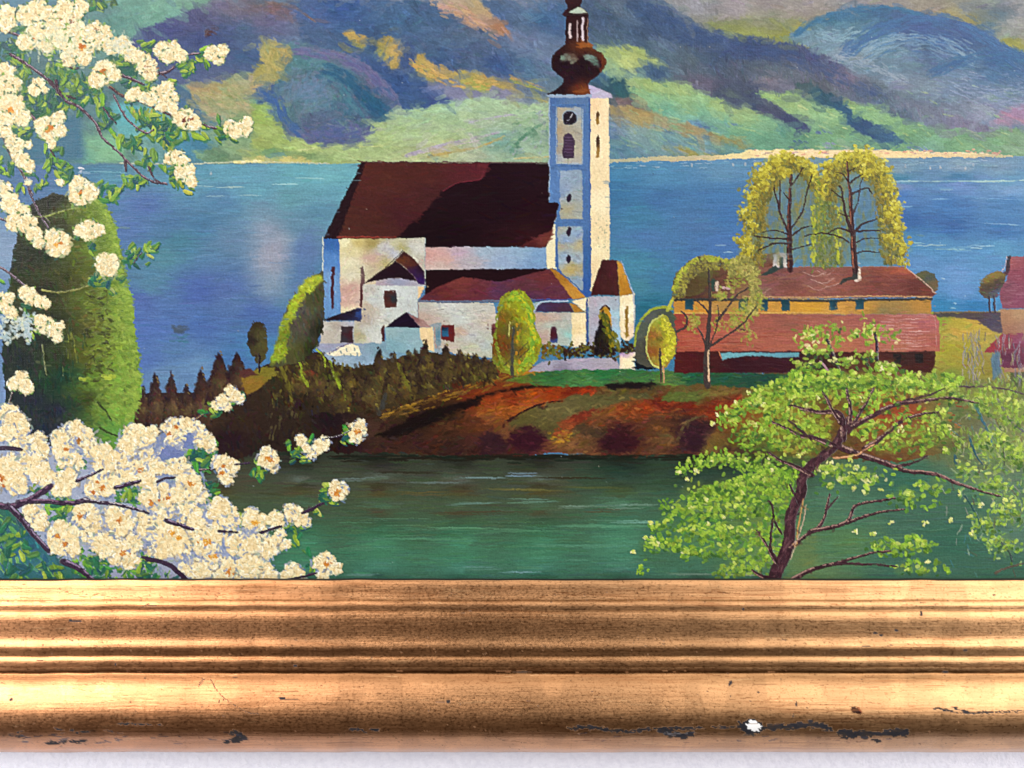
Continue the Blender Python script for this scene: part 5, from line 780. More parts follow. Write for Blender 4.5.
    for cx, cy, rx, ry, n in ((694, 322, 8, 8, 50), (735, 322, 9, 9, 50), (718, 296, 8, 4, 36), (745, 312, 8, 14, 70), (750, 335, 8, 8, 24), (732, 284, 8, 8, 40), (760, 300, 5, 10, 30), (718, 322, 10, 8, 26)):
        for k in range(n): stamp(cx + rng.normal(0, rx * .55), cy + rng.normal(0, ry * .55), 2.2, 1.1, rng.uniform(0, 3), hx(['94943c', 'a09c50', '7c8440', '8ca440', 'a89a54'][rng.integers(5)]), .6, .4, ORCH)
    B = '443a38'
    line([(707, 382), (706, 366), (707, 350), (708, 330), (710, 310), (709, 290), (708, 268)], 6.5, 1.6, B, ORCH); line([(708.5, 380), (708, 362), (708.5, 350)], 2, 1.4, 'c8a484', ORCH, alpha=.85)
    for p, w in (([(708, 312), (702, 305), (695, 299)], 2), ([(706, 348), (702, 335), (697, 328)], 2.2), ([(709, 347), (715, 332), (718, 318), (717, 305)], 1.8), ([(710, 346), (725, 336), (740, 326), (750, 314), (756, 306)], 2.6), ([(718, 320), (728, 306), (738, 294), (748, 288)], 2.8), ([(677, 331), (685, 327), (687, 318), (681, 311)], 2.6), ([(709, 296), (714, 285)], 1), ([(737, 328), (746, 330)], 1.4)):
        line(p, w, w * .55, B, ORCH, alpha=.85)

def paint_poplar():
    P = [(8, 290), (11, 268), (15, 242), (22, 225), (30, 205), (42, 198), (55, 193), (70, 196), (96, 194), (104, 205), (114, 224), (120, 248), (124, 270), (128, 288), (132, 305), (134, 330), (137, 350), (140, 375), (140, 398), (133, 420), (118, 446), (90, 462), (40, 455), (8, 430), (4, 380), (2, 330)]
    fill(P, [(35, 215, '2c3024'), (50, 200, '2c2f22'), (20, 260, '2c3426'), (40, 255, '2c3424'), (60, 225, '3a4022'), (75, 215, '5c6a24'), (80, 235, '48521e'), (95, 212, '7a9028'), (105, 225, '86a02e'), (112, 240, '84a432'), (95, 245, '6c8628'), (60, 275, '3c4420'), (45, 290, '2a3020'), (70, 285, '48481e'), (90, 275, '54601f'), (110, 280, '6c8a2a'), (122, 290, '7c9c34'), (90, 300, '5a6a22'), (55, 320, '2c3420'), (75, 330, '44481f'), (95, 325, '5c5c24'), (112, 315, '86a034'), (125, 320, '88ac34'), (40, 340, '26302a'), (15, 330, '30382c'), (20, 360, '242f30'), (60, 360, '2a3a20'), (80, 355, '54581c'), (100, 350, '6c7c24'), (118, 345, '94b034'), (130, 360, '7ca82f'), (50, 385, '1c3c2c'), (65, 375, '184030'), (30, 400, '222c38'), (20, 385, '263032'), (55, 410, '222838'), (70, 405, '22402f'), (85, 400, '404a20'), (95, 380, '6a8a28'), (110, 385, '84a838'), (128, 385, '7ca834'), (100, 405, '6a8c30'), (120, 410, '7aac38'), (105, 430, '60943a'), (120, 435, '649c38'), (85, 430, '38502a'), (45, 430, '242c3c')],
         POPLAR, spline=True, warp=1.6, n=1500, L=4.2, w=1.3, ang=lambda x, y: .1 + (1.3 if x < 75 else .0), aj=.45, jit=.1, power=3)
    Q = [(97, 196), (104, 205), (114, 224), (120, 248), (124, 270), (128, 288), (132, 305), (134, 330), (137, 350), (140, 375), (140, 398), (132, 422)]
    for k in range(520):
        t = rng.random() * 10.99; i = int(t); f = t - i; x = Q[i][0] * (1 - f) + Q[i + 1][0] * f; y = Q[i][1] * (1 - f) + Q[i + 1][1] * f
        o = abs(rng.normal(0, 8)); stamp(x - o - 1 + rng.normal(0, 1.2), y + rng.normal(0, 3), rng.uniform(2, 4.4), 1.5, rng.normal(.3, .8), hx(['7c9c34', '86a436', '6c8c30', '5c7c2c', '94a83a'][rng.integers(5)]) * F32(1 - o * .012), .6, .4, POPLAR)
    for k in range(900):
        t = rng.random() * 10.99; i = int(t); f = t - i; x = Q[i][0] * (1 - f) + Q[i + 1][0] * f; y = Q[i][1] * (1 - f) + Q[i + 1][1] * f
        wd = 10 + 34 * min(1, max(0, (y - 200) / 160)); o = rng.random() ** 1.2 * wd
        stamp(x - o - 1, y + rng.normal(0, 3), rng.uniform(2.4, 5), rng.uniform(1, 1.8), rng.normal(.2, .6), hx(['8cac38', '98b440', '7ca036', '86a43a', 'a0b848', '6f9434'][rng.integers(6)]) * F32(1.02 - .30 * o / wd), .5, .4, POPLAR)
    for k in range(100):
        stamp(rng.uniform(84, 112), rng.uniform(290, 385), 3.4, 1.2, rng.normal(.2, .5), hx(['3c401c', '4c501e', '7c8c2c', '30341c'][rng.integers(4)]), .6, .4, POPLAR)
    for k in range(24): stamp(rng.uniform(60, 86), rng.uniform(330, 375), 5, .7, 1.5, hx(['6c7c38', '8c9438', '1c4a38', '3c4a24'][rng.integers(4)]), .6, .4, POPLAR)
    for x, y in ((108, 378), (112, 376), (82, 379), (104, 376)): stamp(x, y, 4, 2, .2, hx('b0c034'), .8, .6, POPLAR)
    for p in ([(98, 403), (106, 412), (111, 420)], [(100, 428), (110, 433), (118, 436)]): line(p, 2.5, 1.5, '38481f', POPLAR, alpha=.7)
    line([(46, 216), (62, 211), (80, 207)], 1.4, 1.2, '8c984c', POPLAR, alpha=.9); line([(42, 290), (60, 292), (78, 289), (92, 284)], 1.8, 1.6, '94944c', POPLAR, alpha=.9)
    line([(42, 345), (44, 360), (46, 375)], 1.4, 1, '7c8454', POPLAR, alpha=.7)

def paint_gnarled():
    c = GNARL
    G = ['7ca034', '6a9230', '8cb03c', '5c8430', '9cbc44', '4c7434']; Y = ['c8cc6c', 'd8d888', 'b8c85c', 'e0dca0']; DK = ['2a4a34', '24504c', '3c5c28', '4c6a30']
    # twin saplings in front of the farm
    for cx, cy, rx, ry, n in ((815, 335, 16, 9, 60), (835, 338, 10, 6, 16), (872, 332, 18, 10, 66), (893, 336, 8, 8, 14), (806, 348, 8, 5, 16)):
        for k in range(n):
            x = cx + rng.normal(0, rx * .55); y = cy + rng.normal(0, ry * .6)
            pal = Y if rng.random() < .3 else G
            stamp(x, y, rng.uniform(1.8, 3.8), rng.uniform(1, 1.8), rng.uniform(0, 3), hx(pal[rng.integers(4)]), .7, .5, c)
    line([(827, 341), (832, 352), (836, 362), (840, 372)], 3, 2.4, '38283c', c, hi='9a8878'); line([(875, 334), (876.5, 345), (877, 362)], 2.8, 2.6, '2f2034', c, hi='84707c'); line([(821, 362), (826, 368), (830, 374)], 2, 2, 'a07c84', c)
    for cx, cy, rx, ry, n in ((820, 352, 14, 6, 34), (845, 362, 16, 5, 40), (868, 356, 12, 6, 26), (885, 366, 16, 5, 34), (808, 364, 14, 5, 36), (835, 328, 8, 4, 14), (853, 335, 6, 4, 10)):
        clump(cx, cy, rx, ry, ['84a43e', '78963a', '94b048'], ['3c5c30', '2f4c34'], ['c0d068', 'd8dc8c'], c, n, 2.3)
    # canopy ground: thin scumble only, bank and water show through
    fill([(705, 452), (714, 425), (738, 405), (758, 390), (790, 380), (830, 374), (880, 376), (940, 380), (1030, 380), (1040, 430), (1030, 470), (960, 466), (905, 456), (850, 450), (820, 466), (790, 466), (770, 456), (730, 450)],
         [(760, 392, '5c702c'), (775, 400, '6c8430'), (800, 385, '34563c'), (830, 380, '5c7c38'), (800, 410, '7c7834'), (780, 430, '6c6c30'), (760, 420, '7c4c28'), (740, 415, '7c4020'), (800, 440, '5c7038'), (770, 450, '4c6434'), (830, 400, '5c4c2c'), (850, 395, '5c6c34'), (880, 395, '6c6c34'), (900, 405, '944c2c'), (880, 412, '94442c'), (910, 410, '8a4830'), (870, 430, '84442c'), (850, 440, '5c5030'), (900, 440, '6a5434'), (900, 425, '845034'), (930, 395, '6c743c'), (950, 410, '5c7850'), (940, 430, '5c6c3c'), (960, 445, '5c6c44'), (980, 400, '747c4c'), (1010, 420, '7c8c50'), (1015, 440, '84905c'), (990, 430, '6c7c74'), (1000, 385, '6c7448'), (980, 455, '6c7c50')],
         c, spline=True, warp=7, soft=3, n=600, L=3.6, w=1.4, ang=.1, aj=.8, jit=.14, alpha=.72, da=.5)
    def cloud(pts, n, pal, L=3.1, w=2.0, al=.8, ang=None, aj=1):
        speck(pts, int(n * .6), pal, L, w, c, True, ang, aj, al, .5, .08)
    cloud([(752, 392), (770, 382), (790, 372), (812, 374), (800, 392), (780, 402), (758, 404)], 130, G)
    cloud([(780, 378), (800, 368), (850, 372), (880, 368), (910, 372), (960, 376), (950, 390), (900, 392), (850, 396), (800, 396)], 520, G + ['94b844', 'a4c84c'])
    cloud([(790, 382), (830, 376), (870, 380), (860, 386), (800, 388)], 40, DK)
    cloud([(770, 395), (830, 392), (835, 415), (825, 440), (790, 455), (765, 440), (760, 415)], 330, ['8c9c38', '7a9034', '94a83c', '6c842c', '8c7c38'])
    for cx, cy, r, n in ((735, 412, 14, 40), (752, 402, 10, 34), (722, 420, 8, 20), (745, 440, 12, 34), (765, 425, 12, 30), (700, 462, 10, 24), (718, 459, 12, 34), (738, 462, 10, 30), (682, 470, 8, 18), (755, 468, 10, 30), (770, 440, 10, 20)):
        for k in range(n):
            stamp(cx + rng.normal(0, r * .55), cy + rng.normal(0, r * .38), rng.uniform(1.8, 3.4), rng.uniform(1, 1.7), rng.uniform(0, 3), hx(G[rng.integers(6)]), .85, .55, c)
    # left falling mass
    fill([(640, 560), (648, 530), (670, 505), (700, 490), (740, 478), (770, 470), (795, 470), (800, 500), (790, 530), (775, 570), (700, 572)], [(670, 530, '2c6450'), (700, 520, '3c6a3c'), (740, 500, '5c8438'), (770, 490, '6c9038'), (760, 530, '6a7a34'), (730, 550, '48683c'), (690, 560, '34604c'), (780, 550, '7a8040')], c, spline=True, warp=2, soft=4, alpha=.45, n=120, L=4)
    cloud([(680, 500), (700, 488), (735, 478), (770, 465), (795, 462), (798, 490), (770, 500), (720, 500)], 330, G)
    cloud([(660, 520), (690, 502), (730, 500), (790, 500), (785, 540), (760, 560), (700, 555), (660, 545)], 420, ['7c9c30', '5c8838', '48783c', '6a8c34', '88a838'])
    cloud([(720, 566), (750, 560), (775, 562), (775, 576), (705, 577)], 60, ['7c9438', '94a850', '6c8438'])
    for x, y, r, n in ((640, 566, 6, 12), (648, 545, 6, 14), (652, 528, 6, 12), (661, 541, 7, 14), (675, 545, 7, 18), (685, 556, 5, 12), (665, 505, 7, 14), (640, 572, 4, 6)):
        for k in range(n): stamp(x + rng.normal(0, r * .5), y + rng.normal(0, r * .5), 2.2, 1.3, rng.uniform(0, 3), hx(G[rng.integers(6)]), .85, .5, c)
    for x, y, r in ((656, 544, 4), (653, 538, 3), (690, 553, 3), (684, 551, 3), (692, 508, 3), (706, 499, 3), (741, 492, 2.5), (723, 516, 2.5), (708, 524, 2.5), (732, 528, 2.2), (651, 523, 2), (633, 552, 3), (645, 537, 2), (767, 463, 3), (764, 480, 2.5), (711, 462, 2.5), (696, 471, 3), (687, 479, 2), (679, 472, 2), (745, 460, 2), (747, 521, 2), (760, 399, 3.5), (763, 404, 2), (736, 420, 2.5), (712, 424, 2.5), (717, 415, 2), (726, 413, 2), (735, 402, 2), (748, 392, 2), (749, 423, 2), (765, 431, 2.5), (755, 425, 2), (773, 470, 2.5), (798, 456, 3), (803, 452, 2)):
        for k in range(int(r * 3)): stamp(x + rng.normal(0, r * .45), y + rng.normal(0, r * .4), 1.6, 1, rng.uniform(0, 3), hx(Y[rng.integers(4)]), .85, .8, c)
    # right side masses
    cloud([(850, 420), (880, 402), (900, 398), (940, 420), (960, 440), (940, 456), (900, 452), (860, 445)], 200, G + ['8c9c44'])
    cloud([(940, 385), (985, 380), (1040, 380), (1040, 440), (1000, 470), (960, 455), (955, 430), (990, 425), (965, 400)], 620, ['84a040', '94ac4c', '74944a', 'a0b85c', '6c8450', '8c9060', 'b0b878'], 3.2, 1.1, .7, 1.5, .7)
    cloud([(885, 500), (900, 490), (925, 480), (950, 478), (945, 500), (910, 512)], 46, G, 3.2); cloud([(870, 545), (900, 535), (925, 538), (940, 548), (910, 556), (880, 556)], 90, G); cloud([(890, 565), (930, 560), (960, 565), (940, 575), (900, 575)], 34, G)
    cloud([(955, 475), (1000, 470), (1040, 480), (1040, 560), (1000, 560), (975, 540), (965, 510)], 330, ['84a044', '74944a', '94ac50', '6a9050', '5c8058', 'a8b870'], 3, 1.2, .7)
    cloud([(800, 460), (850, 470), (885, 478), (880, 490), (840, 492), (820, 484)], 90, G + Y); cloud([(835, 390), (860, 388), (880, 405), (850, 420)], 60, G)
    for x, y in ((816, 470), (849, 474), (855, 467), (868, 480), (850, 460), (830, 463), (855, 532), (874, 534), (890, 522), (925, 521), (951, 520), (980, 505), (960, 492), (1005, 500), (970, 532), (928, 562), (880, 438), (945, 450), (862, 398), (900, 385), (920, 374), (890, 372), (838, 383), (818, 398), (805, 405), (858, 385), (925, 402), (948, 427), (900, 428), (790, 400), (905, 379), (880, 369), (850, 378)):
        for k in range(5): stamp(x + rng.normal(0, 1.6), y + rng.normal(0, 1.3), 1.9, 1, rng.uniform(0, 3), hx(Y[rng.integers(4)]), .85, .8, c)
    for k in range(60): stamp(rng.uniform(850, 960), rng.normal(415, 12), rng.uniform(2, 4), 1, rng.normal(-.2, .5), hx(['a04424', '8c3828', 'b05c34', '7c3c28', 'b06c40'][rng.integers(5)]), .6, .4, c)
    for k in range(70): stamp(rng.uniform(940, 1024), rng.uniform(400, 575), rng.uniform(3, 7), .7, rng.normal(1.2, .5), hx(['4c7480', 'a8a890', '5c7c74', '9c8c84', '6a4c3c'][rng.integers(5)]), .5, .4, c)
    for p, w, cc in (([(975, 405), (985, 425), (993, 445)], 3, '3c6878'), ([(970, 440), (976, 455), (982, 464)], 2.5, '2a5864'), ([(965, 496), (975, 512), (982, 528)], 2, '2a5450'), ([(998, 400), (1010, 420), (1024, 432)], 2.4, '6a6470'), ([(1003, 440), (1004, 465)], 2, '3c343c'), ([(955, 458), (957, 468)], 4, '345c64'), ([(1000, 542), (1008, 550), (1012, 562)], 2, '2c3c40'), ([(960, 386), (1000, 388), (1030, 396)], 2, '54404c'), ([(996, 572), (1012, 566), (1030, 562)], 2.6, '5c5448')):
        line(p, w, w * .6, cc, c, alpha=.75)
    # mossy ground on the bottom edge
    fill([(790, 545), (815, 525), (820, 560), (860, 578), (780, 585)], [(800, 560, '6a7c44'), (830, 572, '5c7a50')], c, warp=4, soft=5, alpha=.5, n=20)
    DG = ['44682c', '3a5c30', '54702c']; LG = ['b8cc58', 'acc44c', 'c8d46c']
    for cx, cy, rx, ry in ((770, 392, 18, 8), (800, 383, 20, 8), (830, 380, 18, 7), (862, 381, 20, 7), (895, 381, 18, 7), (925, 384, 18, 8), (950, 392, 14, 10), (750, 404, 12, 8), (775, 412, 18, 10), (805, 398, 16, 8), (800, 425, 18, 10), (775, 440, 16, 9), (815, 442, 14, 8), (745, 425, 12, 8), (730, 412, 10, 6), (760, 432, 12, 8), (860, 402, 16, 7), (895, 395, 16, 6), (870, 425, 14, 8), (900, 440, 18, 8), (930, 432, 18, 10), (880, 445, 14, 7), (940, 415, 12, 8),
                           (705, 462, 14, 5), (735, 460, 16, 6), (765, 460, 14, 7), (700, 492, 16, 7), (730, 486, 18, 8), (765, 478, 18, 9), (680, 508, 14, 7), (712, 510, 16, 8), (745, 508, 18, 9), (778, 500, 14, 10), (690, 532, 14, 8), (722, 532, 16, 8), (755, 532, 16, 10), (665, 525, 9, 6), (735, 552, 16, 8), (765, 555, 12, 9), (700, 552, 14, 7), (672, 545, 9, 6), (650, 548, 7, 6), (740, 568, 20, 5), (836, 470, 16, 6), (858, 476, 14, 6), (905, 496, 16, 6), (930, 486, 12, 5), (895, 546, 18, 5), (922, 546, 12, 6), (915, 570, 16, 4), (985, 400, 16, 12), (1010, 410, 14, 14), (990, 440, 16, 12), (1015, 455, 12, 14), (990, 485, 14, 8), (1010, 510, 14, 14), (985, 525, 12, 10), (1005, 545, 14, 8), (965, 470, 10, 6)):
        clump(cx, cy, rx * 1.15, ry * 1.2, ['88a83e', '7c9c3a', '9cb848', '8c9c3c', '6c8c3c'], DG, LG, c, int(rx * ry * (.26 if cy < 455 else .3)), 2.5)
    # trunk and limbs
    T = '442a32'
    line([(773, 592), (776, 572), (784, 556), (789, 538), (790, 518), (795, 504), (801, 492), (802, 478), (810, 466), (824, 455), (836, 444), (842, 432), (847, 422)], 12.5, 7, T, c, h=.6, jit=.12)
    for k in range(150):
        t = rng.random(); P = [(775, 584), (785, 554), (791, 517), (802, 480), (824, 455), (843, 430)]; i = min(4, int(t * 5)); f = t * 5 - i
        x = P[i][0] * (1 - f) + P[i + 1][0] * f + rng.normal(0, 2.6 - 1.4 * t); y = P[i][1] * (1 - f) + P[i + 1][1] * f
        stamp(x, y, 4.5, 1, -1.15 + rng.normal(0, .25), hx(['54343c', '5c3c44', '38222c', '6c4c50', '482c34'][rng.integers(5)]), .7, .6, c)
    for p, w0, w1 in (([(843, 436), (842, 420), (836, 412), (820, 412), (805, 409), (790, 405)], 6, 2.4), ([(840, 422), (832, 410), (827, 400), (822, 392)], 4, 2), ([(849, 424), (850, 408), (846, 388)], 4.5, 2.2), ([(850, 430), (860, 412), (868, 400), (873, 388)], 4, 2), ([(852, 427), (872, 416), (893, 405), (920, 401), (950, 398), (978, 403)], 5, 2), ([(866, 447), (876, 441), (890, 430), (900, 422), (918, 415), (938, 412)], 5, 2),
                      ([(832, 445), (815, 438), (802, 436), (786, 428), (772, 422)], 5, 2), ([(810, 438), (798, 428), (788, 420)], 3, 1.6), ([(842, 448), (862, 455), (882, 462), (905, 470), (935, 474), (960, 484), (985, 492), (1000, 496)], 6, 2), ([(898, 466), (915, 462), (928, 455)], 3, 1.2), ([(810, 474), (795, 466), (780, 460), (768, 452)], 4.5, 2), ([(798, 503), (793, 492), (789, 484)], 3, 2),
                      ([(790, 548), (805, 536), (820, 525), (826, 510), (829, 494)], 4.5, 2.2), ([(826, 510), (835, 500), (838, 496)], 2, 1.2), ([(812, 531), (835, 526), (848, 520), (855, 506), (870, 502), (895, 498)], 4.5, 2), ([(848, 522), (865, 516), (880, 512), (905, 509)], 3.5, 1.6), ([(785, 584), (810, 570), (840, 562), (870, 553), (890, 551)], 5, 2), ([(838, 563), (870, 564), (898, 566)], 3, 1.5), ([(774, 556), (770, 545), (773, 512), (768, 500)], 3, 2), ([(776, 562), (766, 545), (757, 530)], 4, 2), ([(774, 520), (782, 534)], 2, 2), ([(776, 580), (762, 576), (752, 570)], 6, 2), ([(905, 400), (925, 396), (945, 388)], 2.6, 1.4)):
        line(p, w0, w1, T, c, hi='a88a7c' if w0 > 3 else None, h=.6, jit=.12)
    line([(803, 500), (798, 525), (797, 545)], 1.6, 1.6, 'b48a54', c, alpha=.6); line([(835, 458), (855, 455), (865, 449), (873, 444)], 2, 1.6, 'c8946c', c, alpha=.7); line([(806, 505), (802, 525), (790, 560)], 1.2, 1.2, 'b8a088', c, alpha=.5)
    for k in range(80):
        x, y = [(775, 400), (830, 385), (880, 392), (800, 430), (900, 420), (790, 480), (870, 470), (760, 500)][k % 8]; stamp(x + rng.normal(0, 14), y + rng.normal(0, 8), 2.8, 1.4, rng.uniform(0, 3), hx(G[rng.integers(6)]), .85, .6, c)

def paint_blossom_top():
    c = BLOS1
    M = ['6c8c34', '5a7c38', '7c9c3c', '8ca444']
    # green masses
    speck([(-10, 40), (30, 44), (20, 60), (35, 85), (30, 115), (10, 90), (-10, 80)], 130, ['3f6c4c', '2f5c50', '5c7c38', '486c3c', '6c8a3c'], 4, 1.6, c)
    speck([(48, 62), (75, 70), (100, 85), (96, 100), (70, 108), (55, 95), (45, 75)], 150, ['5c7c3c', '6c8c3c', '7c9444', '4c6c44', '3a6450'], 4, 1.6, c)
    speck([(20, 88), (55, 88), (65, 105), (60, 120), (35, 118)], 90, ['24584c', '2f6048', '4c7440', '5c8044'], 5, 2.2, c)
    fill([(108, 54), (125, 57), (137, 66), (136, 76), (122, 74), (112, 64)], '255c50', c, warp=1.5, n=26)
    speck([(128, 105), (150, 112), (172, 120), (174, 145), (165, 150), (145, 125), (132, 115)], 110, ['4c8040', '8c9c44', 'a49c50', '2c6454', '7c9c3c'], 5, 1.5, c, ang=1.4, aj=.3)
    speck([(68, 2), (84, 6), (86, 18), (76, 21), (68, 14)], 30, ['3f6c3c', '5c8c3c', '2f5c44'], 3, 1.6, c); speck([(88, -5), (115, -5), (112, 8), (92, 8)], 30, ['4c6c44', '3c5c44', '6c8450'], 4, 1.5, c)
    for x, y, L, a, col in ((150, 43, 8, -.5, '8cac3c'), (147, 50, 6, .5, '7c9c3c'), (172, 81, 7, .3, '88a83c'), (147, 89, 11, 0, '7ca434'), (137, 88, 7, 0, '7ca434'), (205, 48, 8, -.5, '7ca038'), (206, 62, 8, 1, '7ca038'), (185, 134, 9, 1.3, '7ca034'), (199, 137, 11, .35, '8ca83c'), (205, 127, 6, .1, '94a440'), (218, 120, 6, 1.3, '4c8444'), (222, 132, 9, 1.2, '2f5c44'), (232, 138, 8, .6, '2f604c'),
                        (136, 141, 8, .2, '88a83c'), (122, 140, 10, 1.2, '94a040'), (138, 147, 8, .4, '2f6c4c'), (152, 155, 10, 1.5, '6c8c40'), (147, 162, 8, 1.3, '2c6050'), (140, 163, 8, .2, '6a9048'), (124, 180, 9, 1.2, '6c9440'), (131, 181, 9, 1.35, '84a440'), (140, 180, 9, .9, '5c8840'), (176, 168, 8, 1.3, '4c7c3c'), (172, 180, 9, 1.4, '3c7044'), (180, 183, 8, 1, '9ca440'), (188, 192, 7, .3, 'a8a848'), (163, 168, 8, .8, '5c8c3c'),
                        (102, 100, 10, 1.5, '78a434'), (98, 110, 10, 1.6, '6c9838'), (106, 122, 9, 1.2, '7ca438'), (112, 132, 8, 1, '6ca03c'), (118, 143, 9, 1.5, '8cac40'), (45, 148, 7, 1.6, '84a83c'), (48, 165, 10, 1.6, '749c3c'), (53, 158, 8, 1.2, '5c8c3c'), (64, 163, 9, .3, '5c9440'), (62, 174, 10, 1.1, '4c8440'), (68, 180, 8, 1.3, '6c9c44'), (18, 130, 9, .3, '3c6c50'), (25, 139, 10, .5, '548444'), (14, 128, 8, .7, '4c7c48'),
                        (5, 173, 7, .2, '8cac3c'), (2, 168, 6, .8, '7ca434'), (22, 165, 8, 1.2, '7c9c40'), (30, 172, 8, .6, '3c7460'), (18, 187, 8, 2.2, '5c8c3c'), (38, 186, 7, 2.5, '6c9844'), (104, 186, 8, -.7, '6c9844'), (112, 190, 9, -.4, '4c7c44'), (118, 189, 7, .1, '84a850'), (130, 200, 0.1, 0, None), (182, 66, 8, .2, '84a440'), (190, 68, 7, .3, '5c8840'), (186, 74, 7, -.3, '6c9c3c'), (192, 62, 6, -.2, '7ca03c'), (48, 55, 7, .2, '74943c'), (52, 50, 6, .6, '84a440'), (20, 28, 9, .1, '3f7440'), (30, 30, 7, .4, '34684c'),
                        (104, 200, 8, .2, '4c8440'), (112, 197, 8, -.4, '548c48'), (78, 235, 7, 1.8, '3c6c40'), (133, 250, 10, 1.5, '8ca454'), (128, 262, 8, 1.2, '2f5c50'), (136, 265, 6, .6, '2f5c50'), (147, 246, 9, -.9, '6c9440'), (152, 250, 8, .1, '84a454'), (156, 245, 7, -.5, '4c7c44'), (150, 256, 6, .6, 'a4ac5c'), (142, 255, 5, -.8, '3c6c44'), (95, 278, 8, .3, '2f5c44'), (105, 283, 7, -.4, '3c6c50'), (122, 278, 7, -.6, '5c7c48'), (112, 290, 6, .8, '94a060'), (25, 305, 7, .2, '2f5c44'), (32, 335, 6, 1.2, '8ca840'), (0, 280, 7, .5, '6c9840')):
        if L > 1: leaf(x, y, L * .8, a, col, c); leaf(x + rng.normal(0, 3.5), y + rng.normal(0, 3.5), L * .55, a + rng.normal(0, .7), None, c)
    for x, y, r, n, L in ((62, 70, 12, 16, 6), (85, 88, 14, 20, 6), (50, 95, 14, 18, 6), (70, 105, 12, 12, 6), (20, 70, 14, 16, 6), (15, 52, 12, 12, 6), (30, 100, 10, 12, 6), (150, 125, 14, 16, 6), (165, 135, 8, 10, 6), (125, 92, 12, 8, 5), (105, 118, 10, 12, 6), (130, 142, 9, 8, 5), (55, 155, 9, 8, 5), (62, 170, 10, 10, 6), (22, 135, 12, 14, 6), (5, 165, 9, 8, 5), (178, 172, 12, 12, 6), (150, 160, 10, 8, 5), (135, 178, 9, 8, 5), (110, 192, 10, 8, 6), (202, 55, 7, 6, 5), (188, 66, 9, 10, 5), (178, 135, 10, 8, 6), (222, 132, 9, 8, 5), (148, 48, 8, 6, 5), (118, 62, 12, 10, 6), (75, 10, 9, 8, 5), (98, 3, 9, 8, 5), (100, 280, 10, 8, 5), (132, 258, 10, 8, 5), (90, 250, 8, 5, 5), (30, 325, 10, 6, 5), (40, 180, 8, 6, 5), (25, 30, 12, 10, 5), (140, 90, 10, 8, 5)):
        leaves(x, y, r, n, L, c, .4)
    BR = '4c3844'; HI = 'a898a4'
    for p, w0, w1, h in (([(12, 55), (35, 70), (52, 84), (65, 100), (80, 108), (95, 123), (102, 137), (118, 152), (128, 162), (140, 174), (152, 181), (167, 184)], 3.2, 2, HI), ([(0, 30), (10, 32), (20, 36)], 3, 2.2, HI), ([(44, -4), (47, 8)], 2.5, 2, None), ([(65, 56), (64, 62), (70, 67), (77, 68)], 2.4, 2, None), ([(121, 75), (132, 79), (143, 84)], 3, 2.2, HI), ([(110, 87), (122, 95), (138, 101), (155, 108), (172, 116)], 3, 2, '8c6c54'), ([(200, 123), (208, 126), (216, 128)], 2.2, 1.6, HI), ([(114, 96), (120, 108), (126, 118), (136, 127), (147, 133), (153, 129)], 2.2, 1.6, HI), ([(104, 108), (110, 117), (116, 123)], 2, 1.4, None),
                         ([(157, 73), (166, 72), (174, 67)], 3, 2, HI), ([(158, 72), (166, 77)], 2, 1.5, None), ([(189, 54), (200, 53)], 1.8, 1.4, HI), ([(0, 128), (8, 150), (18, 166), (24, 178), (31, 196), (37, 209), (42, 218), (48, 227)], 2.8, 1.6, HI), ([(125, 162), (126, 170)], 3, 2.4, None), ([(149, 168), (153, 177), (160, 182)], 2.4, 1.6, None), ([(2, 87), (9, 95)], 2, 2, None), ([(30, 115), (36, 122)], 4, 3, '8c7c84'), ([(50, 150), (54, 156)], 1.8, 1.2, None), ([(68, 96), (74, 98)], 2.4, 2, None), ([(50, 82), (56, 88), (60, 92)], 4, 2.6, None), ([(56, 82), (58, 92)], 3, 2, None),
                         ([(0, 267), (8, 272), (18, 280), (26, 286)], 2.2, 1.6, HI), ([(0, 218), (12, 224)], 2.4, 1.6, HI), ([(8, 202), (18, 194)], 1.6, 1.4, None), ([(26, 178), (32, 195)], 2, 1.6, 'c8c8b8'), ([(134, 262), (142, 252)], 1.2, 1, None), ([(0, 413), (8, 405), (12, 392)], 1.6, 1.4, 'b8b8a0'), ([(28, 217), (44, 217), (50, 222)], 1.4, 1.4, '8c9c5c')):
        line(p, w0, w1, BR, c, hi=h, h=.7)
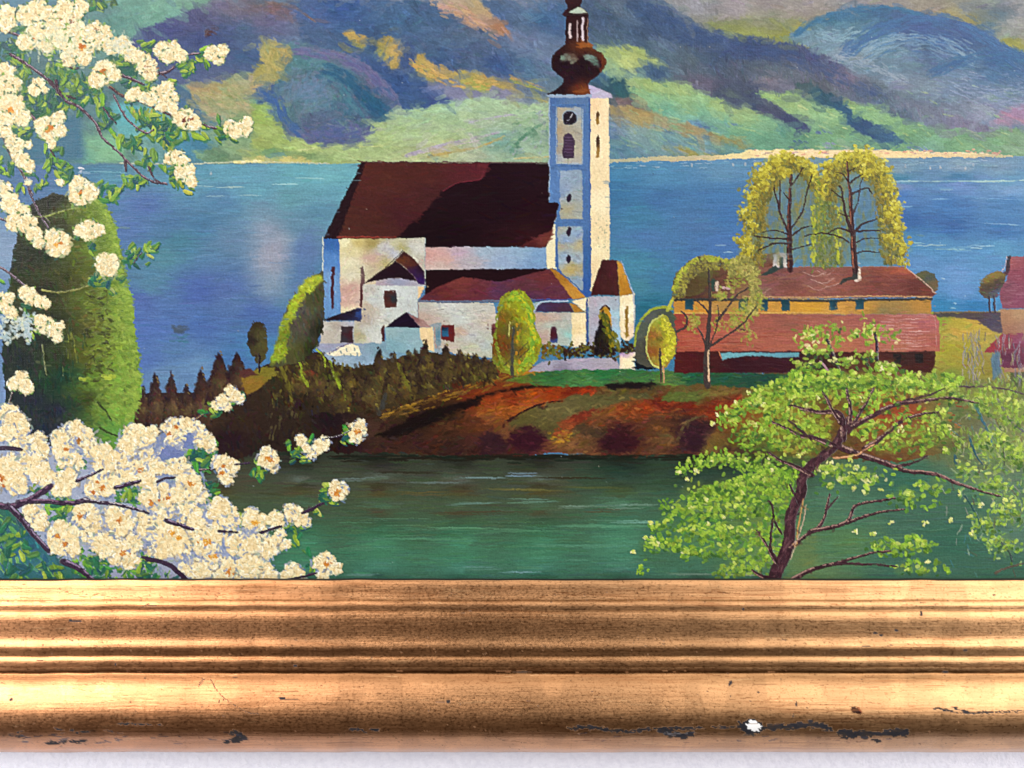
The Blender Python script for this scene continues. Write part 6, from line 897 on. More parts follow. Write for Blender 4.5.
    F = [(7, 17, 13, 0), (5, 24, 8, 0), (28, 15, 12, 0), (38, 10, 11, 0), (50, 16, 11, 0), (64, 8, 10, 0), (60, 20, 10, 0), (70, 22, 9, 0), (35, 37, 14, 1.2), (24, 42, 9, 0), (46, 42, 11, 0), (40, 30, 10, 0), (55, 30, 12, 0), (63, 40, 11, 0), (76, 30, 10, 0), (82, 47, 13, 1.8), (70, 57, 10, 0), (84, 58, 8, 0), (95, 29, 9, 0), (104, 33, 9, 0), (99, 41, 9, 0), (88, 34, 8, 0), (111, 46, 9, 0), (122, 45, 10, 0), (131, 54, 8, 0), (104, 72, 13, 2.1), (96, 80, 9, 0), (113, 74, 8, 0), (81, 6, 8, 0), (78, 14, 5, 0),
         (146, 65, 11, 0), (138, 56, 7, 0), (150, 73, 8, 0), (162, 50, 9, 0), (172, 49, 9, 0), (168, 56, 8, 0), (180, 55, 7, 0), (211, 53, 8, 0), (218, 58, 7, 0), (222, 50, 7, 0), (5, 73, 11, 0), (10, 84, 12, 0), (3, 92, 11, 0), (11, 109, 16, 1.9), (22, 118, 9, 0), (5, 120, 9, 0), (38, 84, 7, 0), (34, 90, 6, 0), (44, 89, 4, 0), (49, 128, 14, 1.9), (58, 118, 8, 0), (60, 130, 7, 0), (40, 124, 7, 0), (51, 143, 5, 0), (6, 132, 7, 0), (12, 142, 8, 0), (16, 152, 7, 0), (22, 160, 8, 0), (29, 166, 7, 0), (20, 143, 5, 0), (28, 144, 4, 0),
         (134, 93, 7, 0), (130, 95, 6, 0), (158, 94, 9, 0), (166, 88, 8, 0), (172, 98, 7, 0), (163, 103, 9, 0), (150, 98, 8, 0), (172, 108, 6, 0), (144, 97, 7, 0), (186, 118, 11, 0), (193, 122, 9, 0), (180, 118, 8, 0), (230, 127, 8, 0), (243, 128, 9, 0), (235, 131, 8, 0), (247, 122, 6, 0), (170, 158, 7, 0), (178, 157, 8, 0), (183, 160, 6, 0), (186, 174, 9, .5), (190, 170, 6, 0), (180, 172, 7, 0), (191, 182, 6, 0), (81, 192, 14, 1.9), (78, 182, 7, 0), (90, 192, 9, 0),
         (88, 230, 11, 0), (98, 229, 7, 0), (79, 230, 6, 0), (57, 243, 15, 1.9), (52, 236, 8, 0), (107, 264, 13, 0), (4, 190, 9, 0), (10, 203, 11, 0), (20, 212, 11, 0), (14, 222, 10, 0), (27, 224, 11, 0), (34, 234, 9, 0), (38, 242, 6, 0), (30, 296, 9, 0), (24, 292, 7, 0), (40, 301, 7, 0), (46, 303, 5, 0), (2, 302, 10, 0), (8, 298, 7, 0), (10, 312, 7, 0), (45, 325, 10, 0), (54, 330, 8, 0), (40, 320, 7, 0), (57, 338, 5, 0), (60, 326, 4, 0), (20, 378, 9, 0), (26, 386, 8, 0), (12, 384, 6, 0), (0, 185, 5, 0), (28, 182, 3, 0), (60, 182, 4, 0)]
    for x, y in ((18, 318), (24, 325), (16, 330), (28, 335), (6, 322), (30, 322), (4, 335)):
        for k in range(26): stamp(x + rng.normal(0, 4), y + rng.normal(0, 4), 2.4, 1.3, rng.uniform(0, 3), hx(['b8c4c0', 'a8b8bc', 'c8ccb4', '9ab0b4'][rng.integers(4)]), .75, .4, c)
    for x, y, r, ctr in F: blossom(x, y, r, ctr, c, .14)
    for x, y, r in ((187, 120, 3), (191, 118, 2.5), (183, 121, 2)): 
        for k in range(5): stamp(x + rng.normal(0, r * .6), y + rng.normal(0, r * .5), 1.5, .8, rng.uniform(0, 3), hx(['7a3424', '9a5c34', '5c2c24'][rng.integers(3)]), .85, .5, c)
    for x, y in ((144, 67), (148, 71), (152, 66), (96, 30), (70, 20), (73, 23), (60, 18)):
        for k in range(4): stamp(x + rng.normal(0, 2), y + rng.normal(0, 2), 1.5, .6, rng.uniform(0, 3), hx(['8c5c44', 'a87c58'][rng.integers(2)]), .8, .4, c)
    for k in range(150):        # greyish depth inside the big head
        a = rng.normal(0, 1); stamp(62 + rng.normal(0, 18), 40 + rng.normal(0, 11), 2.4, 1, rng.uniform(0, 3), hx(['c4c8a8', 'b4bc9c', 'd4d4b4'][rng.integers(3)]), .5, .4, c)
    for k in range(90): stamp(120 + rng.normal(0, 8), 46 + rng.normal(0, 6), 2.2, .9, rng.uniform(0, 3), hx(['c8ccb8', 'b8c0ac'][rng.integers(2)]), .45, .4, c)

def paint_blossom_low():
    c = BLOS2
    # leafy corner
    fill([(-10, 500), (10, 508), (28, 530), (48, 552), (70, 568), (92, 590), (-10, 590)], [(5, 520, '3a6a5c'), (20, 540, '2f5c6c'), (10, 560, '3a6a78'), (40, 565, '3c6c74'), (60, 578, '3c6c60'), (5, 575, '3a6c70')], c, warp=1.5, n=110, L=4, w=1.6, ang=.6, aj=.6, jit=.1)
    for k in range(80):
        x = rng.uniform(-5, 62); y = rng.uniform(512, 580)
        if y < 505 + x * 1.15: continue
        stamp(x, y, rng.uniform(4, 7), rng.uniform(1.4, 2.4), rng.uniform(.5, 1.5), hx(['6aa058', '5c9450', '7cac58', '4c8460', '3c6c78', '88b058', '2f5c74', '5c9474'][rng.integers(8)]), .75, .5, c, taper=.6)
    fill([(-10, 424), (20, 432), (50, 445), (80, 438), (105, 455), (130, 436), (160, 436), (175, 438), (196, 430), (200, 452), (190, 470), (205, 500), (240, 524), (262, 545), (274, 565), (262, 590), (120, 590), (70, 560), (40, 540), (20, 510), (-10, 500)], [(60, 470, '98a0b4'), (120, 470, '9aa0b0'), (160, 460, '7884a4'), (190, 450, '7480a4'), (100, 520, '98a4b8'), (200, 530, '98a0b4'), (250, 540, '8c98b4'), (150, 550, '9498ac'), (240, 575, '8c8c98')], c, warp=4, n=420, L=3, w=1.4, ang=.5, aj=1, jit=.07)
    for pts, n in (([(44, 505), (74, 502), (80, 515), (78, 535), (60, 540), (46, 532)], 60), ([(76, 550), (100, 552), (125, 565), (128, 582), (90, 582), (74, 572)], 80), ([(133, 550), (145, 555), (165, 570), (175, 582), (135, 582)], 60), ([(112, 492), (145, 482), (152, 490), (140, 502), (118, 502)], 50), ([(180, 447), (212, 440), (214, 455), (206, 475), (195, 480), (184, 465)], 80), ([(200, 480), (225, 490), (215, 502), (198, 500)], 20), ([(48, 490), (70, 492), (68, 503), (52, 502)], 20), ([(54, 462), (84, 460), (82, 472), (62, 474)], 24), ([(20, 484), (45, 478), (48, 490), (25, 492)], 10)):
        speck(pts, n, ['3f7844', '5c9440', '2f6850', '7ca83c', '2a5c58', '4c8444'], 4, 1.8, c, ang=.5, aj=.8)
    for x, y, L, a, col in ((190, 452, 12, .9, '6fa434'), (196, 468, 9, 1.4, '4c8c3c'), (200, 460, 7, .7, '1f604c'), (203, 448, 9, -.1, '7c9c38'), (206, 497, 10, -.5, '4c8c54'), (60, 494, 9, .5, '6ca03c'), (62, 508, 11, .1, '6ca43c'), (72, 530, 9, .9, '6ca03c'), (70, 510, 9, .1, '2a6450'), (88, 565, 9, .9, '6ca03c'), (105, 568, 9, .1, '4c8c44'), (120, 560, 8, .1, '1f5c48'), (240, 518, 8, 1.5, '8ca03c'), (245, 533, 8, .9, '94a444'), (265, 520, 7, 1.2, 'a4a854'), (278, 513, 6, .8, '94a454'), (290, 528, 8, .3, '7c9c38'), (296, 540, 8, 1.2, '8ca43c'), (304, 527, 6, -.2, '7ca434'), (318, 512, 7, .9, 'a4a85c'), (322, 495, 9, 1.8, '94ac40'), (328, 485, 8, .2, 'a0ac54'), (334, 503, 6, .2, '8ca43c'), (313, 567, 8, 1.5, '7ca03c'), (308, 580, 5, .5, '8ca03c'), (288, 445, 8, 1.4, '6c9c34'), (296, 455, 8, .4, '7ca034'), (311, 438, 7, -1.1, '3c7c38'), (306, 460, 6, .2, '94a448'), (345, 430, 8, 1.4, '3f8438'), (348, 440, 7, .7, '6c9c34'), (258, 466, 7, 1.4, '6c9c3c'), (258, 478, 6, 1.2, '3c7c3c'), (203, 411, 7, .1, '3c7c3c'), (212, 404, 7, .3, '7c9c3c'), (230, 403, 6, 0, '6c9c34'), (243, 395, 6, 1, '2f6c4c'), (255, 462, 4, 1, '94ac4c'), (308, 552, 7, 1.3, '2f7850')):
        leaf(x, y, L * .85, a, col, c); leaf(x + rng.normal(0, 3), y + rng.normal(0, 3), L * .5, a + rng.normal(0, .7), None, c)
    for x, y, r, n, L in ((198, 458, 10, 12, 6), (205, 490, 9, 8, 6), (128, 492, 10, 10, 6), (62, 500, 9, 8, 6), (66, 520, 10, 10, 6), (100, 565, 14, 16, 7), (145, 568, 12, 14, 6), (245, 525, 7, 6, 5), (292, 532, 8, 8, 5), (300, 452, 9, 10, 5), (258, 472, 7, 6, 5), (326, 496, 8, 10, 5), (346, 434, 6, 6, 5), (312, 568, 6, 5, 5), (215, 408, 8, 6, 4), (38, 488, 9, 6, 5), (70, 468, 8, 5, 5), (20, 560, 20, 20, 7), (10, 530, 14, 12, 7), (50, 570, 16, 14, 7)):
        leaves(x, y, r, n, L, c, .45)
    BR = '3c2a40'; HI = '94849c'
    BRL = (([(-5, 448), (8, 448), (20, 449)], 5, 3.5, None), ([(-5, 505), (12, 506), (30, 499), (49, 487)], 6, 6, '7c5c74'), ([(20, 502), (45, 501), (70, 503), (84, 500)], 5, 4.5, '8c6c84'), ([(84, 500), (105, 503), (125, 506), (148, 513)], 4, 2.5, 'c8c4c8'), ([(10, 507), (22, 520), (34, 535), (47, 549)], 5.5, 5, HI), ([(65, 562), (78, 568), (96, 582)], 6, 4, HI), ([(78, 480), (90, 475), (103, 469)], 3.5, 2, HI), ([(117, 487), (128, 484), (139, 481)], 4, 3, HI), ([(158, 481), (165, 478), (174, 477)], 2.6, 2, None), ([(168, 521), (180, 525), (192, 529)], 4.5, 3, HI), ([(220, 531), (228, 532), (237, 532)], 3, 2, None), ([(145, 558), (165, 563), (178, 572), (192, 586)], 4, 5, None), ([(262, 532), (270, 529), (280, 526)], 3, 2.4, None), ([(304, 512), (313, 508), (322, 503)], 3.2, 2.6, None), ([(286, 580), (300, 577), (316, 573)], 3, 2, None), ([(326, 438), (340, 435), (350, 430)], 1.4, 1.2, 'c8c8c0'), ([(200, 470), (209, 469)], 2, 1.6, 'a89a8c'), ([(196, 419), (204, 414)], 1.6, 1.4, '9c7c44'), ([(236, 464), (250, 463)], 2, 1.4, None))
    FL = [(8, 414, 11, 0), (16, 424, 13, 0), (6, 432, 10, 0), (20, 440, 11, 0), (38, 440, 8, 0), (40, 450, 10, 0), (6, 472, 16, 2.2), (16, 484, 12, 0), (12, 462, 10, 0), (30, 462, 12, 0), (38, 458, 9, 0), (42, 474, 12, 0), (48, 480, 8, 0), (62, 446, 12, 0), (73, 434, 13, 0), (85, 440, 12, 0), (76, 428, 8, 0), (66, 458, 10, 0), (75, 462, 9, 0), (58, 436, 8, 0), (90, 448, 8, 0), (65, 482, 14, 0), (58, 488, 8, 0), (104, 458, 15, 0), (98, 452, 9, 0), (112, 466, 10, 0), (104, 483, 15, 0), (92, 490, 9, 0), (115, 480, 9, 0),
          (136, 436, 14, 0), (128, 446, 11, 0), (150, 434, 9, 0), (125, 460, 8, 0), (145, 450, 9, 0), (137, 470, 16, 1.5), (125, 474, 9, 0), (148, 480, 9, 0), (170, 426, 9, 0), (178, 428, 11, 0), (182, 440, 9, 0), (172, 442, 8, 0), (186, 424, 7, 0), (194, 426, 7, 0), (196, 436, 9, 0), (205, 440, 9, 0), (210, 446, 6, 0), (198, 428, 6, 0), (164, 462, 13, 0), (178, 466, 12, 0), (186, 474, 9, 0), (156, 466, 8, 0), (176, 454, 7, 0), (188, 486, 15, 1.4), (198, 494, 10, 0), (178, 494, 9, 0), (160, 500, 16, 0), (148, 496, 10, 0), (172, 508, 9, 0), (190, 512, 11, 0), (196, 520, 9, 0), (184, 504, 8, 0),
          (220, 506, 10, 0), (214, 512, 8, 0), (226, 514, 11, 0), (232, 520, 8, 0), (34, 514, 12, 0), (40, 524, 8, 0), (30, 508, 8, 0), (85, 515, 14, 1.3), (93, 524, 11, 0), (98, 532, 9, 0), (88, 535, 8, 0), (119, 520, 15, 1.3), (124, 530, 10, 0), (112, 512, 8, 0), (64, 538, 17, 0), (56, 545, 9, 0), (72, 548, 9, 0), (103, 545, 12, 0), (112, 540, 9, 0), (122, 552, 14, 0), (130, 560, 9, 0), (134, 542, 9, 0), (150, 528, 13, 0), (160, 520, 11, 0), (142, 520, 9, 0), (168, 540, 17, 0), (158, 548, 11, 0), (180, 548, 11, 0), (176, 530, 9, 0), (205, 538, 17, 3.2), (212, 552, 10, 1.5), (196, 530, 9, 0), (215, 532, 9, 0), (238, 544, 13, 0), (230, 535, 8, 0), (248, 552, 10, 0),
          (190, 566, 11, 0), (200, 572, 10, 0), (208, 566, 9, 0), (229, 571, 14, 1.8), (220, 578, 9, 0), (248, 566, 12, 0), (244, 578, 9, 0), (262, 570, 12, 0), (270, 578, 9, 0), (258, 556, 9, 0), (255, 523, 13, 2), (250, 515, 8, 0), (233, 510, 4, 0), (275, 520, 9, 0), (280, 534, 5, 0), (282, 544, 5, 0), (294, 514, 9, 0), (300, 518, 8, 0), (290, 510, 7, 0), (306, 522, 5, 0), (252, 543, 10, 0), (268, 548, 10, 0), (276, 543, 8, 0), (286, 544, 5, 0), (262, 540, 8, 0), (292, 570, 8, 0), (296, 576, 9, 0), (286, 578, 8, 0), (328, 565, 10, 1.6), (320, 562, 8, 0), (336, 568, 6, 0), (326, 556, 5, 0), (322, 574, 7, 0), (338, 492, 9, 1.6), (335, 486, 6, 0), (342, 488, 6, 0), (357, 430, 9, 1.3), (360, 425, 6, 0), (356, 438, 6, 0), (268, 459, 10, 1.8), (266, 452, 6, 0), (272, 466, 6, 0), (301, 440, 6, 0), (306, 448, 5, 0), (312, 452, 6, 0), (320, 446, 7, 0), (324, 442, 6, 0), (224, 464, 10, 0), (226, 476, 8, 0), (218, 462, 7, 0), (232, 466, 7, 0), (230, 390, 6, 0), (234, 395, 6, 0), (239, 399, 5, 0), (222, 400, 6, 0), (217, 405, 5, 0), (226, 406, 5, 0), (132, 590, 10, 0), (110, 592, 9, 0)]
    order = rng.permutation(len(FL))
    for i in order:
        x, y, r, ctr = FL[i]; blossom(x, y, r * 1.1, 0, c, .12)
    for x, y, n in ((175, 448, 70), (160, 450, 30), (190, 438, 26), (75, 445, 18), (52, 505, 0), (105, 530, 16), (150, 512, 16), (212, 500, 0), (220, 552, 22), (185, 560, 30), (160, 572, 26), (172, 512, 14), (248, 532, 26), (140, 455, 12), (50, 500, 10), (30, 430, 0), (128, 508, 12), (148, 538, 12), (25, 452, 8), (98, 472, 10)):
        for k in range(n): stamp(x + rng.normal(0, 5), y + rng.normal(0, 3.5), rng.uniform(1.5, 3.2), 1.2, rng.uniform(0, 3), hx(LILAC[rng.integers(4)]) * F32(.94), .7, .3, c)
    fill([(158, 456), (166, 444), (176, 450), (186, 452), (178, 458), (162, 460)], '6f7ca6', c, warp=1.2, n=10); fill([(182, 448), (188, 432), (191, 434), (194, 448)], '6f7ca6', c, warp=1, n=8)
    for p, a, b, h in BRL: line(p, a, b, BR, c, hi=h, h=.7)
    for x, y, r, cc in ((2, 478, 3.2, 0), (3, 486, 2, 0), (66, 449, 2.4, 0), (79, 441, 3, 1), (93, 492, 2.6, 0), (103, 488, 3, 0), (97, 482, 1.6, 0), (139, 470, 2.4, 0), (151, 503, 3, 0), (168, 498, 2.6, 0), (159, 500, 1.3, 0), (190, 483, 3, 0), (80, 516, 2.6, 0), (119, 520, 2.6, 0), (57, 536, 2.8, 0), (65, 544, 2.6, 0), (123, 553, 4, 0), (207, 542, 5.5, 2), (213, 556, 4, 2), (229, 572, 4.4, 0), (222, 473, 3, 0), (223, 466, 1.8, 0), (176, 427, 2, 0), (169, 434, 2, 0), (172, 533, 2.6, 2), (178, 538, 2.4, 2), (268, 459, 3.6, 0), (255, 523, 4.4, 2), (337, 493, 4, 0), (357, 431, 3, 0), (327, 564, 3.4, 0)):
        for k in range(int(5 + r * 4)):
            stamp(x + rng.normal(0, r * .45), y + rng.normal(0, r * .4), rng.uniform(.8, 1.7), .8, rng.uniform(0, 3), hx([['c07a30', 'b0682c', 'cc8c3c'], ['8c5c24', 'a87830', '9c6828'], ['d89c38', 'e0ac50', 'c8842c']][cc][rng.integers(3)]), .8, .5, c)

def finish():
    smear((318, 160, 640, 372), 2600, 3.2, 1.2, lambda x, y: .4 if int(x / 9 + y / 7) % 2 else 1.3, 1.8, .4, (CHURCH,), .5, .07, near=.16)
    smear((0, 0, 370, 578), 3000, 2.6, 1.3, .5, 2, .42, (BLOS1, BLOS2), 1.2, .02, near=.34)
    smear((120, 350, 500, 420), 1800, 4, 1.5, 1.2, 3, .5, (CONIF,), .5, .06)
    smear((630, 370, 1054, 578), 2600, 3.4, 1.5, -.3, 2.4, .4, (GNARL,), .8, .07)
    smear((670, 250, 1024, 375), 1500, 4.5, .9, 0, 2.6, .4, (FARM, COTT), .15, .05, near=.2)
    smear((120, 340, 800, 458), 2600, 4, 1.3, -.2, 3.2, .45, (HILL,), .6, .06)
    smear((0, 190, 145, 450), 1300, 3.6, 1.4, .4, 3, .45, (POPLAR,), .7, .08)
    smear((230, 270, 560, 400), 900, 2.8, 1.2, 1.1, 2.2, .4, (BUSH, ROUND, CONIF), .6, .07)
    smear((-30, 165, 1054, 345), 2600, 9, 1.1, 0, 6, .4, (LAKE,), .05, .04)
    k = (ids == POND)[..., None]; m = img.mean(2, keepdims=True); img[:] = np.where(k, m + (img - m) * F32(.84) + np.array([.03, .008, -.012], F32), img)
    # dry, uneven handling: everything is nudged and broken up a little
    dx = noise(H, W, 11, seed=51, octaves=2) * 1.5 + noise(H, W, 3, seed=52, octaves=1) * .4; dy = noise(H, W, 11, seed=53, octaves=2) * 1.3 + noise(H, W, 3, seed=54, octaves=1) * .4
    yy, xx = np.mgrid[0:H, 0:W]
    xi = (xx + dx).round().astype(int).clip(0, W - 1); yi = (yy + dy).round().astype(int).clip(0, H - 1)
    img[:] = img[yi, xi]; ids[:] = ids[yi, xi]
    img[:] *= (1 + .04 * noise(H, W, 4, 2.5, seed=55, octaves=2))[..., None]
    for k in range(3):           # crisp ridges of paint
        ch = img[..., k].copy(); img[..., k] = ch + .75 * (ch - blur(ch, 2))
    g = np.random.default_rng(3)
    m = img.mean(2, keepdims=True); k = np.isin(ids, (CANVAS, LAKE))[..., None]
    img[:] = m + (img - m) * F32(.98)
    k = np.isin(ids, (HILL, FARM, COTT, CHURCH, POPLAR))[..., None]; m = img.mean(2, keepdims=True); img[:] = np.where(k, m + (img - m) * F32(.82), img)
    t = img.clip(0, 1); img[:] = t + .10 * (t * t * (3 - 2 * t) - t) * 2.2      # fuller darks and lights
    # thread of the canvas, worn through where the paint is thin
    n = noise(H, W, 3, seed=21, octaves=1)
    img[:] *= (1 + .018 * n[..., None])
    # a few flakes and flyspecks
    for k in range(240):
        x, y = g.uniform(-180, 1200), g.uniform(-290, 580)
        stamp(x, y, g.uniform(.4, .8), .4, g.uniform(0, 3), hx(['c8d0d0', '2a2422', 'b8b09a'][g.integers(3)]), .7, .3)

def paint_all():
    paint_mountains(); paint_lake(); paint_pond(); paint_bank()
    paint_trees_back = None
    paint_church(); paint_farm(); paint_conifers(); paint_churchyard(); paint_trees()
    paint_gnarled(); paint_poplar(); paint_blossom_top(); paint_blossom_low(); finish()
    np.clip(img, 0, 1, out=img)
paint_all()
# ================================================================ the scene
import bpy
PX = 0.0006            # metres of picture per photograph pixel
D = 0.512              # camera to canvas
CX, CY = 512.0, 384.0
sc = bpy.context.scene
col = sc.collection
BASE = ((CX - 512) * PX, 0.0, (CY - 752) * PX)     # base of the framed picture, on the wall side

def lin(c):
    c = np.asarray(c, np.float64)
    return np.where(c <= .04045, c / 12.92, ((c + .055) / 1.055) ** 2.4)

def newmat(name):
    m = bpy.data.materials.new(name); m.use_nodes = True
    nt = m.node_tree; nt.nodes.clear()
    return m, nt.nodes, nt.links

def mesh_obj(name, co, quads, mat, parent=None, smooth=True, attrs=None):
    me = bpy.data.meshes.new(name)
    n = len(co); q = len(quads)
    me.vertices.add(n); me.vertices.foreach_set('co', np.asarray(co, F32).ravel())
    me.loops.add(q * 4); me.loops.foreach_set('vertex_index', np.asarray(quads, np.int32).ravel())
    me.polygons.add(q); me.polygons.foreach_set('loop_start', np.arange(0, q * 4, 4, dtype=np.int32))
    try: me.polygons.foreach_set('loop_total', np.full(q, 4, np.int32))
    except Exception: pass
    me.update(calc_edges=True)
    if smooth: me.polygons.foreach_set('use_smooth', np.ones(q, bool))
    for k, v in (attrs or {}).items():
        if v.ndim == 2:
            a = me.attributes.new(k, 'FLOAT_COLOR', 'POINT'); a.data.foreach_set('color', np.asarray(v, F32).ravel())
        else:
            a = me.attributes.new(k, 'FLOAT', 'POINT'); a.data.foreach_set('value', np.asarray(v, F32).ravel())
    me.materials.append(mat)
    o = bpy.data.objects.new(name, me); col.objects.link(o)
    if parent: o.parent = parent
    return o

def bil(arr, x, y):
    """sample the painted sheet at photograph pixels x (1d), y (1d)"""
    fx = ((x - X0) * S - .5).clip(0, arr.shape[1] - 1.01); fy = ((y - Y0) * S - .5).clip(0, arr.shape[0] - 1.01)
    xi = fx.astype(int); yi = fy.astype(int); tx = (fx - xi).astype(F32); ty = (fy - yi).astype(F32)
    if arr.ndim == 3: tx = tx[None, :, None]; ty = ty[:, None, None]
    else: tx = tx[None, :]; ty = ty[:, None]
    A = arr[yi][:, xi]; B = arr[yi][:, xi + 1]; C = arr[yi + 1][:, xi]; E = arr[yi + 1][:, xi + 1]
    return (A * (1 - tx) + B * tx) * (1 - ty) + (C * (1 - tx) + E * tx) * ty

# ---------------------------------------------------------------- materials
def paint_material():
    m, N, L = newmat('oil_paint')
    out = N.new('ShaderNodeOutputMaterial'); b = N.new('ShaderNodeBsdfPrincipled')
    at = N.new('ShaderNodeAttribute'); at.attribute_name = 'Col'
    ht = N.new('ShaderNodeAttribute'); ht.attribute_name = 'paint'
    tc = N.new('ShaderNodeTexCoord')
    def wave(axis, scale, seedloc):
        mp = N.new('ShaderNodeMapping'); mp.inputs['Location'].default_value = seedloc
        L.new(tc.outputs['Object'], mp.inputs['Vector'])
        w = N.new('ShaderNodeTexWave'); w.wave_type = 'BANDS'; w.bands_direction = axis
        w.inputs['Scale'].default_value = scale; w.inputs['Distortion'].default_value = 1.1; w.inputs['Detail'].default_value = 2; w.inputs['Detail Scale'].default_value = 1.5
        L.new(mp.outputs[0], w.inputs['Vector']); return w
    wx = wave('X', 310, (0, 0, 0)); wz = wave('Z', 330, (.3, 0, .2))
    mx = N.new('ShaderNodeMath'); mx.operation = 'MULTIPLY'
    L.new(wx.outputs['Fac'], mx.inputs[0]); L.new(wz.outputs['Fac'], mx.inputs[1])
    nz = N.new('ShaderNodeTexNoise'); nz.inputs['Scale'].default_value = 22; nz.inputs['Detail'].default_value = 3; L.new(tc.outputs['Object'], nz.inputs['Vector'])
    fine = N.new('ShaderNodeTexNoise'); fine.inputs['Scale'].default_value = 900; fine.inputs['Detail'].default_value = 3; L.new(tc.outputs['Object'], fine.inputs['Vector'])
    # little pigment grain
    mr = N.new('ShaderNodeMapRange'); mr.inputs['To Min'].default_value = .86; mr.inputs['To Max'].default_value = 1.14; mr.inputs['From Min'].default_value = .25; mr.inputs['From Max'].default_value = .75; L.new(fine.outputs['Fac'], mr.inputs['Value'])
    mulc = N.new('ShaderNodeMix'); mulc.data_type = 'RGBA'; mulc.blend_type = 'MULTIPLY'; mulc.inputs['Factor'].default_value = 1
    L.new(at.outputs['Color'], mulc.inputs['A']); L.new(mr.outputs[0], mulc.inputs['B'])
    L.new(mulc.outputs['Result'], b.inputs['Base Color'])
    # height: weave (where paint is thin) + impasto + grain
    inv = N.new('ShaderNodeMapRange'); inv.inputs['From Min'].default_value = .35; inv.inputs['From Max'].default_value = .7; inv.inputs['To Min'].default_value = .25; inv.inputs['To Max'].default_value = 1.0; L.new(nz.outputs['Fac'], inv.inputs['Value'])
    wv = N.new('ShaderNodeMath'); wv.operation = 'MULTIPLY'; L.new(mx.outputs[0], wv.inputs[0]); L.new(inv.outputs[0], wv.inputs[1])
    b1 = N.new('ShaderNodeBump'); b1.inputs['Strength'].default_value = .5; b1.inputs['Distance'].default_value = .00010; L.new(wv.outputs[0], b1.inputs['Height'])
    b2 = N.new('ShaderNodeBump'); b2.inputs['Strength'].default_value = .75; b2.inputs['Distance'].default_value = .00032; L.new(ht.outputs['Fac'], b2.inputs['Height']); L.new(b1.outputs[0], b2.inputs['Normal'])
    b3 = N.new('ShaderNodeBump'); b3.inputs['Strength'].default_value = .4; b3.inputs['Distance'].default_value = .00012; L.new(fine.outputs['Fac'], b3.inputs['Height']); L.new(b2.outputs[0], b3.inputs['Normal'])
    L.new(b3.outputs[0], b.inputs['Normal'])
    b.inputs['Roughness'].default_value = .30; b.inputs['Specular IOR Level'].default_value = .15
    L.new(b.outputs[0], out.inputs[0]); return m

